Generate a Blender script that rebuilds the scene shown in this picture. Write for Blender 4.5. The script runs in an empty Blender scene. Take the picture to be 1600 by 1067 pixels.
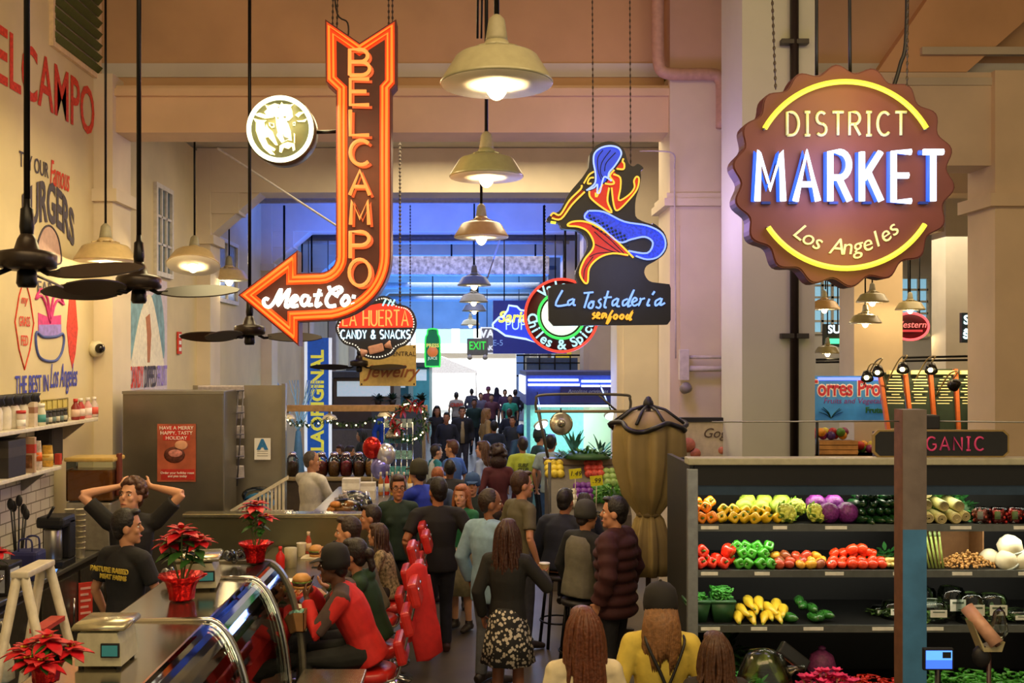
import bpy, bmesh, math, random
from mathutils import Vector, Matrix, Euler
random.seed(11)
C = bpy.context.scene.collection
SC = bpy.context.scene
PI = math.pi
R = math.radians
# ------------------------------------------------------------------ camera, world, exposure
FPX, HX, HY, CAMZ = 1600.0, 740.0, 560.0, 2.9       # focal length in px, vanishing point, eye height
cam_d = bpy.data.cameras.new('camera'); cam = bpy.data.objects.new('camera', cam_d); C.objects.link(cam)
cam.location = (0, 0, CAMZ); cam.rotation_euler = (PI/2, 0, 0)
cam_d.sensor_fit = 'HORIZONTAL'; cam_d.sensor_width = 36.0; cam_d.lens = 36.0*FPX/1600
cam_d.shift_x = (800-HX)/1600; cam_d.shift_y = (HY-533.5)/1600
cam_d.clip_end = 300; cam_d.clip_start = 0.05
SC.camera = cam
SC.view_settings.view_transform = 'Standard'; SC.view_settings.look = 'None'
SC.view_settings.exposure = 0.0; SC.view_settings.gamma = 1.0; SC.view_settings.use_curve_mapping = False
wd = bpy.data.worlds.new('world'); SC.world = wd; wd.use_nodes = True
wd.node_tree.nodes['Background'].inputs[0].default_value = (1.0, 0.83, 0.58, 1)
wd.node_tree.nodes['Background'].inputs[1].default_value = 0.50
def lamp(kind, name, loc, col, power, size=0.1, rot=None, size_y=None, spread=None, blend=None):
    d = bpy.data.lights.new(name, kind); d.color = col; d.energy = power
    if kind == 'AREA':
        d.size = size
        if size_y: d.shape = 'RECTANGLE'; d.size_y = size_y
        if spread: d.spread = spread
    else: d.shadow_soft_size = size
    if kind == 'SPOT': d.spot_size = spread or 2.0; d.spot_blend = 0.6
    o = bpy.data.objects.new(name, d); C.objects.link(o); o.location = loc
    if rot: o.rotation_euler = rot
    return o
WARM = (1.0, 0.70, 0.34); DAY = (0.86, 0.93, 1.0)
# large lights of the hall: warm house lights and added warm fills overhead, blue stage lights in the far bays, daylight at the street end
LIGHTS = [
 ('AREA','house_light_front',(-0.5,2.0,6.9),WARM,250,5.0,(R(20),0,0),3.0),
 ('AREA','house_light_produce',(3.6,3.5,6.6),WARM,110,2.5,(R(15),R(10),0),2.0),
 ('AREA','fill_light_aisle',(0.2,13.0,5.75),(1.0,0.80,0.48),170,3.0,None,2.5),  # unseen warm fill, added to lift the crowd
 ('AREA','blue_stage_light',(-0.8,18.5,4.7),(0.03,0.13,1.0),170,5.0,(PI,0,0),2.0),
 ('AREA','blue_stage_light',(-0.8,24.0,4.7),(0.02,0.15,1.0),330,5.0,(PI,0,0),4.0),
 ('AREA','blue_stage_light',(-0.8,34.0,4.7),(0.03,0.22,1.0),520,5.0,(PI,0,0),10.0),
 ('AREA','house_light_far',(0,22,5.2),(1.0,0.86,0.66),120,4.0,None,6.0),
 ('AREA','house_light_far',(0,34,5.2),(0.9,0.94,1.0),300,4.0,None,10.0),
 ('AREA','street_daylight',(-1,62,14),DAY,30000,14.0,(R(-8),0,0),10.0),
 ('AREA','side_hall_light',(7.5,14.0,5.2),(1.0,0.74,0.42),190,4.0,None,3.0),
 ('AREA','side_hall_light',(8,20,5.2),(1.0,0.85,0.62),190,5.0,None,4.0),
 ('AREA','deli_case_light',(-1.62,5.2,1.43),(1.0,0.88,0.60),70,0.35,None,3.2),
 ('AREA','fill_light_counter',(-1.9,8.7,5.1),(1.0,0.80,0.40),95,1.4,None,2.0),  # unseen fill, added to warm the lunch counter and half wall
 ('AREA','blue_stage_light',(-0.8,43.0,4.0),(0.03,0.22,1.0),420,4.0,(R(125),0,0),2.0),
]
for a in LIGHTS: lamp(*a)
# ------------------------------------------------------------------ helpers
def P(px, py, s): return Vector(((px-HX)/s, FPX/s, CAMZ-(py-HY)/s))     # a pixel at s px per metre -> a point
def srgb(h):
    if isinstance(h, str):
        h = h.lstrip('#'); h = [int(h[i:i+2], 16)/255 for i in (0, 2, 4)]
    return tuple((c/12.92 if c <= 0.04045 else ((c+0.055)/1.055)**2.4) for c in h)
MC = {}
def M(col, rough=0.6, metal=0.0, noise=0.12, scale=18.0, emit=None, power=0.0, alpha=1.0, trans=0.0, bump=0.0, spec=0.5, coat=0.0):
    key = (str(col), rough, metal, noise, scale, str(emit), power, alpha, trans, bump, spec, coat)
    if key in MC: return MC[key]
    m = bpy.data.materials.new('mat_%03d' % len(MC)); m.use_nodes = True; MC[key] = m
    nt = m.node_tree; b = nt.nodes['Principled BSDF']; L = nt.links
    c = srgb(col)
    b.inputs['Base Color'].default_value = (*c, 1); b.inputs['Roughness'].default_value = rough
    b.inputs['Metallic'].default_value = metal; b.inputs['Specular IOR Level'].default_value = spec
    if coat: b.inputs['Coat Weight'].default_value = coat
    if trans: b.inputs['Transmission Weight'].default_value = trans; b.inputs['IOR'].default_value = 1.45
    if alpha < 1: b.inputs['Alpha'].default_value = alpha
    if emit:
        b.inputs['Emission Color'].default_value = (*srgb(emit), 1) if isinstance(emit, str) else (*emit, 1)
        b.inputs['Emission Strength'].default_value = power
    if noise:
        tc = nt.nodes.new('ShaderNodeTexCoord'); nz = nt.nodes.new('ShaderNodeTexNoise'); nz.inputs['Scale'].default_value = scale
        nz.inputs['Detail'].default_value = 4
        L.new(tc.outputs['Object'], nz.inputs['Vector'])
        rp = nt.nodes.new('ShaderNodeValToRGB'); L.new(nz.outputs[0], rp.inputs[0])
        rp.color_ramp.elements[0].position = 0.3; rp.color_ramp.elements[1].position = 0.7
        rp.color_ramp.elements[0].color = (*[x*(1-noise) for x in c], 1); rp.color_ramp.elements[1].color = (*[min(1, x*(1+noise)) for x in c], 1)
        L.new(rp.outputs[0], b.inputs['Base Color'])
        if bump:
            bp = nt.nodes.new('ShaderNodeBump'); bp.inputs['Strength'].default_value = bump; bp.inputs['Distance'].default_value = 0.02
            L.new(nz.outputs[0], bp.inputs['Height']); L.new(bp.outputs[0], b.inputs['Normal'])
    return m
def glow(col, power, base='#0c0c0c'):      # something that gives off light
    return M(base, 0.5, noise=0, emit=col, power=power)
def catmull(pts, n=5, closed=False):
    pts = [Vector(p) for p in pts]; out = []; N = len(pts)
    if N < 3: return pts
    for i in range(N if closed else N-1):
        if closed: a, b, c, d = (pts[(i+k) % N] for k in (-1, 0, 1, 2))
        else: a, b, c, d = pts[max(i-1, 0)], pts[i], pts[i+1], pts[min(i+2, N-1)]
        for k in range(n):
            t = k/n
            out.append(0.5*((2*b)+(c-a)*t+(2*a-5*b+4*c-d)*t*t+(3*b-a-3*c+d)*t**3))
    if not closed: out.append(pts[-1])
    return out
class MB:
    def __init__(s): s.v = []; s.f = []; s.mi = []; s.m = 0; s.mats = []; s.sm = []
    def mat(s, m):
        if m not in s.mats: s.mats.append(m)
        s.m = s.mats.index(m); return s
    def add(s, vs, fs, smooth=False):
        o = len(s.v); s.v.extend([tuple(v) for v in vs])
        for f in fs: s.f.append([i+o for i in f]); s.mi.append(s.m); s.sm.append(smooth)
        return s
    def box(s, c, d, rot=None, bev=0.0):
        x, y, z = d[0]/2, d[1]/2, d[2]/2
        if bev:
            b = min(bev, x*.9, y*.9, z*.9); bm = bmesh.new(); bmesh.ops.create_cube(bm, size=1)
            for v in bm.verts: v.co = Vector((v.co.x*d[0], v.co.y*d[1], v.co.z*d[2]))
            bmesh.ops.bevel(bm, geom=bm.edges[:], offset=b, segments=2, affect='EDGES', profile=0.6)
            bm.verts.ensure_lookup_table(); bm.verts.index_update()
            vs = [v.co.copy() for v in bm.verts]; fs = [[v.index for v in f.verts] for f in bm.faces]; bm.free()
        else:
            vs = [Vector((i, j, k)) for i in (-x, x) for j in (-y, y) for k in (-z, z)]
            fs = [[0, 1, 3, 2], [4, 6, 7, 5], [0, 4, 5, 1], [2, 3, 7, 6], [0, 2, 6, 4], [1, 5, 7, 3]]
        if rot is not None:
            m = rot if isinstance(rot, Matrix) else Euler(rot).to_matrix()
            vs = [m @ v for v in vs]
        c = Vector(c); return s.add([v+c for v in vs], fs)
    def span(s, a, b, bev=0.0):     # box from corner to corner
        return s.box([(a[i]+b[i])/2 for i in range(3)], [abs(b[i]-a[i]) for i in range(3)], bev=bev)
    def loft(s, pts, rx, ry=None, n=14, side=None, caps=True, smooth=True, closed=False):
        pts = [Vector(p) for p in pts]; N = len(pts)
        if not hasattr(rx, '__len__'): rx = [rx]*N
        if ry is None: ry = rx
        if not hasattr(ry, '__len__'): ry = [ry]*N
        vs = []; fs = []; pu = None
        for i, p in enumerate(pts):
            if closed: t = pts[(i+1) % N]-pts[i-1]
            else: t = pts[min(i+1, N-1)]-pts[max(i-1, 0)]
            if t.length < 1e-9: t = Vector((0, 0, 1))
            t.normalize()
            u = Vector(side) if side is not None else (pu if pu is not None else (Vector((1, 0, 0)) if abs(t.x) < .8 else Vector((0, 1, 0))))
            u = u-t*u.dot(t)
            if u.length < 1e-6: u = t.orthogonal()
            u.normalize(); w = t.cross(u); pu = u
            for k in range(n):
                a = 2*PI*k/n; vs.append(p+u*math.cos(a)*rx[i]+w*math.sin(a)*ry[i])
        for i in range(N if closed else N-1):
            j = (i+1) % N
            for k in range(n): fs.append([i*n+k, i*n+(k+1) % n, j*n+(k+1) % n, j*n+k])
        if caps and not closed: fs.append(list(range(n))[::-1]); fs.append([(N-1)*n+k for k in range(n)])
        return s.add(vs, fs, smooth)
    def tube(s, pts, r, n=8, closed=False): return s.loft(pts, r, n=n, closed=closed)
    def lathe(s, prof, c=(0, 0, 0), n=24, rot=None, smooth=True, wob=None):     # prof: (r, z) pairs
        vs = []; fs = []; c = Vector(c)
        m = None if rot is None else (rot if isinstance(rot, Matrix) else Euler(rot).to_matrix())
        for (r, z) in prof:
            for k in range(n):
                a = 2*PI*k/n; q = r*(wob(a, z) if wob else 1); v = Vector((q*math.cos(a), q*math.sin(a), z))
                vs.append((m @ v if m else v)+c)
        for i in range(len(prof)-1):
            for k in range(n): fs.append([i*n+k, i*n+(k+1) % n, (i+1)*n+(k+1) % n, (i+1)*n+k])
        if prof[0][0] > 1e-4: fs.append(list(range(n))[::-1])
        if prof[-1][0] > 1e-4: fs.append([(len(prof)-1)*n+k for k in range(n)])
        return s.add(vs, fs, smooth)
    def ball(s, c, r, n=12, m=8, rot=None):
        if not hasattr(r, '__len__'): r = (r, r, r)
        c = Vector(c); mm = None if rot is None else (rot if isinstance(rot, Matrix) else Euler(rot).to_matrix())
        vs = []; fs = []
        for i in range(m+1):
            ph = PI*i/m
            for k in range(n):
                a = 2*PI*k/n; v = Vector((r[0]*math.sin(ph)*math.cos(a), r[1]*math.sin(ph)*math.sin(a), -r[2]*math.cos(ph)))
                vs.append((mm @ v if mm else v)+c)
        for i in range(m):
            for k in range(n): fs.append([i*n+k, i*n+(k+1) % n, (i+1)*n+(k+1) % n, (i+1)*n+k])
        return s.add(vs, fs, True)
    def prism(s, poly, y0, y1, plane='xz'):      # polygon of (a, b) extruded along the third axis
        n = len(poly)
        mk = {'xz': lambda a, b, t: (a, t, b), 'yz': lambda a, b, t: (t, a, b), 'xy': lambda a, b, t: (a, b, t)}[plane]
        vs = [mk(a, b, y0) for a, b in poly]+[mk(a, b, y1) for a, b in poly]
        fs = [list(range(n)), [n+k for k in range(n)][::-1]]+[[k, k+n, (k+1) % n+n, (k+1) % n] for k in range(n)]
        return s.add(vs, fs)
    def quad(s, a, b, c, d): return s.add([a, b, c, d], [[0, 1, 2, 3]])
    def mesh(s, name='m'):
        me = bpy.data.meshes.new(name); me.from_pydata(s.v, [], s.f)
        for m in s.mats: me.materials.append(m)
        if s.mats: me.polygons.foreach_set('material_index', s.mi)
        me.polygons.foreach_set('use_smooth', s.sm)
        bm = bmesh.new(); bm.from_mesh(me); bmesh.ops.remove_doubles(bm, verts=bm.verts, dist=1e-5)
        bmesh.ops.recalc_face_normals(bm, faces=bm.faces); bm.to_mesh(me); bm.free()
        return me
    def build(s, name, mat=None, parent=None, loc=(0, 0, 0), rot=None):
        if mat is not None: s.mats = [mat]; s.mi = [0]*len(s.f)
        o = bpy.data.objects.new(name, s.mesh(name)); C.objects.link(o); o.location = loc
        if rot: o.rotation_euler = rot
        if parent: o.parent = parent
        return o
def tag(o, label=None, cat=None, group=None, kind=None):
    if label: o['label'] = label
    if cat: o['category'] = cat
    if group: o['group'] = group
    if kind: o['kind'] = kind
    return o
def thing(name, label, cat, loc=(0, 0, 0), rz=0.0, group=None):
    o = bpy.data.objects.new(name, None); C.objects.link(o); o.empty_display_size = 0.1
    o.location = loc; o.rotation_euler = (0, 0, rz); return tag(o, label, cat, group)
def struct(name, mb, mat=None):
    o = mb.build(name, mat); o['kind'] = 'structure'; return o
def dup(o, loc=None, rz=None, label=None, parent=None, scale=None, rot=None):      # a copy of a thing with copies of its parts and sub-parts
    c = o.copy(); C.objects.link(c)
    if parent: c.parent = parent
    if loc is not None: c.location = loc
    if rz is not None: c.rotation_euler = (0, 0, rz)
    if rot is not None: c.rotation_euler = rot
    if scale is not None: c.scale = scale if hasattr(scale, '__len__') else (scale,)*3
    if label: c['label'] = label
    for ch in [k for k in o.children]: dup(ch, parent=c)
    return c
def text(body, size, mat, parent=None, loc=(0, 0, 0), rot=(PI/2, 0, 0), name='lettering', ext=0.004, bold=0.0, shear=0.0, align='CENTER', sx=1.0, spacing=1.0, curve=None):
    cu = bpy.data.curves.new('t', 'FONT'); cu.body = body; cu.size = size; cu.extrude = ext; cu.offset = bold; cu.shear = shear
    cu.align_x = align; cu.align_y = 'CENTER'; cu.resolution_u = 3; cu.space_character = spacing
    o = bpy.data.objects.new('t', cu); C.objects.link(o)
    bpy.context.view_layer.update()
    me = bpy.data.meshes.new_from_object(o.evaluated_get(bpy.context.evaluated_depsgraph_get()))
    bpy.data.objects.remove(o)
    if sx != 1.0 or curve:
        for v in me.vertices:
            v.co.x *= sx
            if curve: v.co = curve(v.co)
    me.materials.clear(); me.materials.append(mat)
    r = bpy.data.objects.new(name, me); C.objects.link(r); r.location = loc; r.rotation_euler = rot
    if parent: r.parent = parent
    return r
# stroke letters for neon: unit height, each a list of polylines
def arc(cx, cy, rx, ry, a0, a1, n=10): return [(cx+rx*math.cos(R(a0+(a1-a0)*i/n)), cy+ry*math.sin(R(a0+(a1-a0)*i/n))) for i in range(n+1)]
SF = {
 'A': (.7, [[(0, 0), (.35, 1), (.7, 0)], [(.12, .34), (.58, .34)]]),
 'B': (.6, [[(0, 0), (0, 1), (.32, 1)]+arc(.32, .76, .22, .24, 90, -90)+[(0, .52)], [(.32, .52)]+arc(.34, .26, .26, .26, 90, -90)+[(0, 0)]]),
 'C': (.66, [arc(.38, .5, .38, .5, 48, 312, 16)]),
 'D': (.64, [[(0, 0), (0, 1), (.2, 1)]+arc(.22, .5, .42, .5, 90, -90, 14)+[(0, 0)]]),
 'E': (.54, [[(.54, 1), (0, 1), (0, 0), (.54, 0)], [(0, .52), (.46, .52)]]),
 'F': (.52, [[(.52, 1), (0, 1), (0, 0)], [(0, .52), (.44, .52)]]),
 'G': (.68, [arc(.38, .5, .38, .5, 48, 330, 16)+[(.7, .45), (.45, .45)]]),
 'H': (.62, [[(0, 0), (0, 1)], [(.62, 0), (.62, 1)], [(0, .5), (.62, .5)]]),
 'I': (.3, [[(.15, 0), (.15, 1)], [(0, 1), (.3, 1)], [(0, 0), (.3, 0)]]),
 'K': (.6, [[(0, 0), (0, 1)], [(.58, 1), (.05, .45)], [(.2, .58), (.6, 0)]]),
 'L': (.52, [[(0, 1), (0, 0), (.52, 0)]]),
 'M': (.8, [[(0, 0), (.06, 1), (.4, .25), (.74, 1), (.8, 0)]]),
 'N': (.62, [[(0, 0), (0, 1), (.62, 0), (.62, 1)]]),
 'O': (.76, [arc(.38, .5, .38, .5, 90, 450, 20)]),
 'P': (.58, [[(0, 0), (0, 1), (.3, 1)]+arc(.3, .74, .28, .26, 90, -90)+[(0, .48)]]),
 'R': (.6, [[(0, 0), (0, 1), (.3, 1)]+arc(.3, .74, .28, .26, 90, -90)+[(0, .48)], [(.26, .48), (.6, 0)]]),
 'S': (.58, [arc(.29, .75, .26, .25, 40, 270, 10)+arc(.29, .25, .28, .25, 90, -140, 10)]),
 'T': (.62, [[(0, 1), (.62, 1)], [(.31, 1), (.31, 0)]]),
 'U': (.62, [[(0, 1), (0, .3)]+arc(.31, .31, .31, .31, 180, 360, 10)+[(.62, 1)]]),
 'V': (.66, [[(0, 1), (.33, 0), (.66, 1)]]),
 'X': (.62, [[(0, 0), (.62, 1)], [(0, 1), (.62, 0)]]),
 'Y': (.62, [[(0, 1), (.31, .5), (.62, 1)], [(.31, .5), (.31, 0)]]),
 '&': (.7, [[(.68, 0), (.18, .72)]+arc(.33, .8, .17, .2, 200, -20, 8)+[(.12, .42)]+arc(.27, .22, .26, .22, 140, 330, 8)+[(.66, .45)]]),
 ' ': (.3, []),
}
def strokes(s, h, sp=.22, sx=1.0):       # a word as polylines of (x, z), left at 0, and its width
    x = 0; out = []
    for ch in s:
        w, ls = SF[ch]
        for l in ls: out.append([((x+a*sx)*h, b*h) for a, b in l])
        x += w*sx+sp*sx
    return out, (x-sp*sx)*h
def neon_word(s, h, r, mat, parent, x, z, y=0, sp=.22, sx=1.0, name='neon_lettering', mb=None, center=True):
    ls, w = strokes(s, h, sp, sx); b = mb or MB()
    ox = x-w/2 if center else x
    for l in ls: b.tube([(ox+a, y, z+c) for a, c in l], r, 6)
    return b if mb else b.build(name, mat, parent)
# house materials
BLACK = M('#17171a', .5); BLACKM = M('#141416', .35, .6); STEEL = M('#9a9890', .34, .9, .08, 6); CHROME = M('#c8c8c8', .12, 1.0, 0)
WHITE = M('#e8e4da', .5); CREAM = M('#d9cdb4', .65); PAPER = M('#f2efe6', .7, noise=.03); WOODB = M('#7a4e2a', .55, noise=.3)
def flower(name='x'): pass
# ------------------------------------------------------------------ the hall
def plaster(col, dirt=0.10):
    m = M(col, .75, 0, dirt, 1.3, bump=.12); return m
WALLM = plaster('#d6c79c'); PILM = plaster('#dccfb6'); COLM = plaster('#c4c6b2', .07)
def floor_mat():
    m = M('#544b40', .38, 0, .25, 2.2); return m
struct('floor', MB().span((-14, -3, -.1), (16, 90, 0)), floor_mat())
# left wall with its far bays
b = MB().span((-4.25, -1.5, 0), (-4.0, 48, 5.9)); b.span((-4.25, -1.5, 5.9), (-4.0, 11, 7.4)); struct('wall_left', b, WALLM)
struct('ceiling', MB().span((-4.25, 11.1, 5.95), (16, 50, 6.1)), plaster('#cdc9bd'))
struct('ceiling_front', MB().span((-4.25, 1.5, 7.4), (16, 11.5, 7.6)), plaster('#c8b596'))
# high wall over the first cross beam
struct('wall_upper', MB().span((-4.25, 11.12, 5.78), (16, 11.3, 7.4)), plaster('#c9a47a'))
T = 1
def trim(mb, mat=PILM):
    global T
    o = struct('trim_%d' % T, mb, mat); T += 1; return o
BAYS = [11, 15, 19.5, 24, 28.5, 33, 37.5, 42]
for i, y in enumerate(BAYS):
    b = MB().span((-4.0, y-.12 if i == 0 else y-.2, 5.3), (2.07, y+.35, 5.94 if i else 5.8))
    b.span((-4.0, y-.17, 5.68), (2.07, y-.1, 5.76))
    trim(b, plaster('#d9bd98') if i == 0 else PILM)
    b = MB().span((-4.0, y-.22, 0), (-3.80, y+.35, 5.9)); b.span((-4.0, y-.28, 4.55), (-3.74, y+.4, 4.68)); trim(b)       # left pilaster
    if i:
        b = MB().span((-3.8, y-.18, 5.0), (-3.4, y+.3, 5.3)); b.prism([(-3.8, 5.3), (-3.1, 5.3), (-3.8, 4.7)], y-.15, y+.28); trim(b)
    # right pier with capital
    b = MB().span((2.07, y-.2, 0), (2.76, y+.45, 5.94)); b.span((2.0, y-.28, 4.5), (2.83, y+.52, 4.58)); b.span((2.03, y-.25, 4.58), (2.8, y+.5, 4.64))
    b.span((2.17, y-.24, 1.9), (2.66, y-.19, 4.3)); trim(b)
    if i == 0: trim(MB().span((2.07, y-.2, 5.9), (2.76, y+.4, 7.4)), plaster('#c9a88c'))
    if i < 3:   # side hall beams and their next pier
        b = MB().span((2.76, y-.12, 5.3 if i else 4.95), (16, y+.35, 5.94)); trim(b, plaster('#d2bd9c'))
        b = MB().span((5.5, y-.2, 0), (6.2, y+.4, 5.94)); b.span((5.42, y-.27, 4.5), (6.28, y+.47, 4.64)); trim(b, plaster('#d8c09a'))
        b = MB().span((8.9, y-.2, 0), (9.6, y+.4, 5.94)); trim(b)
# diagonal haunch on the high wall at the right and its recessed panels
b = MB().prism([(4.3, 5.95), (5.3, 7.4), (6.9, 7.4), (5.25, 5.95)], 10.9, 11.12); trim(b, plaster('#d6a878'))
b = MB(); b.span((4.45, 10.86, 5.80), (9, 10.95, 5.88)); b.span((4.75, 10.84, 6.12), (9, 10.92, 6.2)); trim(b, plaster('#c4b79c'))
# column in front with its left reveal, full height
b = MB().span((2.36, 9.0, 0), (3.0, 9.75, 7.4)); trim(b, COLM)
def pipe(name, label, pts, r, m, cat='pipe', n=10):
    o = MB().tube(pts, r, n).build(name, m); return tag(o, label, cat)
# far left wall windows, mural panel
def window(n, px0, px1, y0, y1, cols=2, rows=4, blue='#5d7280'):
    b = MB(); x = -3.985
    z0, z1 = y0, y1
    b.mat(M('#d9d4c6', .5)); b.span((-4.02, px0-.06, z0-.06), (x+.03, px1+.06, z0)); b.span((-4.02, px0-.06, z1), (x+.03, px1+.06, z1+.06))
    b.span((-4.02, px0-.06, z0), (x+.03, px0, z1)); b.span((-4.02, px1, z0), (x+.03, px1+.06, z1))
    for i in range(1, cols): t = px0+(px1-px0)*i/cols; b.span((-4.0, t-.02, z0), (x+.02, t+.02, z1))
    for i in range(1, rows): t = z0+(z1-z0)*i/rows; b.span((-4.0, px0, t-.015), (x+.02, px1, t+.015))
    o = struct('window_%d' % n, b)
    p = MB().span((-4.0, px0, z0), (-3.99, px1, z1)).build('window_pane', M(blue, .12, noise=.2), o); return o
window(1, 12.85, 13.45, 4.0, 5.05, 3, 3)
window(2, 15.9, 17.2, 3.85, 4.75, 2, 2, '#8b8f86')
# louvre high on the left wall
b = MB(); b.mat(M('#e0c8a0', .5)); b.span((-4.0, 9.65, 5.9), (-3.96, 9.7, 7.38)); b.span((-4.0, 10.85, 5.9), (-3.96, 10.9, 7.38)); b.span((-4.0, 9.65, 5.85), (-3.96, 10.9, 5.9))
b.mat(M('#4d5a26', .5))
for k in range(11): b.box((-3.97, 10.27, 5.96+k*.12), (.05, 1.16, .075), (0, R(40), 0))
tag(b.build('wall_louvre'), 'green slatted vent louvre high on the left wall above the red painted letters', 'vent')
# the far end: wall with a wide opening on a sunlit street
b = MB(); b.span((-4.25, 48, 4.3), (16, 48.4, 6)); b.span((2.0, 48, 0), (16, 48.4, 4.3)); b.span((-14, 48, 0), (-4.0, 48.4, 6)); struct('wall_back', b, plaster('#cfc6b4'))
struct('wall_right', MB().span((13, -1.5, 0), (13.2, 48, 7.4)), WALLM)
struct('wall_side_back', MB().span((2.76, 24.2, 0), (13, 24.4, 5.95)), plaster('#b8b2a8'))
# ------------------------------------------------------------------ hanging signs; each traced on its own plane at its own depth and size
class Plane:
    def __init__(s, cx, cy, sc): s.cx, s.cy, s.s = cx, cy, sc; s.o = P(cx, cy, sc)
    def xz(s, p): return ((p[0]-s.cx)/s.s, (s.cy-p[1])/s.s)
    def poly(s, pts): return [s.xz(p) for p in pts]
    def line(s, pts, y=0.0): return [(s.xz(p)[0], y, s.xz(p)[1]) for p in pts]
def zz(x0, y0, k): return lambda pts: [(x0+a/k, y0+b/k) for a, b in pts]      # crop pixels -> photo pixels
def sm2(pts, n=5, closed=False): return [(v[0], v[1]) for v in catmull([(a, b, 0) for a, b in pts], n, closed)]
def inset(poly, d):      # move a clockwise-or-not outline inward by d
    n = len(poly); ar = sum(poly[i][0]*poly[(i+1) % n][1]-poly[(i+1) % n][0]*poly[i][1] for i in range(n)); sg = 1 if ar > 0 else -1
    out = []
    for i in range(n):
        a, b, c = Vector(poly[i-1]), Vector(poly[i]), Vector(poly[(i+1) % n])
        e1, e2 = (b-a).normalized(), (c-b).normalized()
        n1, n2 = Vector((-e1.y, e1.x))*sg, Vector((-e2.y, e2.x))*sg
        m = n1+n2
        m = m/max(m.dot(n1), .35) if m.length > 1e-6 else n1
        out.append(tuple(b+m*d))
    return out
def chain(name, label, a, b, r=.006, cat='chain', links=True):
    mb = MB(); a, b = Vector(a), Vector(b); n = max(2, int((b-a).length/.05))
    mb.tube([a, b], r*.6, 6)
    if links:
        for i in range(n): mb.ball(a+(b-a)*(i+.5)/n, (r*1.5, r*1.5, .018), 6, 4)
    return tag(mb.build(name, M('#4a4038', .5, .5)), label, cat)
NEON_O = glow((1.0, .22, .02), 1.5); NEON_R = glow((1, .06, .03), 1.3); NEON_Y = glow((1.0, .88, .06), 1.35); NEON_W = glow((1, .93, .72), 3.5)
NEON_B = glow((.30, .42, 1.0), 3.6); NEON_LB = glow((.45, .62, 1), 2.6); NEON_G = glow((.06, 1, .14), 1.0); NEON_C = glow((.45, .9, 1), 1.4)
# --- arrow sign
pl = Plane(560, 300, 180)
t = thing('arrow_sign', 'tall red arrow sign with orange neon border bending left, hung from the ceiling', 'sign', pl.o)
OUT = [(508, 30), (562, 67), (619, 30), (619, 132), (611, 141), (611, 400)]+[(x, y) for x, y in arc(500, 400, 111, 102, 0, 80, 12)][1:]+[(467, 503), (467, 541), (372, 461), (465, 391), (465, 427), (500, 426)]+arc(500, 401, 25, 25, 90, 0, 6)[1:]+[(525, 143), (509, 128)]
OUT = [(x, y) for x, y in OUT]
box = MB().prism(pl.poly(OUT), 0, .20).build('cabinet', M('#5c1712', .5), t)
inn = inset(pl.poly(OUT), .10)
MB().prism(inn, -.012, .01).build('face_panel', M('#43170f', .5), t)
# neon glow painted as an orange band between outline and inner panel
po = inset(pl.poly(OUT), .012); pi = inset(pl.poly(OUT), .098); n = len(po); bb = MB()
for i in range(n): j = (i+1) % n; bb.quad((po[i][0], -.008, po[i][1]), (po[j][0], -.008, po[j][1]), (pi[j][0], -.008, pi[j][1]), (pi[i][0], -.008, pi[i][1]))
bb.build('neon_glow_band', M('#ff5a1c', .5, noise=.05), t)
bb = MB()
for d in (.036, .072):
    pp = inset(pl.poly(OUT), d); bb.tube([(a, -.035, c) for a, c in pp], .0125 if d < .05 else .010, 6, True)
bb.build('border_neon_tube', NEON_O, t)
LET = [('B', 100, 36), ('E', 151, 34), ('L', 194, 34), ('C', 241, 34), ('A', 305, 36), ('M', 331, 33), ('P', 383, 34), ('O', 428, 38)]
LY = [(80, 120), (126, 166), (174, 213), (221, 259), (268, 306), (315, 352), (363, 404), (406, 447)]
NEON_DO = glow((1.0, .14, .03), .9); NEON_L = glow((1.0, .27, .05), 1.7)
for (ch, _, w), (y0, y1) in zip(LET, LY):
    h = (y1-y0)/180; ls, ww = strokes(ch, h); k = (w*.86/180)/ww
    cx, cz = pl.xz((563, y1))
    for q, (dx, dz, mt, r, yy) in enumerate([(0, 0, NEON_L, .0165, -.05), (.024, -.018, NEON_DO, .013, -.03)]):
        b = MB()
        for l in ls: b.tube([(cx+dx+(a-ww/2)*k, yy, cz+dz+c) for a, c in l], r, 6)
        b.build('neon_letter', mt, t)
zf = zz(380, 440, 8)
MEAT = [[(330, 230), (300, 215), (270, 245), (285, 300), (340, 320), (400, 260), (450, 160), (488, 100), (470, 200), (445, 300), (520, 190), (590, 100), (560, 220), (545, 310), (580, 320)],
        [(580, 310), (640, 260), (690, 215), (660, 180), (610, 240), (625, 310), (700, 300)], [(830, 190), (770, 180), (735, 250), (770, 305), (825, 250), (840, 190), (820, 290), (880, 290)],
        [(970, 100), (930, 250), (930, 310), (990, 270)], [(890, 175), (1000, 165)],
        [(1080, 60), (1100, 110), (1160, 160), (1240, 120), (1210, 75), (1120, 120), (1050, 230), (1080, 310), (1170, 300)], [(1210, 120), (1170, 200)],
        [(1280, 190), (1240, 250), (1270, 300), (1330, 250), (1310, 185), (1270, 190)], [(1395, 170), (1385, 215)], [(1375, 270), (1378, 278)]]
b = MB()
for l in MEAT: b.tube([(x, -.05, z) for x, _, z in pl.line(sm2(zf(l), 4))], .0165, 6)
b.build('script_neon_tube', NEON_W, t)
b = MB()
for a, c in ((519, 452), (382, 452)): pass
lamp('POINT', 'arrow_neon_light', pl.o+Vector((0, -.6, .2)), (1, .30, .06), 14, .25); lamp('POINT', 'arrow_neon_light', pl.o+Vector((-.45, -.6, -.9)), (1, .36, .1), 10, .25)
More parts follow.
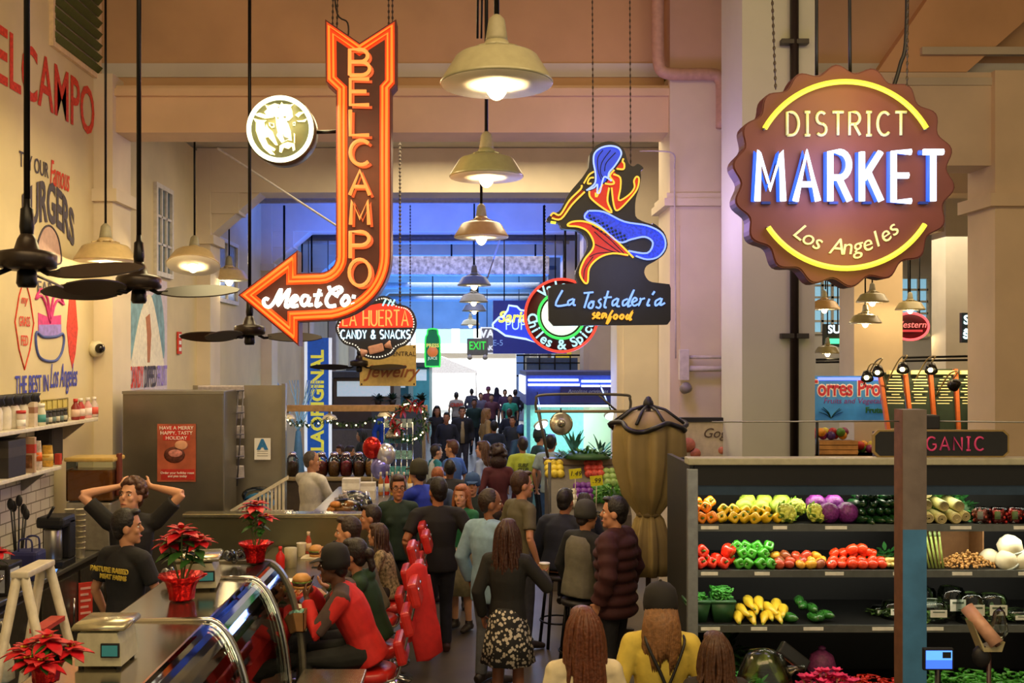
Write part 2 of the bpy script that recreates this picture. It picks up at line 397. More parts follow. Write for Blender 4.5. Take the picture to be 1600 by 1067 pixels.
for px in (517, 524, 606, 612): chain('sign_chain', 'dark chain over the tall arrow sign, at its %s' % {517: 'left tip, outer', 524: 'left tip, inner', 606: 'right tip, inner', 612: 'right tip, outer'}[px], P(px, 36 if px in (517, 612) else 45, 180)+Vector((0, .1, 0)), P(px+(3 if px < 560 else -1), -125, 180)+Vector((0, .1, 0)), .007)
tag(MB().tube(catmull([P(520, -125, 180), P(522, 5, 180), P(541, 30, 180), P(541, 60, 180)], 6), .007, 6).build('power_cable', BLACK, None, (0, .1, 0)), 'black cable curling into the notch on top of the arrow sign', 'cable')
# --- round cow sign
pl = Plane(439, 203, 180)
t = thing('round_sign', 'round lit sign with a cow head drawing and white neon ring', 'sign', pl.o)
Rr = 54/180
MB().lathe([(0, .17), (Rr-.01, .17), (Rr, .16), (Rr, .0), (Rr-.015, -.01), (0, -.01)], n=48, rot=(-PI/2, 0, 0)).build('cabinet', M('#3a3026', .4, .3), t).rotation_euler = (0, 0, 0)
MB().lathe([(0, 0), (Rr*.9, 0), (Rr*.9, .006), (0, .006)], n=48, rot=(PI/2, 0, 0)).build('face_panel', M('#4f5030', .5), t, (0, -.012, 0))
MB().tube([(Rr*.90*math.cos(R(a)), -.04, Rr*.90*math.sin(R(a))) for a in range(0, 360, 8)], .021, 8, True).build('neon_ring', glow((1, .93, .55), 2.6), t)
zf = zz(380, 140, 8.533)
lit = M('#f4efb0', .6, noise=.05, emit=(1, .95, .6), power=.45)
COW = [[(300, 210), (340, 235), (430, 190), (500, 215), (520, 175), (545, 205), (640, 210), (690, 195), (640, 240), (660, 290), (670, 370), (600, 440), (640, 560), (655, 690), (600, 680), (520, 720), (450, 620), (470, 580), (450, 500), (440, 380), (400, 350), (330, 360), (290, 310), (330, 270)],
       [(150, 340), (230, 320), (320, 350), (400, 335), (415, 380), (300, 395), (200, 365)], [(140, 390), (230, 415), (320, 420), (280, 450), (180, 450)],
       [(700, 350), (750, 310), (830, 310), (780, 340), (740, 380)], [(720, 425), (800, 420), (860, 395), (830, 440), (740, 440)],
       [(180, 460), (290, 450), (310, 560), (350, 640), (300, 650), (340, 740), (440, 800), (420, 830), (380, 810), (435, 880), (370, 870), (280, 790), (220, 680), (180, 560)],
       [(320, 470), (345, 520), (400, 570), (470, 750), (440, 750), (350, 650), (300, 540)],
       [(540, 730), (600, 710), (690, 730), (700, 810), (670, 830), (660, 760), (610, 800), (550, 780), (520, 850), (490, 840), (495, 760)],
       [(350, 450), (420, 460), (425, 510), (390, 520), (355, 490)], [(670, 450), (705, 440), (700, 490), (672, 490)], [(685, 590), (698, 600), (696, 720), (686, 720)]]
b = MB()
for k, q in enumerate(COW): b.prism(pl.poly(zf(q)), -.03-.0006*k, -.014)
b.build('cow_head_drawing', lit, t)
b = MB()
for q in ([(365, 460), (410, 465), (415, 500), (380, 505)], [(676, 458), (698, 450), (695, 480), (678, 482)], [(460, 380), (490, 385), (470, 410)], [(590, 430), (615, 425), (600, 455)], [(540, 600), (560, 640), (620, 660), (560, 690), (545, 650)], [(470, 240), (490, 240), (480, 262)], [(545, 370), (580, 365), (575, 390), (550, 388)]): b.prism(pl.poly(zf(q)), -.0375, -.03)
b.build('dark_markings', M('#33351c', .6), t)
lamp('POINT', 'cow_neon_light', pl.o+Vector((0, -.3, 0)), (1, .9, .55), 14, .2)
tag(MB().tube([P(492, 203, 180)+Vector((0, .09, 0)), P(523, 202, 180)+Vector((0, .09, 0))], .016, 8).build('sign_bracket', BLACKM), 'short dark rod holding the round cow sign beside the arrow sign', 'bracket')
# --- bottle cap sign
pl = Plane(1318, 275, 230)
t = thing('bottle_cap_sign', 'large brown bottle cap shaped sign reading district market in blue and yellow neon', 'sign', pl.o)
def capr(a): return (168+6.5*math.cos(18*a+1.9))/230
n = 180; ring = [(capr(2*PI*k/n)*math.cos(2*PI*k/n), capr(2*PI*k/n)*math.sin(2*PI*k/n)) for k in range(n)]
MB().prism(ring, 0, .15).build('cabinet', M('#541612', .5), t)
MB().prism([(a*.985, b*.985) for a, b in ring], -.008, .002).build('face_panel', M('#663326', .5, noise=.1, scale=3), t)
rr = 145/230
for a0, a1 in ((150, 30), (-146, -32)): MB().tube([(x, -.04, z) for x, z in arc(0, 0, rr, rr, a0, a1, 30)], .0185, 8).build('neon_arc', NEON_Y, t)
b = MB()
for a in (150, 110, 70, 30, -146, -90, -32): b.tube([(rr*math.cos(R(a)), 0, rr*math.sin(R(a))), (rr*math.cos(R(a)), -.04, rr*math.sin(R(a)))], .008, 6)
b.build('tube_standoff', M('#8a8a70', .4), t)
b = neon_word('DISTRICT', 34/230, .0095, None, *[0, 0], mb=MB(), sp=.28, sx=.92) if False else MB()
ls, w = strokes('DISTRICT', 36/230, .34, .82); x0, z0 = pl.xz((1322, 212)); k = (186/230)/w
for l in ls: b.tube([(x0+(a-w/2)*k, -.014, z0+c) for a, c in l], .0105, 6)
b.build('district_lettering', M('#c9c78a', .5, emit=(.9, .9, .35), power=.25), t)
for (dx, dy, mt, r, nm) in ((0, -.055, glow((.72, .80, 1.0), 3.2), .022, 'market_neon_tube'), (-.022, -.03, glow((.03, .14, 1.0), 1.3), .017, 'market_back_tube')):
    b = MB(); ls, w = strokes('MARKET', 76/230, .38, .9); x0, z0 = pl.xz((1324, 316)); k = (288/230)/w
    for l in ls: b.tube([(x0+dx+(a-w/2)*k, dy, z0+c) for a, c in l], r, 6)
    b.build(nm, mt, t)
b = MB()
for px in (1195, 1237, 1300, 1352, 1404, 1440): b.box((*[pl.xz((px, 318))[0], -.02], pl.xz((px, 318))[1]), (.06, .03, .018))
b.build('tube_holder', M('#12307a', .4), t)
Rl = 134/230
for i, ch in enumerate('Los Angeles'):
    a = R(-128+i*8.0); rad = 112/230
    if ch != ' ': text(ch, .155, M('#c9c78a', .5, emit=(.9, .9, .35), power=.25), t, (rad*math.cos(a), -.013, rad*math.sin(a)-.0), (PI/2, -(a+PI/2), 0), 'script_letter', .004, shear=.2)
lamp('POINT', 'market_neon_light', pl.o+Vector((0, -.4, .03)), (.40, .36, 1), 26, .3); lamp('POINT', 'market_arc_light', pl.o+Vector((0, -.28, .5)), (1, .85, .12), 9, .3); lamp('POINT', 'market_arc_light', pl.o+Vector((0, -.28, -.5)), (1, .85, .12), 9, .3)
lamp('POINT', 'market_neon_light', pl.o+Vector((-.2, .75, .1)), (.70, .36, 1), 14, .4)
chain('sign_chain', 'thin chain at the left shoulder of the bottle cap sign', P(1212, 140, 230), P(1199, -200, 230), .007); chain('sign_chain', 'thin chain at the right shoulder of the bottle cap sign', P(1417, 140, 230), P(1421, -200, 230), .006)
tag(MB().tube([P(1282, 112, 230), P(1282, -200, 230)], .012, 8).build('hanger_rod', BLACK, None, (0, .08, 0)), 'black rod at the top of the bottle cap sign, left one', 'rod'); tag(MB().tube([P(1335, 108, 230), P(1333, -200, 230)], .012, 8).build('hanger_rod', BLACK, None, (0, .08, 0)), 'black rod at the top centre of the bottle cap sign', 'rod')
tag(MB().tube(catmull([P(1404, 135, 230), P(1416, 95, 230), P(1426, 40, 230), P(1428, -200, 230)], 6), .014, 8).build('power_cable', BLACK, None, (0, .1, 0)), 'thick black cable curving to the right shoulder of the bottle cap sign', 'cable')
# --- mermaid sign
pl = Plane(960, 400, 190); zf = zz(850, 210, 7.619); zg = zz(850, 330, 5.614)
t = thing('mermaid_sign', 'black cut-out seafood sign of a blue haired mermaid above neon script', 'sign', pl.o)
body_out = zf([(545, 240), (600, 150), (700, 95), (800, 85), (890, 120), (960, 200), (1000, 330), (1060, 380), (1120, 350), (1185, 400), (1150, 440), (1155, 520), (1130, 650), (1095, 760), (1085, 900), (1110, 1000), (1280, 1070)])
tail_out = zg([(960, 105), (1050, 180), (1085, 290), (1050, 380), (970, 440), (900, 480), (880, 540), (910, 600), (950, 622)])
plate = [(1046, 444), (1048, 450), (1048, 500), (1043, 507), (866, 509), (858, 500), (857, 452), (864, 445)]
left_out = zg([(300, 630), (275, 560), (300, 480), (360, 370), (385, 280), (350, 200), (280, 165), (160, 150), (130, 100), (30, 85), (40, 45)])+zf([(130, 940), (200, 890), (300, 700), (450, 520), (530, 400)])
OUTM = sm2(body_out+tail_out, 3)+plate+sm2(left_out, 3)
MB().prism(pl.poly(OUTM), 0, .10).build('cabinet', M('#15171a', .45, noise=.2), t)
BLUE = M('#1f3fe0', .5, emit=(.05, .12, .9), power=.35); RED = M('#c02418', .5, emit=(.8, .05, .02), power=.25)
def shape(name, pts, mt, y=-.004): return MB().prism(pl.poly(pts), y, y+.006).build(name, mt, t)
hair = sm2(zf([(770, 150), (660, 170), (590, 240), (590, 360), (610, 480), (600, 590), (520, 660), (600, 640), (630, 610), (640, 700), (690, 590), (730, 560), (770, 480), (830, 390), (900, 300), (910, 220), (860, 165)]), 4, True)
shape('painted_hair', hair, BLUE, -.008)
shape('painted_torso', zf([(540, 680), (620, 640), (700, 590), (780, 610), (750, 720), (800, 930), (700, 880), (560, 780)]), RED)
shape('painted_arm', zf([(830, 440), (900, 520), (905, 640), (890, 800), (1000, 730), (1070, 640), (1060, 560), (1095, 500), (1120, 540), (1100, 660), (1000, 790), (870, 910), (820, 850), (800, 640), (740, 580)]), RED, -.005)
shape('painted_face', zf([(940, 300), (950, 360), (940, 420), (850, 410), (900, 350)]), RED, -.005)
shape('painted_forearm', zf([(440, 660), (490, 680), (330, 840), (200, 1010), (90, 1000), (80, 970), (190, 960), (300, 790)]), M('#8a1d12', .5), -.005)
tail = sm2(zg([(375, 0), (355, 65), (480, 130), (650, 270), (760, 250), (880, 225), (950, 280), (900, 370), (735, 350), (800, 400), (900, 425), (1000, 400), (1060, 310), (1030, 200), (900, 130), (700, 85), (520, 10)]), 4, True)
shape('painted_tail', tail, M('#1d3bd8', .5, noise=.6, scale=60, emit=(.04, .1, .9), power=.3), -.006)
b = MB()
for i in range(9):
    for j in range(4):
        a, c = zg([(400+i*38+j*10, 40+i*22+j*30)])[0]; x, z = pl.xz((a, c)); b.lathe([(0, 0), (.011, 0), (.011, .003), (0, .003)], (x, -.0075, z), 8, (PI/2, 0, 0))
b.build('tail_scales', M('#12324e', .5), t)
fin = sm2(zg([(205, 130), (240, 95), (340, 90), (450, 130), (600, 235), (740, 390), (600, 370), (480, 410), (400, 500), (380, 620), (340, 620), (310, 540), (350, 430), (420, 340), (430, 270), (380, 180), (300, 140)]), 4, True)
shape('painted_fin', fin, RED, -.007)
b = MB()
for l in ([(420, 130), (560, 230), (700, 370)], [(440, 180), (540, 270), (680, 375)], [(445, 290), (560, 340), (660, 370)], [(400, 400), (470, 370), (600, 360)], [(345, 600), (360, 500), (430, 400)]): b.tube(pl.line(sm2(zg(l), 4), -.009), .004, 5)
b.build('fin_lines', M('#0c1030', .5), t); b = MB()
for l in ([(700, 190), (640, 280), (640, 420), (680, 540)], [(790, 190), (690, 330), (670, 450), (700, 520)], [(850, 220), (740, 340), (720, 440)]): b.tube(pl.line(sm2(zf(l), 4), -.010), .004, 5)
b.build('hair_lines', M('#0c1030', .5), t)
NL = {'hair_neon_tube': (glow((.38, .5, 1), 1.5), zf, [[(500, 670), (590, 640), (630, 600), (630, 700), (660, 690), (690, 570), (720, 510), (800, 560)], [(520, 660), (600, 590), (610, 480), (585, 330), (600, 230), (680, 165), (790, 145), (880, 170), (915, 230), (890, 300), (830, 390), (770, 460), (760, 530)]]),
 'body_neon_tube': (glow((1, .55, .05), 1.4), zf, [[(940, 295), (930, 330), (950, 360), (940, 420), (860, 415)], [(590, 450), (530, 490), (470, 590)], [(590, 520), (540, 530), (515, 590), (560, 590)], [(445, 610), (430, 660), (300, 790), (190, 960), (110, 940), (75, 975)], [(480, 690), (330, 840), (200, 1010), (90, 1000)], [(830, 430), (780, 500), (830, 580), (790, 600), (720, 590)], [(820, 480), (900, 520), (905, 640), (885, 790), (1000, 730), (1070, 640), (1065, 560), (1095, 510), (1125, 540), (1100, 660), (1000, 790), (870, 910), (825, 840), (800, 640)], [(535, 680), (550, 760), (680, 870), (800, 935), (750, 800), (770, 640)], [(610, 700), (620, 750), (690, 600)]]),
 'tail_neon_tube': (glow((.28, .40, 1), 1.5), zg, [[(385, 0), (355, 65), (480, 130), (650, 272), (760, 250), (880, 228), (950, 280), (900, 370), (735, 350)], [(390, 0), (520, 10), (700, 95), (900, 130), (1030, 200), (1060, 310), (1000, 400), (900, 425), (800, 395)]]),
 'fin_neon_tube': (glow((1, .58, .04), 1.4), zg, [[(780, 410), (600, 235), (450, 130), (340, 92), (240, 98), (205, 130), (300, 140), (380, 180), (430, 270), (420, 340), (350, 430), (312, 540), (345, 620), (380, 625), (395, 500), (480, 410), (600, 372), (735, 388)]]),
 'blue_script_tube': (glow((.22, .40, 1), 1.6), zg, [[(160, 695), (100, 825), (210, 820)], [(255, 770), (210, 790), (215, 825), (250, 800), (262, 770), (255, 820), (275, 825)], [(345, 720), (430, 712)], [(390, 720), (350, 850)], [(400, 800), (385, 840), (415, 850), (430, 810), (405, 795), (440, 795)], [(500, 770), (475, 790), (495, 820), (480, 850), (450, 840)], [(560, 700), (525, 830), (545, 845)], [(520, 760), (590, 755)], [(640, 765), (600, 790), (600, 830), (640, 800), (648, 765), (635, 830), (660, 835)], [(730, 770), (690, 790), (690, 830), (730, 800), (785, 690), (730, 830), (760, 825)], [(765, 805), (810, 780), (790, 760), (765, 800), (785, 830), (820, 815)], [(835, 765), (845, 780), (825, 830), (845, 780), (880, 765)], [(920, 770), (900, 825), (925, 825)], [(945, 735), (965, 705)], [(1020, 765), (975, 790), (975, 830), (1015, 800), (1030, 765), (1015, 825), (1055, 805)]]),
 'seafood_script_tube': (glow((1, .42, .03), 1.4), zg, [[(445, 890), (425, 905), (445, 925), (420, 945)], [(455, 925), (485, 905), (470, 890), (455, 930), (490, 940)], [(540, 900), (510, 900), (505, 940), (540, 900), (540, 940)], [(600, 870), (570, 920), (545, 990), (570, 960), (585, 920)], [(625, 905), (605, 930), (625, 945), (640, 920), (625, 905)], [(680, 905), (660, 930), (680, 945), (695, 920), (680, 905)], [(735, 905), (715, 930), (730, 945), (775, 875), (745, 950), (765, 945)]])}
for nm, (mt, zq, lines) in NL.items():
    b = MB()
    for l in lines: b.tube(pl.line(sm2(zq(l), 4), -.028), .0085 if 'script' in nm else .0075, 6)
    b.build(nm, mt, t)
b = MB(); b.tube([pl.xz((868, 346)) and (pl.xz((860, 348))[0], -.03, pl.xz((860, 348))[1]), (pl.xz((868, 349))[0], -.03, pl.xz((868, 349))[1])], .012, 6); b.build('tube_end', NEON_Y, t)
lamp('POINT', 'mermaid_neon_light', pl.o+Vector((.1, -.6, -.05)), (.35, .42, 1), 8, .3); lamp('POINT', 'mermaid_neon_light', pl.o+Vector((.35, .9, .4)), (.52, .36, 1), 55, .3)
for px, side in ((928, 'left'), (987, 'right')): chain('sign_chain', 'long thin wire and turnbuckle over the mermaid sign, %s one' % side, P(px, 235 if side == 'left' else 255, 190)+Vector((0, .05, 0)), P(px-2, -110, 190)+Vector((0, .05, 0)), .005)
tag(MB().tube(catmull([P(1000, 236, 150), P(1025, 236, 152), P(1052, 240, 152), P(1054, 262, 150), P(1054, 290, 150), P(1056, 560, 150)], 5), .008, 6).build('conduit_pipe', M('#b9b0b4', .5)), 'thin pale conduit bent down the pier behind the mermaid sign', 'pipe')
# --- round chiles and spices sign
pl = Plane(877, 493, 100)
t = thing('round_neon_sign', 'round sign with red and green neon rings partly behind the mermaid sign', 'sign', pl.o)
MB().lathe([(0, .12), (.58, .12), (.58, 0), (0, 0)], n=48, rot=(-PI/2, 0, 0)).build('cabinet', M('#3a1510', .5), t)
MB().lathe([(0, 0), (.31, 0), (.31, .02), (0, .02)], n=40, rot=(PI/2, 0, 0)).build('white_centre', M('#eaf2ea', .5, emit=(.9, 1, .95), power=.8), t, (0, -.001, 0))
for rad, mt, nm, r in ((.565, NEON_R, 'red_neon_ring', .022), (.36, NEON_G, 'green_neon_ring', .022)): MB().tube([(rad*math.cos(R(a)), -.045, rad*math.sin(R(a))) for a in range(0, 360, 8)], r, 6, True).build(nm, mt, t)
def arcword(word, rad, a0, step, size, mt, par, up=True, y=-.04, bold=.004):
    for i, ch in enumerate(word):
        a = R(a0+i*step)
        if ch != ' ': text(ch, size, mt, par, (rad*math.cos(a), y, rad*math.sin(a)), (PI/2, -(a-PI/2) if up else -(a+PI/2), 0), 'neon_letter', .008, bold)
arcword('Valeria\'s', .46, 128, -14, .22, NEON_C, t); arcword('Chiles & Spices', .46, -175, 12.2, .22, NEON_C, t, False)
chain('sign_chain', 'thin chain over the round red ringed neon sign', P(851, 438, 100), P(851, 320, 100), .012)
# --- blue map sign
pl = Plane(828, 511, 80)
t = thing('map_sign', 'dark blue square sign with a white neon country outline left of the round sign', 'sign', pl.o)
MB().span((-.72, 0, -.52), (.72, .1, .52)).build('cabinet', M('#101c66', .5, emit=(.02, .05, .5), power=.25), t)
zf = zz(650, 450, 5.517)
b = MB(); b.tube(pl.line(zf([(660, 310), (720, 250), (750, 250), (790, 190), (800, 150), (870, 160), (900, 190), (960, 200), (1000, 330), (1030, 470), (950, 440), (770, 410), (700, 360), (665, 345), (660, 310)]), -.02), .02, 6); b.build('outline_neon_tube', glow((.5, .68, 1), 1.6), t)
MB().prism(pl.poly(zf([(668, 315), (725, 255), (755, 253), (795, 190), (805, 158), (868, 166), (960, 205), (1020, 460), (770, 403), (700, 355)])), -.006, 0).build('painted_map', M('#1a3be0', .5, emit=(.05, .1, 1), power=.5), t)
text('Sarita\'s', .30, glow((1, .85, .1), 1.8), t, (pl.xz((812, 496))[0], -.02, pl.xz((812, 496))[1]), name='yellow_script', shear=.2, bold=.008)
text('PUPUSERIA', .30, glow((.45, .65, 1), 1.5), t, (pl.xz((836, 508))[0], -.02, pl.xz((836, 508))[1]), name='white_lettering', sx=.8)
for x in (-.5, .5): MB().tube([(x, .05, .5), (x, .05, 5.96-pl.o.z)], .012, 6).build('hanger_rod', BLACKM, t)
text('E-5', .16, M('#6c90d0', .5, emit=(.3, .5, 1), power=.4), t, (pl.xz((778, 536))[0], -.02, pl.xz((778, 536))[1]), name='stall_number')
# --- candy sign
pl = Plane(587, 513, 120)
t = thing('candy_sign', 'cloud shaped red and black candy sign with neon words behind the arrow sign', 'sign', pl.o)
zf = zz(510, 450, 6.669)
OUT = sm2(zf([(100, 380), (200, 230), (330, 180), (480, 110), (600, 80), (680, 110), (740, 165), (840, 190), (910, 260), (940, 380), (900, 500), (830, 590), (740, 630), (680, 700), (560, 745), (430, 735), (340, 680), (290, 620), (180, 580), (110, 480)]), 4, True)
MB().prism(pl.poly(OUT), 0, .10).build('cabinet', M('#1c1c26', .5), t)
MB().prism(pl.poly(sm2(zf([(120, 400), (230, 260), (400, 200), (560, 160), (720, 185), (850, 215), (900, 300), (900, 400), (880, 410), (500, 415), (150, 415)]), 2, True)), -.008, 0).build('red_panel', M('#d0281c', .5, emit=(1, .08, .03), power=.45), t)
b = MB(); pp = inset(pl.poly(OUT), .035)
for i in range(0, len(pp), 1):
    b.ball((pp[i][0], -.01, pp[i][1]), .010, 6, 4)
b.build('bulb_border', glow((1, .9, .7), 1.2), t)
ls, w = strokes('LA HUERTA', 24/120, .22); b = MB(); x0, z0 = pl.xz((587, 509)); k = (102/120)/w
for l in ls: b.tube([(x0+(a-w/2)*k, -.03, z0+c) for a, c in l], .0105, 5)
b.build('neon_lettering', glow((1, .40, .08), 1.4), t)
ls, w = strokes('CANDY & SNACKS', 13/120, .25); b = MB(); x0, z0 = pl.xz((587, 529)); k = (108/120)/w
for l in ls: b.tube([(x0+(a-w/2)*k, -.03, z0+c) for a, c in l], .0105, 5)
b.build('white_lettering', glow((.6, .85, 1), 1.8), t)
b = MB()
for px in (600, 608, 614): b.tube(pl.line([(px-2, 478), (px+3, 468)], -.03), .012, 5)
b.build('awning_tubes', NEON_C, t)
cm = MB(); x0, z0 = pl.xz((588, 545)); rt = Matrix.Rotation(R(-14), 3, 'Y')
cm.box((x0, -.03, z0), (.2, .05, .11), rt, .02)
for sg in (-1, 1):
    v = rt @ Vector((sg*.145, 0, 0)); cm.lathe([(.02, 0), (.06, .08), (.05, .09), (0, .03)], (x0+v.x-sg*.03, -.03, z0+v.z), 10, rt @ Euler((0, sg*PI/2, 0)).to_matrix())
cm.build('wrapped_candy', M('#d09a80', .6), t)
chain('sign_chain', 'dark chain holding the right end of the cloud shaped candy sign', P(625, 478, 120), P(625, 199, 120), .012); chain('sign_chain', 'dark chain holding the left end of the cloud shaped candy sign', P(548, 492, 120), P(548, 199, 120), .012)
# --- square yellow sign, bottle sign, exit sign, cafe sign
pl = Plane(606, 571, 100)
t = thing('hanging_board', 'tan square board with brown script below the candy sign', 'sign', pl.o)
MB().span((-.44, 0, -.32), (.44, .04, .32)).build('board', M('#c2a55c', .6), t)
b = MB()
for a in (-1, 1):
    for c in (-1, 1): b.ball((a*.41, -.005, c*.29), .014, 8, 4)
b.build('bolt', BLACK, t)
text('Jewelry', .27, M('#8a4a1e', .6), t, (.06, -.006, -.10), name='brown_script', shear=.35, bold=.004); text('GRAND CENTRAL', .10, M('#4d3a20', .6), t, (.03, -.006, .18), name='small_lettering')
chain('sign_chain', 'thin rod behind the tan square board', P(641, 540, 100), P(641, 320, 100), .008); chain('sign_chain', 'thin rod behind the left end of the tan square board', P(571, 540, 100), P(571, 320, 100), .008)
pl = Plane(676, 543, 60)
t = thing('bottle_sign', 'green bottle shaped neon sign before the bright street end', 'sign', pl.o)
OUT = sm2([(669, 514), (683, 514), (685, 522), (688, 531), (688, 570), (684, 573), (668, 573), (664, 570), (664, 531), (667, 522)], 3, True)
MB().prism(pl.poly(OUT), 0, .1).build('cabinet', M('#0e5a38', .5, emit=(.0, .3, .12), power=.3), t)
b = MB(); b.tube([(a, -.03, c) for a, c in inset(pl.poly(OUT), .01)], .022, 6, True); b.build('green_neon_tube', NEON_G, t)
text('PRESS', .13, M('#e8e060', .5, emit=(.9, .8, .2), power=.6), t, (0, -.01, .05), name='top_lettering', bold=.004); text('JUICE', .10, M('#e8f0e0', .5, emit=(.8, 1, .8), power=.6), t, (0, -.01, -.28), name='lower_lettering')
MB().lathe([(0, 0), (.14, 0), (.14, .01), (0, .01)], n=20, rot=(PI/2, 0, 0)).build('fruit_emblem', M('#e06a2a', .5, emit=(1, .3, .1), power=.4), t, (0, -.003, -.11))
tag(MB().tube([P(676, 516, 60), Vector((P(676, 478, 60).x, FPX/60, 5.96))], .015, 6).build('hanger_rod', BLACK), 'thin rod above the green bottle shaped sign', 'rod')
pl = Plane(746, 543, 60)
t = thing('exit_sign', 'grey exit sign with green letters and two emergency lamps', 'exit sign', pl.o)
MB().span((-.27, 0, -.2), (.27, .12, .24), .02).build('housing', M('#7d7c70', .5), t)
text('EXIT', .30, glow((.05, .9, .1), 1.0), t, (0, -.008, .04), name='green_lettering', sx=.72, bold=.004)
for sx in (-.2, .2): MB().lathe([(0, .03), (.055, .03), (.065, -.05), (0, -.05)], (sx, .02, -.24), 12, (R(-60), 0, 0)).build('emergency_lamp', M('#e8e4d8', .3), t)
tag(MB().tube([P(746, 528, 60)+Vector((0, .06, 0)), Vector((P(746, 458, 60).x, P(746, 458, 60).y+.06, 5.96))], .03, 8).build('hanger_rod', BLACK), 'black rod above the green exit sign', 'rod')
pl = Plane(786, 532, 50)
t = thing('cafe_sign', 'grey rectangular sign with white letters behind the exit sign', 'sign', pl.o)
MB().span((-.70, 0, -.42), (.68, .08, .42)).build('panel', M('#8c8284', .5), t)
b = MB()
for a, c in (((-.7, -.02, .38), (.68, 0, .42)), ((-.7, -.02, -.42), (.68, 0, -.38)), ((-.7, -.02, -.42), (-.66, 0, .42)), ((.64, -.02, -.42), (.68, 0, .42))): b.span(a, c)
b.build('white_border', M('#f4f2ee', .5, emit=(1, 1, 1), power=.4), t)
for x in (-.5, .5): MB().tube([(x, .05, .4), (x, .05, 5.96-pl.o.z)], .012, 6).build('hanger_rod', BLACKM, t)
text('VALERIES', .34, M('#f4f2ee', .5, emit=(1, 1, 1), power=.5), t, (-.02, -.01, .2), name='top_lettering', bold=.012); text('BAKERY & CAFE', .19, M('#f4f2ee', .5, emit=(1, 1, 1), power=.5), t, (0, -.01, -.24), name='lower_lettering', bold=.008)
# --- vertical blue banner
pl = Plane(497, 622, 76)
t = thing('vertical_banner', 'tall blue banner with yellow vertical lettering behind the candy stall', 'banner', pl.o)
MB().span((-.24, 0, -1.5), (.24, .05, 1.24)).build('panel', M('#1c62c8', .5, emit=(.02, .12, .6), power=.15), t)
b = MB()
for x in (-.25, .25): b.span((x-.03, -.02, -1.5), (x+.03, .03, 1.24))
for x in (-.2, .2): MB().tube([(x, .02, 1.2), (x, .02, 5.96-pl.o.z)], .008, 6).build('hanger_cord', BLACKM, t)
b.build('white_edge', M('#eef0f4', .5, emit=(.8, .9, 1), power=.5), t)
text('CALAORIGINAL', .36, M('#e8dc3c', .5, emit=(.9, .8, .1), power=.35), t, (0, -.012, -.3), (PI/2, -PI/2, 0), 'yellow_lettering', bold=.012)
# ------------------------------------------------------------------ pendant lamps and ceiling fans
BULB = glow((1, .80, .42), 14)
def pendant(name, label, loc, D=.6, top=None, col='#a29c76', tilt=None, power=38, group='warehouse pendants', inner='#fff6dc', on=True, stemx=0, light=True):
    """loc = centre of the rim"""
    t = thing(name, label, 'lamp', loc, 0, group); k = D/.6
    if tilt: t.rotation_euler = tilt
    mt = M(col, .35, .0, .08, coat=.3); b = MB()
    pr = [(.30, .0), (.303, .01), (.296, .02), (.222, .142), (.205, .155), (.13, .178), (.105, .182)]
    b.mat(mt).lathe([(r*k, z*k) for r, z in pr], n=40)
    ins = M(inner, .5, noise=0)
    b.mat(ins).lathe([(r*k*.985, z*k-.004) for r, z in pr], n=40)
    b.build('lamp_shade', None, t)
    b = MB()
    for i in range(8):
        a = 2*PI*i/8; b.box((.118*k*math.cos(a), .118*k*math.sin(a), .186*k), (.05*k, .018*k, .01*k), (0, R(20), a))
    b.lathe([(.10*k, .19*k), (.07*k, .215*k), (.062*k, .23*k)], n=24); b.build('vent_collar', mt, t)
    MB().lathe([(.062*k, .225*k), (.058*k, .25*k), (.045*k, .34*k), (.04*k, .35*k), (.02*k, .37*k), (0, .38*k)], n=20).build('socket_cap', M('#8f8a70', .5), t)
    if on: MB().ball((0, 0, .0), (.06*k, .06*k, .085*k), 16, 10).build('light_bulb', BULB, t)
    if top: MB().tube([(stemx*.2, 0, .36*k), (stemx, 0, top-loc[2])], .011*k+.004, 8).build('stem', BLACKM, t)
    if on and light: lamp('POINT', 'pendant_light', Vector(loc)+Vector((0, 0, -.06*k)), (1, .74, .38), power, .05)
    return t
# the row down the aisle
ROW = [(776, 132, 292, 'nearest and largest lamp of the row down the aisle', '#a09c7c', 7.42, 60), (760, 277, 192, 'second lamp of the aisle row with grey-green shade', '#8f9068', 7.42, 46), (752, 371, 142, 'third lamp of the aisle row with brown lit shade', '#a5865a', 5.97, 40),
       (741, 446, 87, 'fourth lamp of the aisle row above the overlapping pair', '#8d8a70', 5.97, 30), (740, 472, 75, 'fifth lamp of the aisle row, hidden stem behind the fourth', '#85857a', 5.97, 25), (741, 486, 63, 'sixth lamp of the aisle row, just under the fifth', '#85857a', 5.97, 18), (735, 508, 50, 'last small lamp of the aisle row above the exit sign', '#a09060', 5.97, 15)]
for px, py, s, lb, col, top, pw in ROW: pendant('pendant_lamp', 'warehouse pendant, '+lb, P(px, py, s), .6, top, col, power=pw)
for px, top in ((749, 'left'), (757, 'right')): tag(MB().tube([P(px, -220, 270 if top == 'left' else 230), P(px+(-2 if top == 'right' else 0)-3, 60, 270 if top == 'left' else 230)], .007, 6).build('conduit_rod', BLACKM), 'thin dark rod left of the nearest aisle pendant, %s one' % top, 'rod')
LP = [(-14, 375, 160, 'cut by the left edge of the picture', None), (165, 408, 158, 'white socket, before the painted wall between two fans', None), (302, 415, 137, 'tilted toward the viewer right of the second fan', (R(-18), 0, R(8))), (358, 438, 103, 'smaller, between the tilted lamp and the arrow tip', None)]
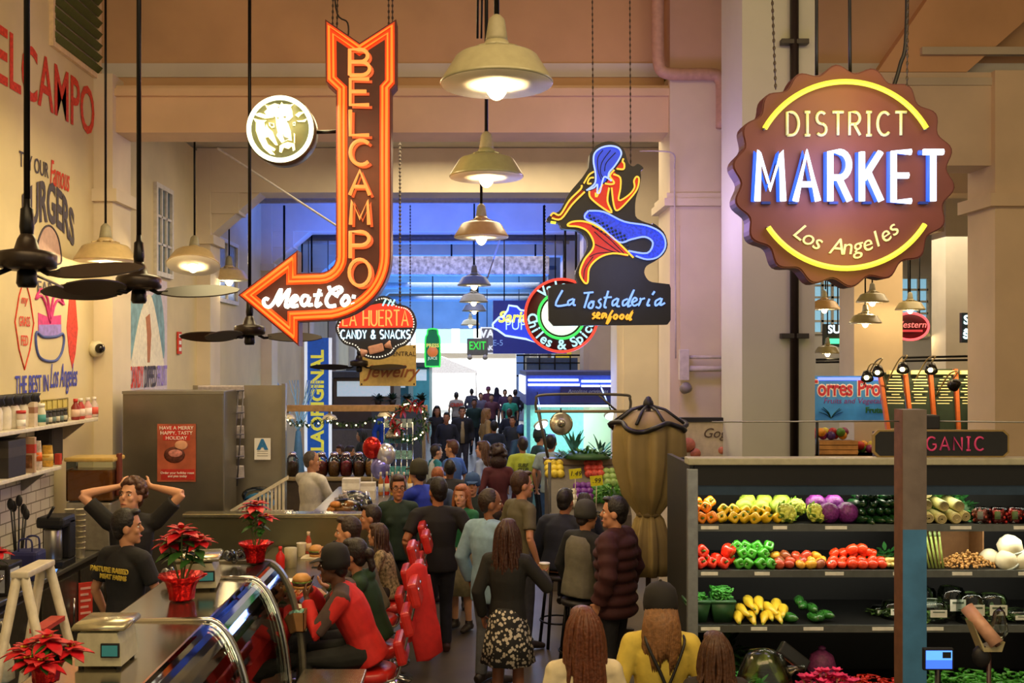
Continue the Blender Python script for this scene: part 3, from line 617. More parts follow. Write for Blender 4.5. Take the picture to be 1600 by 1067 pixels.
for px, py, s, lb, tl in LP:
    pendant('pendant_lamp', 'cream warehouse pendant, '+lb, P(px, py, s), .6, None, '#c0a878', tl, 40)
    q_ = P(px, py, s)+Euler(tl or (0, 0, 0)).to_matrix() @ Vector((0, 0, .36)); tag(MB().tube([q_, Vector((q_.x, q_.y, 7.42 if P(px, py, s).y < 11 else 5.97))], .012, 8).build('pendant_rod', BLACKM), 'straight dark rod above the cream pendant %s' % lb, 'rod')
# lamps in the side hall
SL = [(1293, 552, 100, 'lowest of the side hall lamps, beside the column', '#8f8350'), (1288, 483, 118, 'brown, right under the bottle cap sign edge', '#9c7a48'), (1352, 505, 122, 'broad one, below the pair', '#857a50'), (1363, 472, 122, 'with a bright bulb in front of the pier', '#857a50'), (1422, 484, 112, 'right of the pier', '#857a50'), (1437, 525, 80, 'plain shade under the red oval sign', '#8f8a60')]
for px, py, s, lb, col in SL: pendant('side_lamp', 'side hall pendant, '+lb, P(px, py, s), .4 if s < 125 else .5, None, col, None, 14, 'side hall pendants')
for px, y0, y1, s, w in ((1293, 523, 330, 100, 'lowest lamp'), (1437, 500, 330, 80, 'plain lamp'), (1290, 452, 330, 118, 'brown lamp'), (1352, 480, 330, 122, 'broad lamp'), (1363, 452, 330, 122, 'lamp with a bright bulb'), (1422, 462, 330, 112, 'lamp right of the pier')): tag(MB().tube([P(px, y0, s), Vector((P(px, y0, s).x, FPX/s, 5.97))], .01, 6).build('pendant_rod', BLACKM), 'thin dark rod above the side hall %s' % w, 'rod')
def fan(label, px, py, s, angs, top, span=.58, drop=0):
    o = P(px, py, s); t = thing('ceiling_fan', label, 'fan', o)
    MB().lathe([(0, -.055), (.10, -.055), (.14, -.04), (.142, .02), (.13, .035), (.06, .05), (.045, .10), (.022, .14), (0, .14)], n=32).build('motor_housing', M('#2a211c', .35, .4), t)
    MB().lathe([(0, -.14), (.04, -.14), (.05, -.12), (.045, -.06), (.03, -.05)], n=18).build('switch_cup', BLACKM, t)
    MB().lathe([(.028, .10), (.035, .16), (.03, .25), (.018, .26), (.016, .30)], n=14).build('rod_coupling', BLACKM, t)
    MB().tube([(0, 0, .28), (0, 0, top-o.z)], .016, 8).build('down_rod', BLACKM, t)
    for a in angs:
        bl = MB(); n = 12; vs = []; fs = []; wid = [.045, .06, .075, .085, .09, .092, .092, .09, .085, .078, .066, .045, .02]
        for i in range(n+1):
            r = .17+span*(i/n)
            for (yy, dz) in ((-1, -.042), (1, .042)):
                for th in (-.004, .004): vs.append((r, yy*wid[i], dz*wid[i]/.09-.065+th))
        for i in range(n):
            q = i*4; fs += [[q, q+4, q+6, q+2], [q+1, q+3, q+7, q+5], [q, q+1, q+5, q+4], [q+2, q+6, q+7, q+3]]
        fs += [[0, 2, 3, 1], [n*4, n*4+1, n*4+3, n*4+2]]
        bl.add(vs, fs); o2 = bl.build('fan_blade', M('#251a12', .45, .0, .2, 9), t); o2.rotation_euler = (0, 0, R(a))
        br = MB().tube([(.08, 0, -.05), (.13, 0, -.075), (.20, 0, -.07)], .014, 6).build('blade_iron', BLACKM, o2)
    return t
fan('black ceiling fan at the upper left edge before the painted wall', 42, 405, 314, (-18, 102, 222), 7.35, .50)
fan('black ceiling fan hanging between two cream pendants', 217, 440, 243, (-8, 172, 250), 7.35, .50)
fan('dark ceiling fan beneath the point of the arrow sign', 390, 515, 170, (20, 172, 250), 7.42, .5)
fan('small dark fan below the candy sign', 561, 567, 100, (-12, 178, 60), 5.97, .6)
# overhead rods seen against the bays
for px, y0, y1, s, w in ((444, 260, 455, 100, 'behind the round cow sign'), (413, 285, 420, 80, 'left of the arrow shaft'), (850, 310, 445, 100, 'left of the mermaid sign'), (472, 348, 425, 80, 'close to the arrow shaft, longer'), (487, 355, 425, 80, 'close to the arrow shaft, shorter'), (883, 360, 440, 100, 'beside the mermaid tail fin, left'), (900, 360, 440, 100, 'beside the mermaid tail fin, right')):
    tag(MB().tube([P(px, y1, s), P(px, HY-(5.29-CAMZ)*s if s > 90 else y0, s)], .018, 8).build('ceiling_rod', BLACKM), 'straight black ceiling rod '+w, 'rod')

# conduits and pipes crossing under the blue lit ceiling
for y, z, r, c, w in ((17.2, 5.55, .05, '#b8b4b0', 'nearest pale one'), (20.8, 5.35, .06, '#6a6a70', 'dark one in the blue bay'), (22.5, 5.5, .09, '#c0bcb8', 'thick pale one'), (26.0, 5.2, .05, '#8a8a90', 'grey one'), (31.0, 5.1, .10, '#a8b0b8', 'far thick one'), (36.0, 5.0, .09, '#8a949c', 'farthest one')):
    tag(MB().tube([(-3.95, y, z), (2.1, y, z)], r, 8).build('ceiling_pipe', M(c, .5)), 'pipe crossing the hall under the blue lit ceiling, '+w, 'pipe')
for a, c, w in (((-2.9, 11.6, 5.28), (-1.2, 14.6, 4.3), 'by the round cow sign'), ((.55, 19.0, 5.3), (.25, 18.4, 4.35), 'beside the third aisle lamp'), ((-2.4, 19.6, 5.3), (-2.1, 21.0, 4.7), 'right of the arrow shaft')):
    tag(MB().tube([Vector(a), Vector(c)], .014, 6).build('brace_rod', M('#c8c4bc', .5)), 'thin pale slanting brace rod '+w, 'rod')
t = thing('air_duct', 'long perforated grey duct across the far bay behind the aisle lamps', 'duct', (-.5, 23.2, 5.0)); MB().span((-2.6, -.2, -.22), (2.2, .2, .2), .02).build('duct_body', M('#a8a090', .5, .3, .5, 12), t)
for x in (-2.2, 0, 1.9): MB().tube([(x, 0, .2), (x, 0, .948)], .02, 6).build('strap', BLACKM, t)
# ------------------------------------------------------------------ painted lettering on the left wall
def wtext(body, y0, y1, zc, cap, mat, par, name='painted_word', rise=None, bold=.004, shear=0.0, x=-3.992):
    o = text(body, 1.0, mat, par, (0, 0, 0), (PI/2, 0, PI/2), name, .002, bold, shear, 'LEFT')
    vs = o.data.vertices; xs = [v.co.x for v in vs]; ys = [v.co.y for v in vs]; a, b_, c, d = min(xs), max(xs), min(ys), max(ys)
    for v in vs:
        u = (v.co.x-a)/(b_-a); w = (v.co.y-c)/(d-c)-.5
        k = rise(u) if rise else (0, 1)
        v.co.x = u*(y1-y0); v.co.y = w*cap*k[1]+k[0]; v.co.z *= .5
    o.location = (x, y0, zc); return o
WRED = M('#d6402a', .7, noise=.25, scale=30); WINK = M('#4a4350', .7, noise=.2); WBLU = M('#3f48b8', .7, noise=.15); WPNK = M('#d8408a', .7, noise=.2); WLIL = M('#9a86d8', .7, noise=.2)
t = thing('wall_mural', 'painted burger mural and red and blue lettering on the left wall', 'mural', (-4.0, 9.5, 2.5)); MU = t
for o in (wtext('BELCAMPO', 8.28, 10.78, 5.47, .50, WRED, None, bold=.012), wtext('TRY OUR', 9.0, 9.62, 4.66, .14, WINK, None), wtext('Famous', 9.66, 10.12, 4.66, .24, WRED, None, shear=.3),
          wtext('BURGERS', 9.06, 10.24, 4.17, .36, WINK, None, rise=lambda u: (.20*(1-(2*u-1)**2), 1+.1*(1-(2*u-1)**2)), bold=.03),
          wtext('THE BEST IN', 8.92, 9.62, 2.67, .16, WBLU, None, bold=.01), wtext('Los Angeles', 9.66, 10.32, 2.70, .30, WBLU, None, shear=.35, bold=.006),
          wtext('GRASS', 9.0, 9.22, 3.23, .09, WRED, None), wtext('FED', 9.04, 9.18, 3.06, .09, WRED, None), wtext('my', 9.04, 9.18, 3.4, .08, WRED, None, shear=.3), wtext('EAR', 9.38, 9.72, 3.56, .11, WINK, None, bold=.01)):
    m = o.matrix_basis.copy(); o.parent = MU; o.location = Vector(o.location)-MU.location
def wpath(name, pts, r, mat, closed=False): return MB().tube([(.006, a-9.5, c-2.5) for a, c in pts], r, 5, closed).build(name, mat, MU)
def wfill(name, pts, mat, d=.004): return MB().prism([(a-9.5, c-2.5) for a, c in pts], .001, .001+d, 'yz').build(name, mat, MU)
wpath('diamond_outline', [(8.92, 3.22), (9.0, 3.45), (9.11, 3.62), (9.22, 3.45), (9.3, 3.22), (9.22, 2.98), (9.11, 2.80), (9.0, 2.98)], .006, WRED, True)
wfill('red_diamond', [(10.06, 3.2), (10.12, 3.5), (10.2, 3.62), (10.28, 3.5), (10.34, 3.2), (10.28, 2.95), (10.2, 2.8), (10.12, 2.95)], WRED)
wfill('bun_top', sm2([(9.38, 3.82), (9.38, 3.95), (9.5, 4.1), (9.66, 4.15), (9.82, 4.08), (9.9, 3.94), (9.9, 3.82)], 4), M('#c9a89a', .7)); wpath('bun_top_outline', sm2([(9.38, 3.82), (9.38, 3.95), (9.5, 4.1), (9.66, 4.15), (9.82, 4.08), (9.9, 3.94), (9.9, 3.82), (9.64, 3.80)], 4, True), .010, WINK, True)
wpath('lettuce_outline', sm2([(9.34, 3.44), (9.46, 3.54), (9.6, 3.46), (9.66, 3.28), (9.72, 3.46), (9.84, 3.54), (9.98, 3.42), (9.84, 3.46), (9.74, 3.38), (9.66, 3.24), (9.58, 3.38), (9.46, 3.48)], 3, True), .014, WPNK, True)
wfill('patty', [(9.40, 3.12), (9.40, 3.32), (9.62, 3.29), (9.92, 3.32), (9.92, 3.12)], WPNK); wfill('cheese', [(9.40, 3.11), (9.41, 3.21), (9.92, 3.23), (9.92, 3.11)], WLIL, .006)
wpath('bun_bottom_outline', sm2([(9.36, 3.14), (9.34, 3.05), (9.4, 2.93), (9.55, 2.88), (9.78, 2.88), (9.92, 2.95), (9.98, 3.07), (9.95, 3.14), (9.8, 3.11), (9.5, 3.10)], 4, True), .014, M('#4a5aa0', .7), True)
MU2 = thing('wall_mural', 'painted mural of a white gowned figure with teal hair beyond the first pilaster', 'mural', (-4.0, 12.6, 3.1)); MU = MU2
def wf2(name, pts, mat, d=.004): return MB().prism([(a-12.6, c-3.1) for a, c in pts], .001, .001+d, 'yz').build(name, mat, MU2)
wf2('pale_ground', [(11.75, 2.5), (11.75, 3.9), (13.35, 3.9), (13.35, 2.5)], M('#d8ccd4', .7, noise=.08)); wf2('teal_hair', sm2([(11.85, 2.85), (11.9, 3.5), (12.2, 3.75), (12.6, 3.65), (13.0, 3.75), (13.2, 3.4), (13.2, 2.9), (12.9, 3.1), (12.2, 3.1)], 4, True), M('#7fa6b0', .7, noise=.3, scale=8), .008)
wf2('white_gown', sm2([(11.9, 2.8), (12.2, 3.35), (12.5, 3.65), (12.7, 3.65), (12.95, 3.3), (13.2, 2.8)], 3), M('#efe8d0', .7), .012); wf2('orange_figure', [(12.45, 3.4), (12.6, 3.45), (12.66, 3.2), (12.6, 2.85), (12.52, 2.85), (12.5, 3.2)], M('#b8764a', .7), .016)
for body, a, c, m in (('CANDY', 11.85, 12.35, WRED), ('DIPPED', 12.4, 12.85, WINK), ('FRUIT', 12.9, 13.3, WLIL)):
    o = wtext(body, a, c, 2.68, .26, m, None, bold=.015, x=-3.98); o.parent = MU2; o.location = Vector(o.location)-MU2.location
t = thing('wall_sign', 'small red vertical sign with pale figures on the left wall near the pilaster', 'sign', (-3.99, 13.85, 3.1)); MB().span((0, -.08, -.14), (.02, .08, .16)).build('red_panel', WRED, t)
b = MB()
for k in range(3): b.span((.02, -.05, -.1+k*.09), (.024, .05, -.05+k*.09))
b.build('pale_figures', PAPER, t)
t = thing('security_camera', 'small dome camera with black eye on the left pilaster', 'camera', P(160, 545, 146)+Vector((.03, -.25, 0)))
MB().lathe([(.0, -.06), (.085, -.06), (.085, .02), (.06, .045), (0, .05)], n=20, rot=(R(90), 0, R(50))).build('housing', M('#d8d0b0', .5), t); MB().ball((.05, -.04, 0), .052, 14, 10).build('dome_lens', M('#15110e', .1), t)
MB().tube([(0, 0, 0), (-.05, .12, -.02)], .03, 8).build('mounting_arm', M('#d8d0b0', .5), t)
# ------------------------------------------------------------------ wall shelves and what stands on them
tile = MB(); 
tag(tile.span((-4.0, 5.5, 1.1), (-3.975, 9.7, 2.46)).build('tile_panel'), None, None, None, 'structure')
bpy.data.objects['tile_panel'].name = 'wall_tile_left'
def brick(c1, c2, sx, sy, rough=.25):
    m = bpy.data.materials.new('tile'); m.use_nodes = True; nt = m.node_tree; b = nt.nodes['Principled BSDF']; b.inputs['Roughness'].default_value = rough
    tc = nt.nodes.new('ShaderNodeTexCoord'); mp = nt.nodes.new('ShaderNodeMapping'); br = nt.nodes.new('ShaderNodeTexBrick')
    mp.inputs['Rotation'].default_value = (PI/2, 0, PI/2)
    sp = nt.nodes.new('ShaderNodeSeparateXYZ'); cb = nt.nodes.new('ShaderNodeCombineXYZ')
    nt.links.new(tc.outputs['Object'], sp.inputs[0]); nt.links.new(sp.outputs[1], cb.inputs[0]); nt.links.new(sp.outputs[2], cb.inputs[1])
    nt.links.new(cb.outputs[0], br.inputs['Vector']); nt.links.new(br.outputs[0], b.inputs['Base Color'])
    br.inputs['Scale'].default_value = 1; br.inputs['Brick Width'].default_value = sx; br.inputs['Row Height'].default_value = sy; br.inputs['Mortar Size'].default_value = .006
    br.inputs['Color1'].default_value = (*srgb(c1), 1); br.inputs['Color2'].default_value = (*srgb(c1), 1); br.inputs['Mortar'].default_value = (*srgb(c2), 1); return m
bpy.data.objects['wall_tile_left'].data.materials.append(brick('#dcd6c8', '#8d8578', .2, .1))
for z, y1, w in ((2.32, 10.1, 'upper'), (1.94, 9.2, 'lower')):
    t = thing('wall_shelf', 'long white %s wall shelf on the tiled left wall' % w, 'shelf', (-3.975, 8.0, z))
    MB().span((0, -1.5, -.035), (.275, y1-8, 0), .008).build('board', M('#d6d0c0', .4), t)
    for k in range(3):
        y = -.9+k*(y1-8+.7)/2; MB().prism([(0, -.035), (.22, -.035), (.2, -.06), (.02, -.2), (0, -.2)], y-.012, y+.012, 'xz').build('bracket', M('#8a8478', .4), t)
def onshelf(px, z, x=-3.82): s = (HX-px)/-x; return Vector((x, FPX/s, z))
def bottle(name, label, cat, loc, r, h, col, cap='#eeeeee', neck=.4, lab=None, group=None, rough=.3):
    t = thing(name, label, cat, loc, 0, group)
    MB().lathe([(r*.9, 0), (r, .01), (r, h*.6), (r*neck, h*.78), (r*neck, h*.86)], n=16).build('body', M(col, rough), t)
    MB().lathe([(r*neck*1.15, h*.84), (r*neck*1.15, h), (0, h)], n=14).build('cap', M(cap, .4), t)
    if lab: MB().lathe([(r*1.012, h*.15), (r*1.012, h*.5)], n=16).build('label_band', M(lab, .6), t)
    return t
def carton(name, label, cat, loc, d, col, stripe=None, rz=0, group=None):
    t = thing(name, label, cat, loc, rz, group)
    MB().span((-d[0]/2, -d[1]/2, 0), (d[0]/2, d[1]/2, d[2]), .004).build('body', M(col, .55), t)
    if stripe: MB().span((-d[0]/2*1.01, -d[1]/2*1.01, d[2]*.55), (d[0]/2*1.01, d[1]/2*1.01, d[2]*.8)).build('printed_band', M(stripe, .55), t)
    return t
for i, px in enumerate((-8, 6, 20, 34, 48)):
    t = thing('pitcher', 'white pitcher with ruffled black top on the upper shelf, number %d from the left edge' % i if i else 'white pitcher with ruffled black top half cut by the left edge', 'pitcher', onshelf(px, 2.32), 0, 'pitchers on the upper shelf')
    MB().lathe([(.05, 0), (.058, .02), (.058, .15), (.045, .19), (.045, .2)], n=16).build('body', M('#ded8c8', .4), t)
    MB().lathe([(.045, .19), (.07, .21), (.06, .25), (.075, .28), (0, .285)], n=20, wob=lambda a, z: 1+.12*math.sin(5*a)).build('ruffled_top', BLACK, t)
for i, lb in enumerate(('second', 'third', 'fourth', 'fifth'), 1): pass
_o = [o for o in C.objects if o.name.startswith('pitcher')]
for o, lb in zip(_o, ('white black-topped pitcher cut by the left edge of the picture', 'white black-topped pitcher on the upper shelf, leftmost whole one', 'white black-topped pitcher in the middle of the upper shelf row', 'white black-topped pitcher behind the red and white tub', 'white black-topped pitcher behind the pale carton')): o['label'] = lb
bottle('tub', 'small tub with red lid and white label before the pitchers on the shelf', 'tub', onshelf(33, 2.32, -3.74), .035, .15, '#e0cfc0', '#c83a34', .95, '#f0eee8')
carton('carton', 'tall pale carton on the upper shelf beside a white capped bottle', 'carton', onshelf(50, 2.32, -3.75), (.07, .07, .21), '#d8c8b0', '#a0765a')
bottle('bottle', 'white capped bottle with teal label on the upper shelf', 'bottle', onshelf(64, 2.32, -3.75), .04, .19, '#d8d6c0', '#f4f2ea', .7, '#4a9a9a')
t = thing('wire_rack', 'yellow wire rack behind small jars on the upper shelf', 'rack', onshelf(86, 2.32, -3.9))
b = MB()
for z in (.02, .11, .2): b.tube([(0, -.3, z), (0, .3, z)], .006, 6)
for k in range(6): b.tube([(0, -.3+k*.12, 0), (0, -.3+k*.12, .2)], .006, 6)
b.mat(M('#b0a24a', .5)); b.build('wire_frame', M('#8d7f38', .4, .3), t); MB().span((-.012, -.29, .01), (-.004, .29, .2)).build('back_panel', M('#cdbf6a', .6), t)
for i, px in enumerate((71, 77, 83, 89, 95, 101)):
    bottle('spice_jar', 'small dark jar in front of the yellow rack, %s' % ('nearest the teal bottle', 'second from the teal bottle', 'third from the teal bottle', 'third from the far end', 'second from the far end', 'at the far end')[i], 'jar', onshelf(px, 2.32, -3.76), .026, .12, '#3c3a34', '#222222', .8, '#c8c4b0' if i % 2 else '#6a8080', 'spice jars on the upper shelf')
for i, (px, c, lab, lb) in enumerate(((118, '#8a2a28', '#e0c0b0', 'dark red'), (126, '#b83a34', '#e8d8d0', 'bright red'), (137, '#d8a0a0', '#f0e0e0', 'pink'), (147, '#c8b8b0', '#e06050', 'pale'))): bottle('sauce_bottle', '%s sauce bottle at the far end of the upper shelf' % lb, 'bottle', onshelf(px, 2.32, -3.76), .04, .2, c, '#e8e0d8' if i else '#c02a24', .45, lab, 'sauce bottles on the upper shelf')
carton('box', 'large dark box at the left end of the lower shelf', 'box', onshelf(6, 1.94), (.22, .32, .3), '#2a2622', '#3a342c'); carton('book', 'black framed book leaning on the lower shelf', 'book', onshelf(24, 1.94), (.05, .2, .27), '#1d1b1c')
t = carton('cookbook', 'tall cookbook with food photo cover on the lower shelf', 'book', onshelf(37, 1.94, -3.78), (.2, .035, .3), '#b89a80', '#c8483a'); MB().span((-.08, -.022, .04), (.08, -.018, .15)).build('cover_picture', M('#8a5a3a', .5, noise=.6, scale=25), t)
def pouch(label, loc, w, h, c1, c2):
    t = thing('pouch', label, 'bag', loc)
    MB().loft([(0, 0, 0), (0, 0, h*.1), (0, 0, h*.5), (0, 0, h*.85), (0, 0, h)], [w*.42, w*.5, w*.48, w*.42, w*.4], [w*.25, w*.3, w*.25, w*.08, .006], 16).build('body', M(c1, .3, noise=.3, scale=40), t)
    MB().loft([(0, 0, h*.3), (0, 0, h*.6)], [w*.505, w*.485], [w*.29, w*.22], 16).build('label_band', M(c2, .4), t)
pouch('orange and silver coffee pouch on the lower shelf', onshelf(56, 1.94, -3.78), .11, .25, '#c8b8b0', '#e06a2a'); pouch('yellow snack pouch on the lower shelf', onshelf(74, 1.94, -3.78), .11, .19, '#c89a3a', '#e0c070')
t = thing('speaker', 'large black loudspeaker standing at the far end of the lower shelf', 'speaker', onshelf(79, 1.94, -3.88)); MB().span((-.1, -.13, 0), (.07, .13, .33), .03).build('cabinet', M('#1a1614', .6), t); MB().lathe([(0, 0), (.07, 0), (.08, .01), (0, .012)], (0, -.131, .13), 20, (PI/2, 0, 0)).build('cone', M('#2a2522', .5), t)
carton('tin', 'small red tin at the end of the lower shelf', 'tin', onshelf(91, 1.94, -3.76), (.05, .05, .1), '#b83a2a')
# ------------------------------------------------------------------ back counter
t = thing('back_counter', 'steel topped back counter along the left wall', 'counter', (-3.75, 8.4, 0))
MB().span((-.225, -.9, 1.06), (.25, 1.6, 1.1), .008).build('worktop', STEEL, t); MB().span((-.225, -.88, .12), (.21, 1.58, 1.06)).build('cabinet_body', M('#4a463e', .35, .7), t)
for k in range(3):
    d = MB().span((.21, -.85+k*.82, .15), (.228, -.1+k*.82, 1.0), .006).build('door', M('#6a655a', .3, .8), t); MB().tube([(.25, -.25+k*.82, .5), (.25, -.25+k*.82, .8)], .01, 6).build('handle', CHROME, d)
t = thing('cooler', 'glass front drinks cooler with bluish light at the left edge', 'cooler', (-3.55, 6.5, 0))
MB().span((-.4, -.9, 0), (.15, .85, .98), .02).build('cabinet', M('#35332f', .35, .5), t); MB().span((-.4, -.92, .98), (.2, .87, 1.03), .01).build('worktop', STEEL, t); MB().span((.15, -.8, .15), (.165, -.05, .9)).build('glass_door', M('#1f4650', .1, emit=(.1, .5, .6), power=.35), t); MB().span((.15, .03, .15), (.165, .75, .9)).build('glass_door', M('#20444a', .1, emit=(.1, .5, .6), power=.25), t)
MB().tube([(.19, -.1, .3), (.19, -.1, .8)], .012, 8).build('door_handle', CHROME, t)
t = thing('notice', 'red notice sheet with white lines taped on the back counter front', 'poster', P(137, 930, 172)); MB().span((-.06, -.012, -.18), (.06, 0, .18)).build('sheet', M('#d23a28', .6), t)
b = MB()
for k in range(5): b.span((-.045, -.015, .12-k*.055), (.045-.02*(k % 2), -.012, .14-k*.055))
b.build('printed_lines', M('#f0b8a8', .6), t); t.location = (-3.47, 9.15, .72); t.rotation_euler = (0, 0, R(35))
# juice dispenser
t = thing('juice_dispenser', 'large clear dispenser of amber iced tea on the back counter', 'dispenser', (-3.62, 9.75, 1.1))
MB().span((-.2, -.16, 0), (.22, .16, .45), .02).build('base', M('#a8a294', .35, .7), t)
def glassm(tint, ior=1.5, rough=.03):
    m = bpy.data.materials.new('glass'); m.use_nodes = True; nt = m.node_tree; nt.nodes.remove(nt.nodes['Principled BSDF']); out = nt.nodes['Material Output']
    tr = nt.nodes.new('ShaderNodeBsdfTransparent'); gl = nt.nodes.new('ShaderNodeBsdfGlossy'); fr = nt.nodes.new('ShaderNodeFresnel'); mx = nt.nodes.new('ShaderNodeMixShader')
    tr.inputs[0].default_value = (*srgb(tint), 1); gl.inputs['Roughness'].default_value = rough; fr.inputs[0].default_value = ior
    nt.links.new(fr.outputs[0], mx.inputs[0]); nt.links.new(tr.outputs[0], mx.inputs[1]); nt.links.new(gl.outputs[0], mx.inputs[2]); nt.links.new(mx.outputs[0], out.inputs[0]); return m
GLASS = glassm('#e8eee8'); GLASS2 = glassm('#dfe6e0', 1.75, .04); CLEAR = glassm('#dfe6e2', 1.6, .08); AMBER = M('#a8642a', .2, noise=.1)
MB().span((-.21, -.15, .45), (.24, .15, .85), .03).build('clear_tank', GLASS, t); MB().span((-.195, -.135, .46), (.225, .135, .75), .02).build('iced_tea', AMBER, t); MB().span((-.22, -.16, .83), (.25, .16, .87), .015).build('lid', M('#c8a860', .3), t)
MB().span((.235, -.06, .5), (.27, .02, .9), .01).build('spout_column', M('#6a3020', .4), t)
for i, px in enumerate((108, 116)):
    t = thing('cup_stack', 'stack of white paper cups before the iced tea dispenser, %s one' % ('left', 'right')[i], 'cups', (-3.55-.1*(1-i), 9.25, 1.1), 0, 'cup stacks on the back counter'); b = MB()
    for k in range(8): b.lathe([(.036, .34-k*.0+.0), (.045, .34)] if False else [(.032, k*.05), (.043, k*.05+.09), (.046, k*.05+.09)], n=16)
    b.build('nested_cups', M('#ddd4bc', .5), t)
t = thing('coffee_machine', 'black and steel coffee machine on the back counter', 'coffee machine', (-3.62, 8.9, 1.1))
MB().span((-.13, -.14, 0), (.11, .14, .06), .01).build('drip_base', BLACK, t); MB().span((-.13, .0, .06), (.11, .14, .4), .015).build('back_column', BLACK, t); MB().span((-.13, -.14, .34), (.11, .14, .44), .03).build('top_housing', BLACK, t); MB().lathe([(.07, .06), (.075, .07), (.075, .32), (.05, .34)], (-.01, -.06, 0), 20).build('steel_urn', STEEL, t); MB().tube([(-.02, -.15, .44), (.06, -.22, .54)], .012, 8).build('lever', BLACK, t)
t = thing('shopping_bag', 'dark blue bag with loop handles on the back counter', 'bag', (-3.62, 8.35, 1.1)); MB().span((-.12, -.1, 0), (.1, .1, .24), .03).build('body', M('#23265e', .6), t)
for y in (-.07, .07): MB().tube(catmull([(-.06, y, .23), (-.05, y, .33), (.04, y, .33), (.05, y, .23)], 5), .008, 6).build('handle', M('#23265e', .6), t)
t = thing('utensil_crock', 'steel crock holding black spoons and spatulas behind the blue bag', 'utensil holder', (-3.80, 8.55, 1.1)); MB().lathe([(.07, 0), (.075, .2), (.068, .2), (.06, .02), (0, .02)], n=18).build('crock', STEEL, t)
for i in range(5):
    a = i*1.3; MB().tube([(.02*math.cos(a), .02*math.sin(a), .05), (.06*math.cos(a), .06*math.sin(a), .46+.03*i)], .008, 6).ball((.065*math.cos(a), .065*math.sin(a), .5+.03*i), (.03, .012, .05), 8, 6).build('utensil', BLACK, t)
t = thing('ticket_printer', 'black box with a white label sheet at the left edge of the back counter', 'printer', (-3.64, 7.85, 1.1)); MB().span((-.15, -.12, 0), (.13, .12, .24), .015).build('housing', M('#24211f', .5), t); MB().span((.131, -.1, .03), (.135, .05, .2)).build('label_sheet', M('#c4ccd8', .6), t); MB().span((-.08, -.124, .03), (.1, -.12, .2)).build('front_label', M('#b8c0cc', .6), t)
t = thing('phone', 'glowing blue phone lying on the back counter', 'phone', (-3.54, 8.62, 1.1), .3); MB().span((-.035, -.08, 0), (.035, .08, .012), .004).build('case', BLACK, t); MB().span((-.03, -.07, .012), (.03, .07, .0135)).build('screen', M('#3a6ae0', .3, emit=(.15, .4, 1), power=1.2), t)
t = thing('plastic_bag', 'white plastic bag hanging on the cooler front behind the ladder', 'bag', (-3.30, 7.15, .62)); MB().loft([(0, 0, 0), (0, 0, .05), (0, 0, .2), (0, 0, .32), (0, 0, .36)], [.03, .1, .09, .05, .02], [.02, .05, .045, .02, .008], 14).build('body', M('#cfc8b4', .4, noise=.2), t); MB().tube(catmull([(-.03, 0, .34), (0, 0, .44), (.03, 0, .34)], 5), .006, 6).build('handle', M('#cfc8b4', .4), t)
# ------------------------------------------------------------------ poinsettias
def leaf(b, base, dirv, L, w, droop, up=Vector((0, 0, 1))):
    d = Vector(dirv).normalized(); sd = d.cross(up); sd = sd.normalized() if sd.length > 1e-3 else Vector((1, 0, 0)); nn = sd.cross(d)
    prof = [(0, .12), (.25, .7), (.5, 1), (.75, .7), (1, .03)]; vs = []; fs = []
    for (u, k) in prof:
        c = Vector(base)+d*(L*u)+nn*(-droop*u*u*L)
        vs += [c-sd*w*k+nn*.1*w*k, c-nn*.02*L, c+sd*w*k+nn*.1*w*k]
    for i in range(4):
        q = i*3; fs += [[q, q+1, q+4, q+3], [q+1, q+2, q+5, q+4]]
    n0 = len(vs); vs += [v-nn*.0025 for v in vs]; fs += [[a+n0 for a in f][::-1] for f in fs]
    b.add(vs, fs, True)
def poinsettia(label, loc, H, Rw, foil, heads, seed, foil_h=.16, foil_r=.11):
    rnd = random.Random(seed); t = thing('poinsettia', label, 'plant', loc); b = MB()
    fw = foil_r
    MB().lathe([(fw*.62, 0), (fw*.66, .01), (fw*.72, foil_h*.5), (fw*.85, foil_h*.75), (fw*1.25, foil_h), (fw*1.2, foil_h*1.04), (fw*.7, foil_h*.8), (0, foil_h*.78)], n=40, wob=lambda a, z: 1+(.05+.5*max(0, z-foil_h*.6))*math.sin(9*a)+.06*math.sin(17*a+z*40)).build('foil_wrap', M(foil, .18, .75, .3, 30, bump=.5), t)
    st = MB(); lv = MB(); br = MB(); ey = MB()
    for (hx, hy, hz, k) in heads:
        c = Vector((hx*Rw, hy*Rw, hz*H)); st.tube(catmull([(hx*.02, hy*.02, foil_h*.7), (hx*Rw*.5, hy*Rw*.5, hz*H*.6), c], 5), .006, 6)
        br.mat(M('#c21424', .5, noise=.25))
        for ring, (n, L, el) in enumerate(((6, .13, .05), (6, .10, .45), (4, .06, .9))):
            for i in range(n):
                a = 2*PI*(i+.5*ring)/n+rnd.random()*.5; leaf(br, c+Vector((0, 0, .01*ring)), (math.cos(a), math.sin(a), el+rnd.uniform(-.15, .15)), L*k*rnd.uniform(.85, 1.15), L*k*.30, .35)
        for i in range(5): br.mat(M('#d8c030', .5)).ball(c+Vector((rnd.uniform(-.015, .015), rnd.uniform(-.015, .015), .02)), .006, 6, 4)
        for i in range(7):
            a = rnd.random()*6.28; zz_ = rnd.uniform(.45, .92); q = Vector((c.x*zz_, c.y*zz_, foil_h+(c.z-foil_h)*zz_)); leaf(lv, q, (math.cos(a), math.sin(a), .1), .11*k*rnd.uniform(.8, 1.2), .035*k, .5)
    st.build('stems', M('#4a5a24', .6), t); lv.build('green_leaves', M('#2c5a22', .5, noise=.3), t); br.build('red_bracts', None, t)
    return t
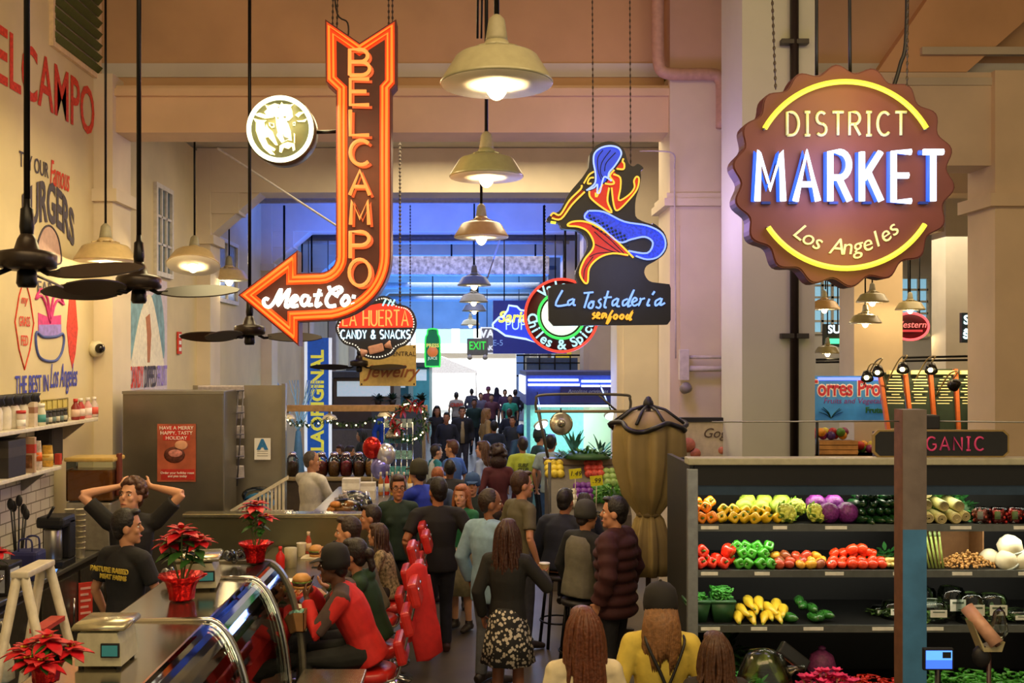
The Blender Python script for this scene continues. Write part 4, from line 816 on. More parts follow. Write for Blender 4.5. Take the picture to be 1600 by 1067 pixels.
poinsettia('large red poinsettia at the lower left corner on the display case', P(72, 1064, 365), .17, .115, '#b01820', [(0, .1, 1, .8), (-.8, .1, .75, .72), (.8, .2, .75, .7), (.2, -.8, .6, .72), (-.4, -.6, .62, .66)], 1, .1, .08)
poinsettia('red poinsettia in crinkled red foil on the middle of the display case', P(284, 936, 270), .40, .13, '#c8141c', [(0, 0, .97, 1), (-.7, .3, .8, .8), (.8, .2, .82, .8), (.1, .8, .85, .7)], 2, .14, .105)
poinsettia('slender red poinsettia at the far end of the display case beside the ketchup', P(399, 878, 230), .38, .10, '#c8141c', [(0, 0, 1, .85), (.7, .1, .78, .6), (-.5, .3, .85, .55)], 3, .13, .09)
poinsettia('poinsettia with silver foil by the left edge of the back counter', Vector((-3.62, 7.5, 1.1)), .48, .16, '#b8b0a8', [(0, 0, 1, 1.1), (-.8, .2, .8, .9), (.8, -.2, .8, .9), (.1, -.8, .7, .8)], 4, .18, .13)
for i, (x, y, z, c, lb) in enumerate(((-1.86, 6.35, 1.5, '#8a8a90', 'silver'), (-1.62, 6.93, 1.5, '#5a6068', 'dark grey'))):
    t = thing('bow', '%s ribbon bow beside the poinsettia foil on the display case' % lb, 'bow', (x, y, z+.012)); b = MB()
    for k in range(6):
        a = k*PI/3; b.tube(catmull([(0, 0, .03), (.05*math.cos(a), .05*math.sin(a), .08), (.07*math.cos(a), .07*math.sin(a), .04), (0, 0, .03)], 4), .011, 6)
    b.build('loops', M(c, .2, .8, .1), t); MB().ball((0, 0, .025), .025, 8, 6).build('knot', M(c, .2, .8, .1), t)
# ------------------------------------------------------------------ curved glass deli case, two glass bays
CX0, CX1, CZ, CY0, CY1 = -1.96, -1.42, 1.5, 3.4, 7.05
t = thing('deli_case', 'long curved glass meat display case running along the left foreground', 'display case', (-1.5, CY0, 0))
def cz_arc(n=12, d=0.0): return [(CX1+1.5+(.25-d)*math.sin(R(90*i/n)), .70+(CZ-.70-d)*math.cos(R(90*i/n))) for i in range(n+1)]
LY_ = CY1-CY0
MB().span((CX0+1.5, 0, CZ-.05), (CX1+1.5, LY_, CZ), .012).build('steel_top', M('#a39c8a', .16, .95, .06, 3), t)
MB().prism([(CX0+1.5, 0), (.16, 0), (.21, .62), (.25, .70), (CX0+1.5, .70)], .02, LY_, 'xz').build('base_cabinet', M('#6b6456', .3, .8), t)
MB().span((CX0+1.5, 0, .70), (CX0+1.53, LY_, CZ-.05)).build('back_panel', M('#c8c2ae', .4, .1), t)
for (y0, y1) in ((0.02, 5.46-CY0-.02), (5.46-CY0+.02, 6.5-CY0-.02), (6.5-CY0+.02, LY_-.05)):
    a, c = cz_arc(16), cz_arc(16, .012); MB().prism(a+c[::-1], y0, y1, 'xz').build('curved_glass', GLASS2, t)
for y in (0.0, 5.46-CY0, 6.5-CY0): MB().tube([(CX0+1.52, y, CZ-.005)]+[(q[0], y, q[1]) for q in cz_arc(16, -.006)], .017, 8).build('bay_frame', CHROME, t)
pa = [(CX0+1.5, .0), (CX0+1.5, CZ+.01)]+cz_arc(14, -.02)+[(.27, .0)]; MB().prism(pa, LY_-.05, LY_, 'xz').build('end_panel', M('#7d7868', .3, .3), t)
MB().span((CX1+1.46, 6.5-CY0, CZ-.005), (CX1+1.53, LY_, CZ+.012)).build('front_rail', BLACKM, t)
for k, z in enumerate((.80, 1.16)): MB().span((CX0+1.54, .05, z), (.20 if not k else .04, LY_-.08, z+.015)).build('display_deck', M('#d9d4c4', .3, .2), t)
MB().span((CX1+1.36, .05, CZ-.08), (CX1+1.42, LY_-.08, CZ-.055)).build('light_tube', glow((1, .86, .62), 3), t)
for k in range(11):       # trays with meat, seen through the glass
    y = 3.75+k*.29; 
    for lv, (x, z, w) in enumerate(((-1.55, .815, .34), (-1.66, 1.175, .22))):
        q = thing('meat_tray', 'white tray of %s meat on the %s deck of the deli case, %s' % (('dark red', 'pink', 'pale marbled')[(k+lv) % 3], ('lower', 'upper')[lv], 'place %d from the near end' % (k+1)), 'tray', (x, y, z), 0, 'meat trays in the deli case')
        q['label'] = 'white meat trays seen through the curved glass, %s deck' % ('lower', 'upper')[lv]
        q['group'] = 'meat trays on the %s deck' % ('lower', 'upper')[lv]
        MB().lathe([(.0, 0), (w*.5, 0), (w*.62, .03), (w*.6, .035), (w*.48, .012), (0, .012)], n=4, rot=(0, 0, PI/4)).build('tray', M('#e0dccf', .4), q)
        b = MB(); rr = random.Random(k*7+lv)
        for j in range(4): b.ball((rr.uniform(-.25, .25)*w, rr.uniform(-.2, .2)*w, .03+.008*j), (w*.22, w*.14, .025), 10, 6, (0, 0, rr.random()*3))
        b.build('meat', M(('#8a2a26', '#b8605a', '#b88a78')[(k+lv) % 3], .35, noise=.35, scale=40), q)
def scale_(label, loc, rz=0):
    t = thing('weighing_scale', label, 'scale', loc, rz)
    MB().prism([(-.15, .0), (.15, .0), (.14, .12), (.12, .185), (-.13, .185), (-.145, .1)], -.16, .16, 'xz').build('housing', M('#b8b69c', .4), t)
    MB().lathe([(0, .185), (.10, .185), (.12, .195), (.235, .2), (.24, .215), (.22, .235), (0, .238)], n=4, rot=(0, 0, PI/4)).build('platter', M('#b9b59a', .22, .7), t)
    d = MB().span((.02, -.175, .05), (.14, -.158, .13), .004).build('display', BLACK, t); MB().span((.03, -.178, .06), (.13, -.175, .12)).build('screen', M('#1e4a46', .2, emit=(.1, .5, .4), power=.2), d)
    for sx in (-.12, .12):
        for sy in (-.13, .13): MB().lathe([(.018, -.02), (.018, .005)], (sx, sy, 0), 10).build('foot', BLACK, t)
    return t
scale_("large cream weighing scale at the near end of the display case", (-1.69, 4.72, 1.515)).scale = (.7, .7, .8); scale_("smaller cream weighing scale behind the red foil poinsettia", (-1.70, 6.30, 1.515), .15).scale = (.85, .85, .8)
# white step ladder behind the case
t = thing('step_ladder', 'white folding step ladder standing behind the display case', 'ladder', (-2.45, 5.7, 0)); WM = M('#c9c2b0', .5)
for y in (-.2, .2):
    for sx in (-.33, .43): MB().loft([(sx, y*1.2, 0), (0.02*(1 if sx > 0 else -1), y*.8, 1.72)], .028, .018, 4).build('rail', WM, t)
for k in range(5):
    z = .3+k*.28; x = .43*(1-z/1.74); MB().box((x, 0, z), (.08, .40*(1-z/5), .025)).build('tread', M('#b83a30', .5), t)
MB().box((0, 0, 1.73), (.10, .36, .035), bev=.01).build('top_cap', WM, t)
# ------------------------------------------------------------------ bar counter, pony wall and steel cabinets
t = thing('bar_counter', 'long steel lunch counter between the display case and the half wall', 'counter', (-1.55, 8.55, 0))
MB().span((-.42, -1.48, 1.01), (.40, 1.5, 1.05), .01).build('counter_top', M('#a09a86', .2, .9, .06, 4), t); MB().span((-.38, -1.46, 0), (.12, 1.48, 1.01)).build('counter_base', M('#5d584c', .35, .7), t); MB().tube([(.26, -1.4, .22), (.26, 1.45, .22)], .025, 10).build('foot_rail', CHROME, t)
for y in (-1.2, 0, 1.2): MB().tube([(.12, y, .22), (.26, y, .22)], .015, 8).build('rail_bracket', CHROME, t)
t = thing('half_wall', 'stainless steel half wall at the end of the lunch counter', 'partition', (-1.95, 10.15, 0))
MB().span((-.9, -.04, 0), (.93, .08, 1.33)).build('steel_sheet', M('#8f8a6a', .28, .85, .1, 3), t); MB().span((-.92, -.07, 1.33), (.95, .12, 1.37), .01).build('cap_rail', M('#b6b196', .25, .9), t)
t = thing('steel_cabinet', 'tall brushed steel refrigerator with a red food poster on its door', 'cabinet', P(271, 805, 150).xy.to_3d())
MB().span((-.53, 0, .0), (.53, .55, 2.56), .01).build('body', M('#8d887c', .3, .85, .1, 4), t); MB().span((-.52, -.012, .15), (.52, 0, 2.52), .004).build('door_panel', M('#858074', .3, .85, .1, 3), t); MB().span((-.53, -.02, 2.53), (.53, 0, 2.56)).build('top_trim', STEEL, t)
t = thing('food_poster', 'red food poster with a sandwich picture on the steel refrigerator', 'poster', P(277, 707, 150)+Vector((0, -.03, 0)))
MB().span((-.20, 0, -.3), (.20, .012, .3)).build('sheet', M('#a8543a', .5, noise=.35, scale=5), t); MB().span((-.14, -.003, .13), (.14, 0, .28)).build('red_title_box', M('#c22e22', .5), t); MB().span((-.16, -.003, -.28), (.19, 0, -.17)).build('red_caption_box', M('#b82a22', .5), t)
text('HAVE A MERRY\nHAPPY, TASTY\nHOLIDAY', .052, PAPER, t, (0, -.004, .205), name='title_lettering'); text('Order your holiday roast\nand pies today', .034, PAPER, t, (.01, -.004, -.225), name='caption_lettering')
b = MB(); b.ball((-.02, -.004, -.02), (.11, .006, .085), 14, 8); b.build('sandwich_picture', M('#5a2a20', .5, noise=.5, scale=30), t); MB().ball((.05, -.004, .08), (.07, .006, .05), 12, 8).build('hand_picture', M('#d8a080', .6), t); MB().ball((-.01, -.010, -.005), (.075, .004, .04), 12, 8).build('meat_picture', M('#c88078', .5, noise=.4, scale=40), t)
t = thing('steel_partition', 'pale steel partition panel behind the wire rack', 'partition', (-2.62, 11.45, 0)); MB().span((-.52, 0, 0), (.5, .05, 2.6)).build('panel', M('#a39c8c', .35, .75, .08, 4), t); MB().span((.48, -.03, 0), (.52, .07, 2.62)).build('edge_trim', STEEL, t)
t = thing('grade_card', 'white card with a blue letter A on the pale partition', 'notice', P(411, 701, 140)+Vector((0, -.03, 0))); MB().span((-.09, 0, -.12), (.09, .008, .12)).build('card', PAPER, t); text('A', .14, M('#2c7ab8', .5), t, (0, -.003, .045), name='blue_letter', bold=.012); b = MB(); [b.span((-.06, -.002, -.03-.025*k), (.06, 0, -.022-.025*k)) for k in range(3)]; b.build('fine_print', M('#a8a498', .6), t)
t = thing('wire_rack', 'tilted grey wire rack hung on the pale steel partition', 'rack', (-2.78, 11.25, 1.95))
b = MB()
for k in range(9): b.tube([(-.22+k*.055+.03, 0, .6), (-.26+k*.055, 0, -.45)], .008, 6)
for k in range(5): b.tube([(-.27, -.01, -.4+k*.24), (.26, -.01, -.36+k*.24)], .008, 6)
b.build('grid', M('#6a6870', .35, .6), t); b = MB()
for k in range(5): b.box((.0, .03, -.3+k*.22), (.5, .03, .14), (R(15), 0, 0))
b.build('card_slots', M('#b8b0b4', .5, noise=.25, scale=30), t)
t = thing('ribbon_spool', 'red capped string of blue beads hanging on the wire rack', 'ribbon', (-2.66, 11.19, 2.1)); MB().lathe([(.0, .0), (.035, .06), (.03, .12), (0, .13)], (0, 0, .18), 12).build('red_cap', M('#d84030', .5), t); b = MB(); [b.ball((.01*(k % 2), 0, .16-k*.045), .02, 8, 5) for k in range(14)]; b.build('bead_string', M('#3a4478', .4, noise=.4, scale=60), t)
t = thing('bin_rack', 'white slatted bin rack behind the half wall', 'rack', (-2.36, 10.86, 1.0)); t.scale = (.66, 1, 1); MB().span((-.3, .02, -1.0), (.58, .28, .0)).build('stand', M('#6a655a', .4, .6), t); b = MB()
for k in range(14): b.span((-.3+k*.062, -.02, 0), (-.3+k*.062+.035, .0, .28+.025*k))
b.build('slats', M('#cfc6b0', .5), t); MB().prism([(-.32, .26), (.6, .62), (.6, .66), (-.32, .30)], -.035, .015, 'xz').build('top_rail', M('#cfc6b0', .5), t); MB().span((-.32, 0, 0), (.6, .3, .25)).build('tray', M('#b8b09c', .5), t)
t = thing('plastic_bag', 'clear bag of blue gloves on the white bin rack', 'bag', (-2.30, 10.98, 1.26)); MB().ball((0, 0, .10), (.17, .11, .10), 18, 10).build('blue_contents', M('#2a86d0', .4, noise=.2), t); MB().ball((0, 0, .17), (.19, .13, .10), 16, 8).build('clear_film', CLEAR, t)
# things on the lunch counter
def onbar(px, s): return Vector(((px-HX)/s, FPX/s, 1.05))
bottle('ketchup_bottle', 'red ketchup squeeze bottle on the lunch counter', 'bottle', onbar(438, 178), .04, .20, '#c8201c', '#c8201c', .35)
t = thing('paper_roll', 'grey paper towel roll beside the ketchup bottle', 'paper roll', onbar(454, 176)); MB().lathe([(.015, 0), (.055, 0), (.055, .17), (.015, .17)], n=20).build('roll', M('#a8a284', .7), t)
t = thing('paper_cup', 'white paper cup on the lunch counter before the half wall', 'cup', onbar(471, 167)); MB().lathe([(.032, 0), (.045, .12), (.047, .125), (.043, .12), (.03, .005), (0, .005)], n=18).build('cup', M('#ded8c4', .5), t)
bottle('hot_sauce', 'small red hot sauce bottle with pale cap on the lunch counter', 'bottle', onbar(482, 165), .028, .21, '#b8503a', '#d8c0a0', .5, '#d8b890')
def burger(label, loc, k=1.0):
    t = thing('burger', label, 'food', loc); MB().lathe([(0, 0), (.055*k, 0), (.06*k, .02*k), (.0, .024*k)], n=18).build('bottom_bun', M('#c08a4a', .6), t); MB().lathe([(0, .022*k), (.06*k, .022*k), (.062*k, .04*k), (0, .042*k)], n=18, wob=lambda a, z: 1+.05*math.sin(7*a)).build('patty', M('#4a2a1a', .6), t); MB().lathe([(.065*k, .042*k), (.06*k, .05*k), (0, .052*k)], n=24, wob=lambda a, z: 1+.09*math.sin(9*a)).build('lettuce', M('#6a8a3a', .6), t); MB().lathe([(.062*k, .05*k), (.058*k, .07*k), (.035*k, .092*k), (0, .098*k)], n=18).build('top_bun', M('#c8924e', .5), t)
burger('burger on a white tray at the far part of the lunch counter', onbar(494, 168)+Vector((0, 0, .012)), 1.1)
t = thing('paper_tray', 'white tray under the far burger on the lunch counter', 'tray', onbar(494, 168)); MB().span((-.13, -.1, 0), (.13, .1, .012), .004).build('tray', M('#d6ceb4', .5), t)
t = thing('phone', 'dark phone lying beside the far burger tray', 'phone', onbar(500, 176)); MB().span((-.07, -.04, 0), (.07, .04, .01), .004).build('case', BLACK, t); MB().span((-.062, -.034, .01), (.062, .034, .0112)).build('screen', M('#20242c', .08), t)
t = thing('food_basket', 'red paper lined basket of fries before the man in the red sweater', 'basket', onbar(452, 205)); MB().lathe([(.07, 0), (.11, .05), (.115, .05), (.075, .004), (0, .004)], n=24).build('basket', M('#b82a20', .5), t)
b = MB(); rr = random.Random(5)
for k in range(40): b.box((rr.uniform(-.07, .07), rr.uniform(-.07, .07), .03+rr.random()*.05), (.07, .009, .009), (rr.random(), rr.random(), rr.random()*6))
b.build('fries', M('#b8864a', .6), t)
t = thing('napkin', 'folded dark red napkin on the lunch counter edge', 'napkin', onbar(446, 192)); MB().span((-.10, -.06, 0), (.10, .06, .02), .006).build('napkin', M('#a83022', .7), t)
t = thing('paper_sheet', 'white paper sheet on the lunch counter by the burger', 'paper', onbar(466, 188)); MB().span((-.11, -.09, 0), (.11, .09, .004)).build('sheet', PAPER, t)
t = thing('bowl', 'white paper bowl on the near end of the lunch counter', 'bowl', onbar(456, 218)); MB().lathe([(.06, 0), (.09, .07), (.095, .07), (.065, .006), (0, .006)], n=24).build('bowl', M('#d8d2c0', .5), t)
t = thing('creamer_box', 'brown cardboard box of teal creamers at the near end of the counter', 'box', onbar(459, 229)); b = MB()
for a, c in (((-.08, -.07, 0), (.08, -.065, .13)), ((-.08, .065, 0), (.08, .07, .13)), ((-.08, -.07, 0), (-.075, .07, .13)), ((.075, -.07, 0), (.08, .07, .13)), ((-.08, -.07, 0), (.08, .07, .006))): b.span(a, c)
b.build('carton', M('#8a6236', .7), t); b = MB(); [b.lathe([(.012, 0), (.014, .02), (0, .022)], (rr.uniform(-.055, .055), rr.uniform(-.05, .05), .10+rr.random()*.015), 8) for k in range(24)]; b.build('creamers', M('#7ab0a0', .5), t)
t = thing('steel_ledge', 'low steel ledge at the foot of the lunch counter below the red stool', 'ledge', (-.93, 6.5, 0)); MB().span((-.20, -.25, .80), (.22, .3, .84), .008).build('top_plate', M('#a8a086', .25, .85), t); MB().span((-.18, -.22, 0), (.16, .27, .8)).build('body', M('#6b6554', .35, .7), t)
# ------------------------------------------------------------------ produce case at the right
QX0, QX1, QY = 1.57, 4.75, 7.44      # left end, right end, front plane
SHZ = (1.69, 1.356, .956)
t = thing('produce_case', 'long open black produce case with three lit shelves at the right', 'produce case', (QX0, QY, 0)); PCASE = t
LN = QX1-QX0; DK = M('#101110', .5, noise=.1); DK2 = M('#24262a', .4, .2)
MB().span((0, .0, 0), (.035, .86, 2.13)).build('side_panel', M('#3c3e3a', .4, .3), t); MB().span((-.02, -.03, .0), (.055, .02, 2.10), .006).build('front_post', M('#9aa0a4', .35, .6), t); MB().span((LN-.03, 0, 0), (LN, .86, 2.13)).build('side_panel', DK, t)
MB().span((.03, .82, 0), (LN, .87, 2.1)).build('back_panel', DK, t); MB().span((-.02, -.05, 2.13), (LN, .10, 2.18), .008).build('top_rail', M('#a8a68e', .45), t)
MB().span((.03, -.02, 1.98), (LN, .06, 2.13)).build('canopy_fascia', DK, t); MB().span((.03, -.01, 1.91), (LN, .03, 1.98)).build('canopy_lip', M('#2e4256', .35, .3), t); MB().span((.03, .05, 1.94), (LN, .82, 1.97)).build('canopy_underside', DK2, t)
for i, z in enumerate(SHZ):
    sh = MB().span((.035, .02, z-.03), (LN-.03, .82, z)).build('shelf', DK, t); MB().span((.035, -.005, z-.045), (LN-.03, .02, z+.006)).build('price_rail', M('#6f7470', .3, .6), sh)
    rr = random.Random(40+i); x = .08
    while x < LN-.2:
        w = rr.uniform(.10, .16); MB().span((x, -.010, z-.030), (x+w, -.005, z-.006)).build('price_tag', M('#e4e6dc', .5), sh); x += w+rr.uniform(.22, .42)
MB().span((.035, -.25, 0), (LN, .8, .40)).build('base', DK, t); MB().span((.035, -.27, .38), (LN, -.22, .50)).build('base_rail', M('#4a4c4a', .4, .5), t)
for i, z in enumerate((1.935,)): MB().tube([(.06, .10, z), (LN-.05, .10, z)], .011, 8).build('light_tube', glow((1, .96, .78), 1.6), t)
lamp('AREA', 'case_light', (QX0+LN/2, QY+.16, 1.92), (1, .93, .70), 9, LN-.1, (R(18), 0, 0), .08)
lamp('AREA', 'case_light', (QX0+LN/2, QY+.05, SHZ[0]-.05), (1, .95, .78), 9, LN-.1, (R(25), 0, 0), .05)
lamp('AREA', 'case_light', (QX0+LN/2, QY+.05, SHZ[1]-.05), (1, .95, .78), 6, LN-.1, (R(25), 0, 0), .05)
PR = {}
def sx(px, s=213.0): return (px-HX)/s
def ripe(key, cat, label, group, loc, scale, rot, make):
    """first call builds the thing, later ones copy it with its parts"""
    if key not in PR:
        PR[key] = t = thing(key.split('|')[0], label, cat, loc, 0, group); make(t)
    else: t = dup(PR[key], label=label); t['group'] = group
    t.location = loc; t.scale = (scale,)*3; t.rotation_euler = rot; return t
def mk_pepper(col, stem='#4a7a2a'):
    def f(t):
        MB().lathe([(0, -.038), (.018, -.041), (.034, -.03), (.041, -.005), (.043, .02), (.036, .04), (.02, .045), (.008, .034), (0, .03)], n=24, wob=lambda a, z: 1+.10*math.cos(4*a)).build('fruit', M(col, .18, noise=.15, scale=12, coat=.4), t)
        MB().tube([(0, 0, .03), (.003, 0, .05), (.01, .004, .066)], .007, 6).build('stem', M(stem, .5), t)
    return f
def mk_tom(col):
    def f(t):
        MB().lathe([(0, -.028), (.02, -.028), (.036, -.012), (.04, .003), (.034, .02), (.016, .028), (0, .023)], n=18, wob=lambda a, z: 1+.03*math.cos(6*a)).build('fruit', M(col, .2, noise=.18, scale=14, coat=.3), t)
        b = MB()
        for k in range(5): leaf(b, (0, 0, .025), (math.cos(k*1.257), math.sin(k*1.257), .1), .024, .006, .4)
        b.build('calyx', M('#3f6a28', .5), t)
    return f
def mk_ball(col, r, bump, part='head', f2=18, nz=.3, sq=1.0, rough=.45):
    def f(t):
        b = MB(); b.lathe([(r*math.sin(PI*i/14), -r*sq*math.cos(PI*i/14)) for i in range(15)], n=28, wob=lambda a, z: 1+bump*math.sin(7*a+z*60)+bump*math.sin(5*a-z*90)); b.build(part, M(col, rough, noise=nz, scale=f2, bump=.3), t)
    return f
def mk_cauli(col, col2='#6f9a3a', r=.075):
    def f(t):
        rr = random.Random(3); b = MB()
        for i in range(70):
            z = rr.uniform(-.25, 1); a = rr.random()*6.283; q = math.sqrt(max(0, 1-z*z)); b.ball((r*.8*q*math.cos(a), r*.8*q*math.sin(a), r*.75*z), r*.26, 7, 5)
        b.ball((0, 0, 0), r*.8, 12, 8); b.build('curds', M(col, .6, noise=.2, scale=40), t); b = MB()
        for i in range(9): a = i*.698; leaf(b, (r*.3*math.cos(a), r*.3*math.sin(a), -r*.7), (math.cos(a), math.sin(a), .9), r*1.5, r*.42, -.3)
        b.build('leaves', M(col2, .5, noise=.3), t)
    return f
def mk_oval(col, r, L, nz=.25, tip='#3a4a1a', bend=0.0):
    def f(t):
        pts = [(0, 0, -L/2+L*i/8) for i in range(9)]; pts = [(bend*(1-(2*i/8-1)**2), 0, p[2]) for i, p in enumerate(pts)]
        MB().loft(pts, [r*k for k in (.25, .7, .92, 1, 1, .97, .88, .62, .22)], n=14).build('fruit', M(col, .25, noise=nz, scale=25, coat=.2), t); MB().ball((0, 0, L/2), r*.22, 6, 4).build('stem_end', M(tip, .6), t)
    return f
def mk_squash(t):
    MB().loft([(0, 0, -.085), (0, 0, -.07), (0, 0, -.035), (0, 0, 0), (.008, 0, .04), (.02, 0, .075), (.026, 0, .085)], [.008, .028, .038, .034, .022, .015, .01], n=16).build('fruit', M('#e2c437', .3, noise=.15, coat=.2), t); MB().tube([(.024, 0, .08), (.032, 0, .10)], .008, 6).build('stem', M('#8a9a3a', .6), t)
rr = random.Random(77)
def heap(px0, px1, z, rows, step, fn):
    """rows of fruit going back and up from the shelf edge; fn(loc, row, k)"""
    for r, (dy, dz, off) in enumerate(rows):
        s = FPX/(QY+.07+dy); x = sx(px0, 213)+off; k = 0
        while x < sx(px1, 213)-.2*step: fn(Vector((x+rr.uniform(-.004, .004), QY+.07+dy+rr.uniform(-.01, .01), z+dz)), r, k); x += step*rr.uniform(.95, 1.05); k += 1
FRONT = R(78)
def face(rnd=.35): return (FRONT+rr.uniform(-rnd, rnd), rr.uniform(-rnd, rnd), rr.uniform(-.6, .6))
Z1, Z2, Z3 = SHZ
heap(1090, 1122, Z1, [(0, .045, .02), (.09, .10, .0), (.17, .13, .03)], .085, lambda p, r, k: ripe('bell_pepper|o', 'pepper', 'orange bell pepper at the left end of the top shelf', 'orange bell peppers on the top shelf', p, rr.uniform(.95, 1.1), face(), mk_pepper('#f08a1c')))
heap(1124, 1218, Z1, [(0, .042, .02), (.085, .085, .05)], .078, lambda p, r, k: ripe('bell_pepper|y', 'pepper', 'yellow bell pepper on the top shelf beside the orange ones', 'yellow bell peppers on the top shelf', p, rr.uniform(.85, 1), face(), mk_pepper('#e0b818')))
heap(1170, 1262, Z1, [(.22, .13, .05), (.13, .10, .0)], .125, lambda p, r, k: ripe('cabbage|g', 'cabbage', 'pale green cabbage heaped behind the yellow peppers', 'pale cabbages on the top shelf', p, rr.uniform(.9, 1.08), (rr.random()*3, rr.random()*3, 0), mk_ball('#9cb440', .062, .025, 'head', 12)))
for p, sc in (((1228, 0, .068), 1.05), ((1252, .1, .1), .9), ((1275, 0, .068), 1.0)):
    v = Vector((sx(p[0]), QY+.09+p[1], Z1+p[2])); ripe('cauliflower|y', 'cauliflower', 'pale yellow-green cauliflower in front on the top shelf', 'pale cauliflowers on the top shelf', v, sc, (R(50), 0, rr.random()), mk_cauli('#c4cc58'))
heap(1284, 1335, Z1, [(.03, .075, .06), (.15, .12, .0)], .13, lambda p, r, k: ripe('cauliflower|p', 'cauliflower', 'round purple cauliflower on the top shelf between pale heads and cucumbers', 'purple cauliflowers on the top shelf', p, rr.uniform(.9, 1.05), (R(60), rr.random(), rr.random()), mk_ball('#6a2072', .076, .03, 'head', 60, .45)))
heap(1338, 1412, Z1, [(0, .03, .02), (.03, .085, .05), (.07, .14, .02), (.11, .19, .045)], .062, lambda p, r, k: ripe('cucumber|d', 'cucumber', 'dark green cucumber end in the heap left of the post on the top shelf', 'dark cucumbers on the top shelf', p, rr.uniform(.9, 1.1), (R(88)+rr.uniform(-.2, .2), 0, rr.uniform(-.4, .4)), mk_oval('#173d1c', .031, .19)))
def mk_leek(t):
    MB().loft([(0, 0, -.12), (0, 0, -.10), (0, 0, .1)], [.038, .042, .04], n=18).build('stalk', M('#b8b070', .5, noise=.2), t); b = MB()
    for k, r in enumerate((.034, .024, .014)): b.lathe([(r, -.1205-.001*k), (r, -.122-.001*k), (r-.005, -.122-.001*k), (r-.005, -.1205-.001*k)], n=16)
    b.build('cut_rings', M('#d8c890', .5), t)
    b = MB()
    for i in range(6): leaf(b, (0, 0, .08), (math.cos(i)*.4, math.sin(i)*.4, 1), .2, .03, .3)
    b.build('leaves', M('#3e7a2c', .5, noise=.3), t)
for px, dy, dz in ((1452, 0, .05), (1470, .0, .045), (1492, 0, .05), (1452, .05, .14), (1478, .05, .13), (1456, .1, .22), (1507, .02, .06), (1502, .06, .13)):
    ripe('romaine_heart|a', 'lettuce', 'lettuce heart with pale cut end right of the post on the top shelf', 'lettuce hearts on the top shelf', Vector((sx(px), QY+.16+dy, Z1+dz)), rr.uniform(.9, 1.05), (R(-85), rr.uniform(-.2, .2), rr.uniform(-.1, .1)), mk_leek)
def greens(label, loc, d, n, c, seed, size=.05, group=None, name='leafy_greens'):
    r2 = random.Random(seed); t = thing(name, label, 'greens', loc, 0, group); b = MB()
    for k in range(n):
        a = r2.random()*6.283; q = math.sqrt(r2.random()); leaf(b, (d[0]*q*math.cos(a), d[1]*q*math.sin(a), d[2]*(1-q*q)*r2.uniform(.3, 1)), (math.cos(a), math.sin(a), r2.uniform(.1, 1.2)), size*r2.uniform(.7, 1.4), size*.24, r2.uniform(-.2, .8))
    b.build('leaves', M(c, .45, noise=.35, scale=14), t); MB().lathe([(0, 0), (d[0]*.8, 0), (d[0]*.6, d[2]*.5), (0, d[2]*.7)], n=14).build('bunch_core', M('#1e4a1a', .6), t); return t
greens('feathery green herb bunch beside the berry packs on the top shelf', Vector((sx(1522), QY+.30, Z1)), (.12, .1, .2), 90, '#2f6a34', 3, .07)
def clam(label, loc, d, content, lab, group, seed):
    t = thing('clamshell', label, 'package', loc, 0, group); r2 = random.Random(seed)
    MB().loft([(0, 0, 0), (0, 0, d[2]*.1), (0, 0, d[2]*.8), (0, 0, d[2])], [d[0]*.62, d[0]*.68, d[0]*.68, d[0]*.58], [d[1]*.62, d[1]*.68, d[1]*.68, d[1]*.58], 4, (1, 1, 0)).build('clear_box', CLEAR, t)
    b = MB()
    for k in range(46): b.ball((r2.uniform(-.4, .4)*d[0], r2.uniform(-.4, .4)*d[1], d[2]*(.12+.65*r2.random())), d[2]*.13, 7, 5)
    b.build('contents', M(content, .4, noise=.35, scale=30), t); MB().span((-d[0]*.42, -d[1]*.51, d[2]*.3), (-d[0]*.05, -d[1]*.495, d[2]*.8)).build('label', M(lab, .5), t); return t
for i, px in enumerate((1534, 1561, 1588, 1614)): clam('berry pack on the top shelf with red fruit, %s' % ('pale label, leftmost', 'second from left', 'third from left', 'cut by the right edge')[i], Vector((sx(px), QY+.09, Z1+.001)), (.115, .10, .115), '#b8261e' if i else '#a8483c', '#e8e4dc' if not i else '#b8d08a', 'berry packs on the top shelf', i)
# shelf two
heap(1089, 1146, Z2, [(0, .042, .02), (.08, .06, .0)], .082, lambda p, r, k: ripe('bell_pepper|r', 'pepper', 'red bell pepper at the left end of the middle shelf', 'red bell peppers on the middle shelf', p, rr.uniform(.9, 1.05), face(), mk_pepper('#e0321a')))
for px, dz, rt in ((1098, .12, (FRONT, 0, 0)), (1140, .12, (R(20), R(20), 0))): ripe('bell_pepper|r', 'pepper', 'red bell pepper topping its heap, %s' % ('left one' if px < 1110 else 'standing by the green ones'), 'red bell peppers on the middle shelf', Vector((sx(px), QY+.12, Z2+dz)), 1.15, rt, None)
heap(1150, 1212, Z2, [(0, .042, .02), (.05, .105, .055), (.1, .15, .03)], .076, lambda p, r, k: ripe('bell_pepper|g', 'pepper', 'green bell pepper on the middle shelf', 'green bell peppers on the middle shelf', p, rr.uniform(.92, 1.02), face(), mk_pepper('#3f9a24')))
HC = ['#b8482a', '#d89a2c', '#8a4a2a', '#a83a24', '#d8a030']
def tomato(c, label, group): return lambda p, r, k: ripe('tomato|'+c, 'tomato', label, group, p, rr.uniform(.9, 1.2), (rr.uniform(-.8, .8), rr.uniform(-.8, .8), 0), mk_tom(c))
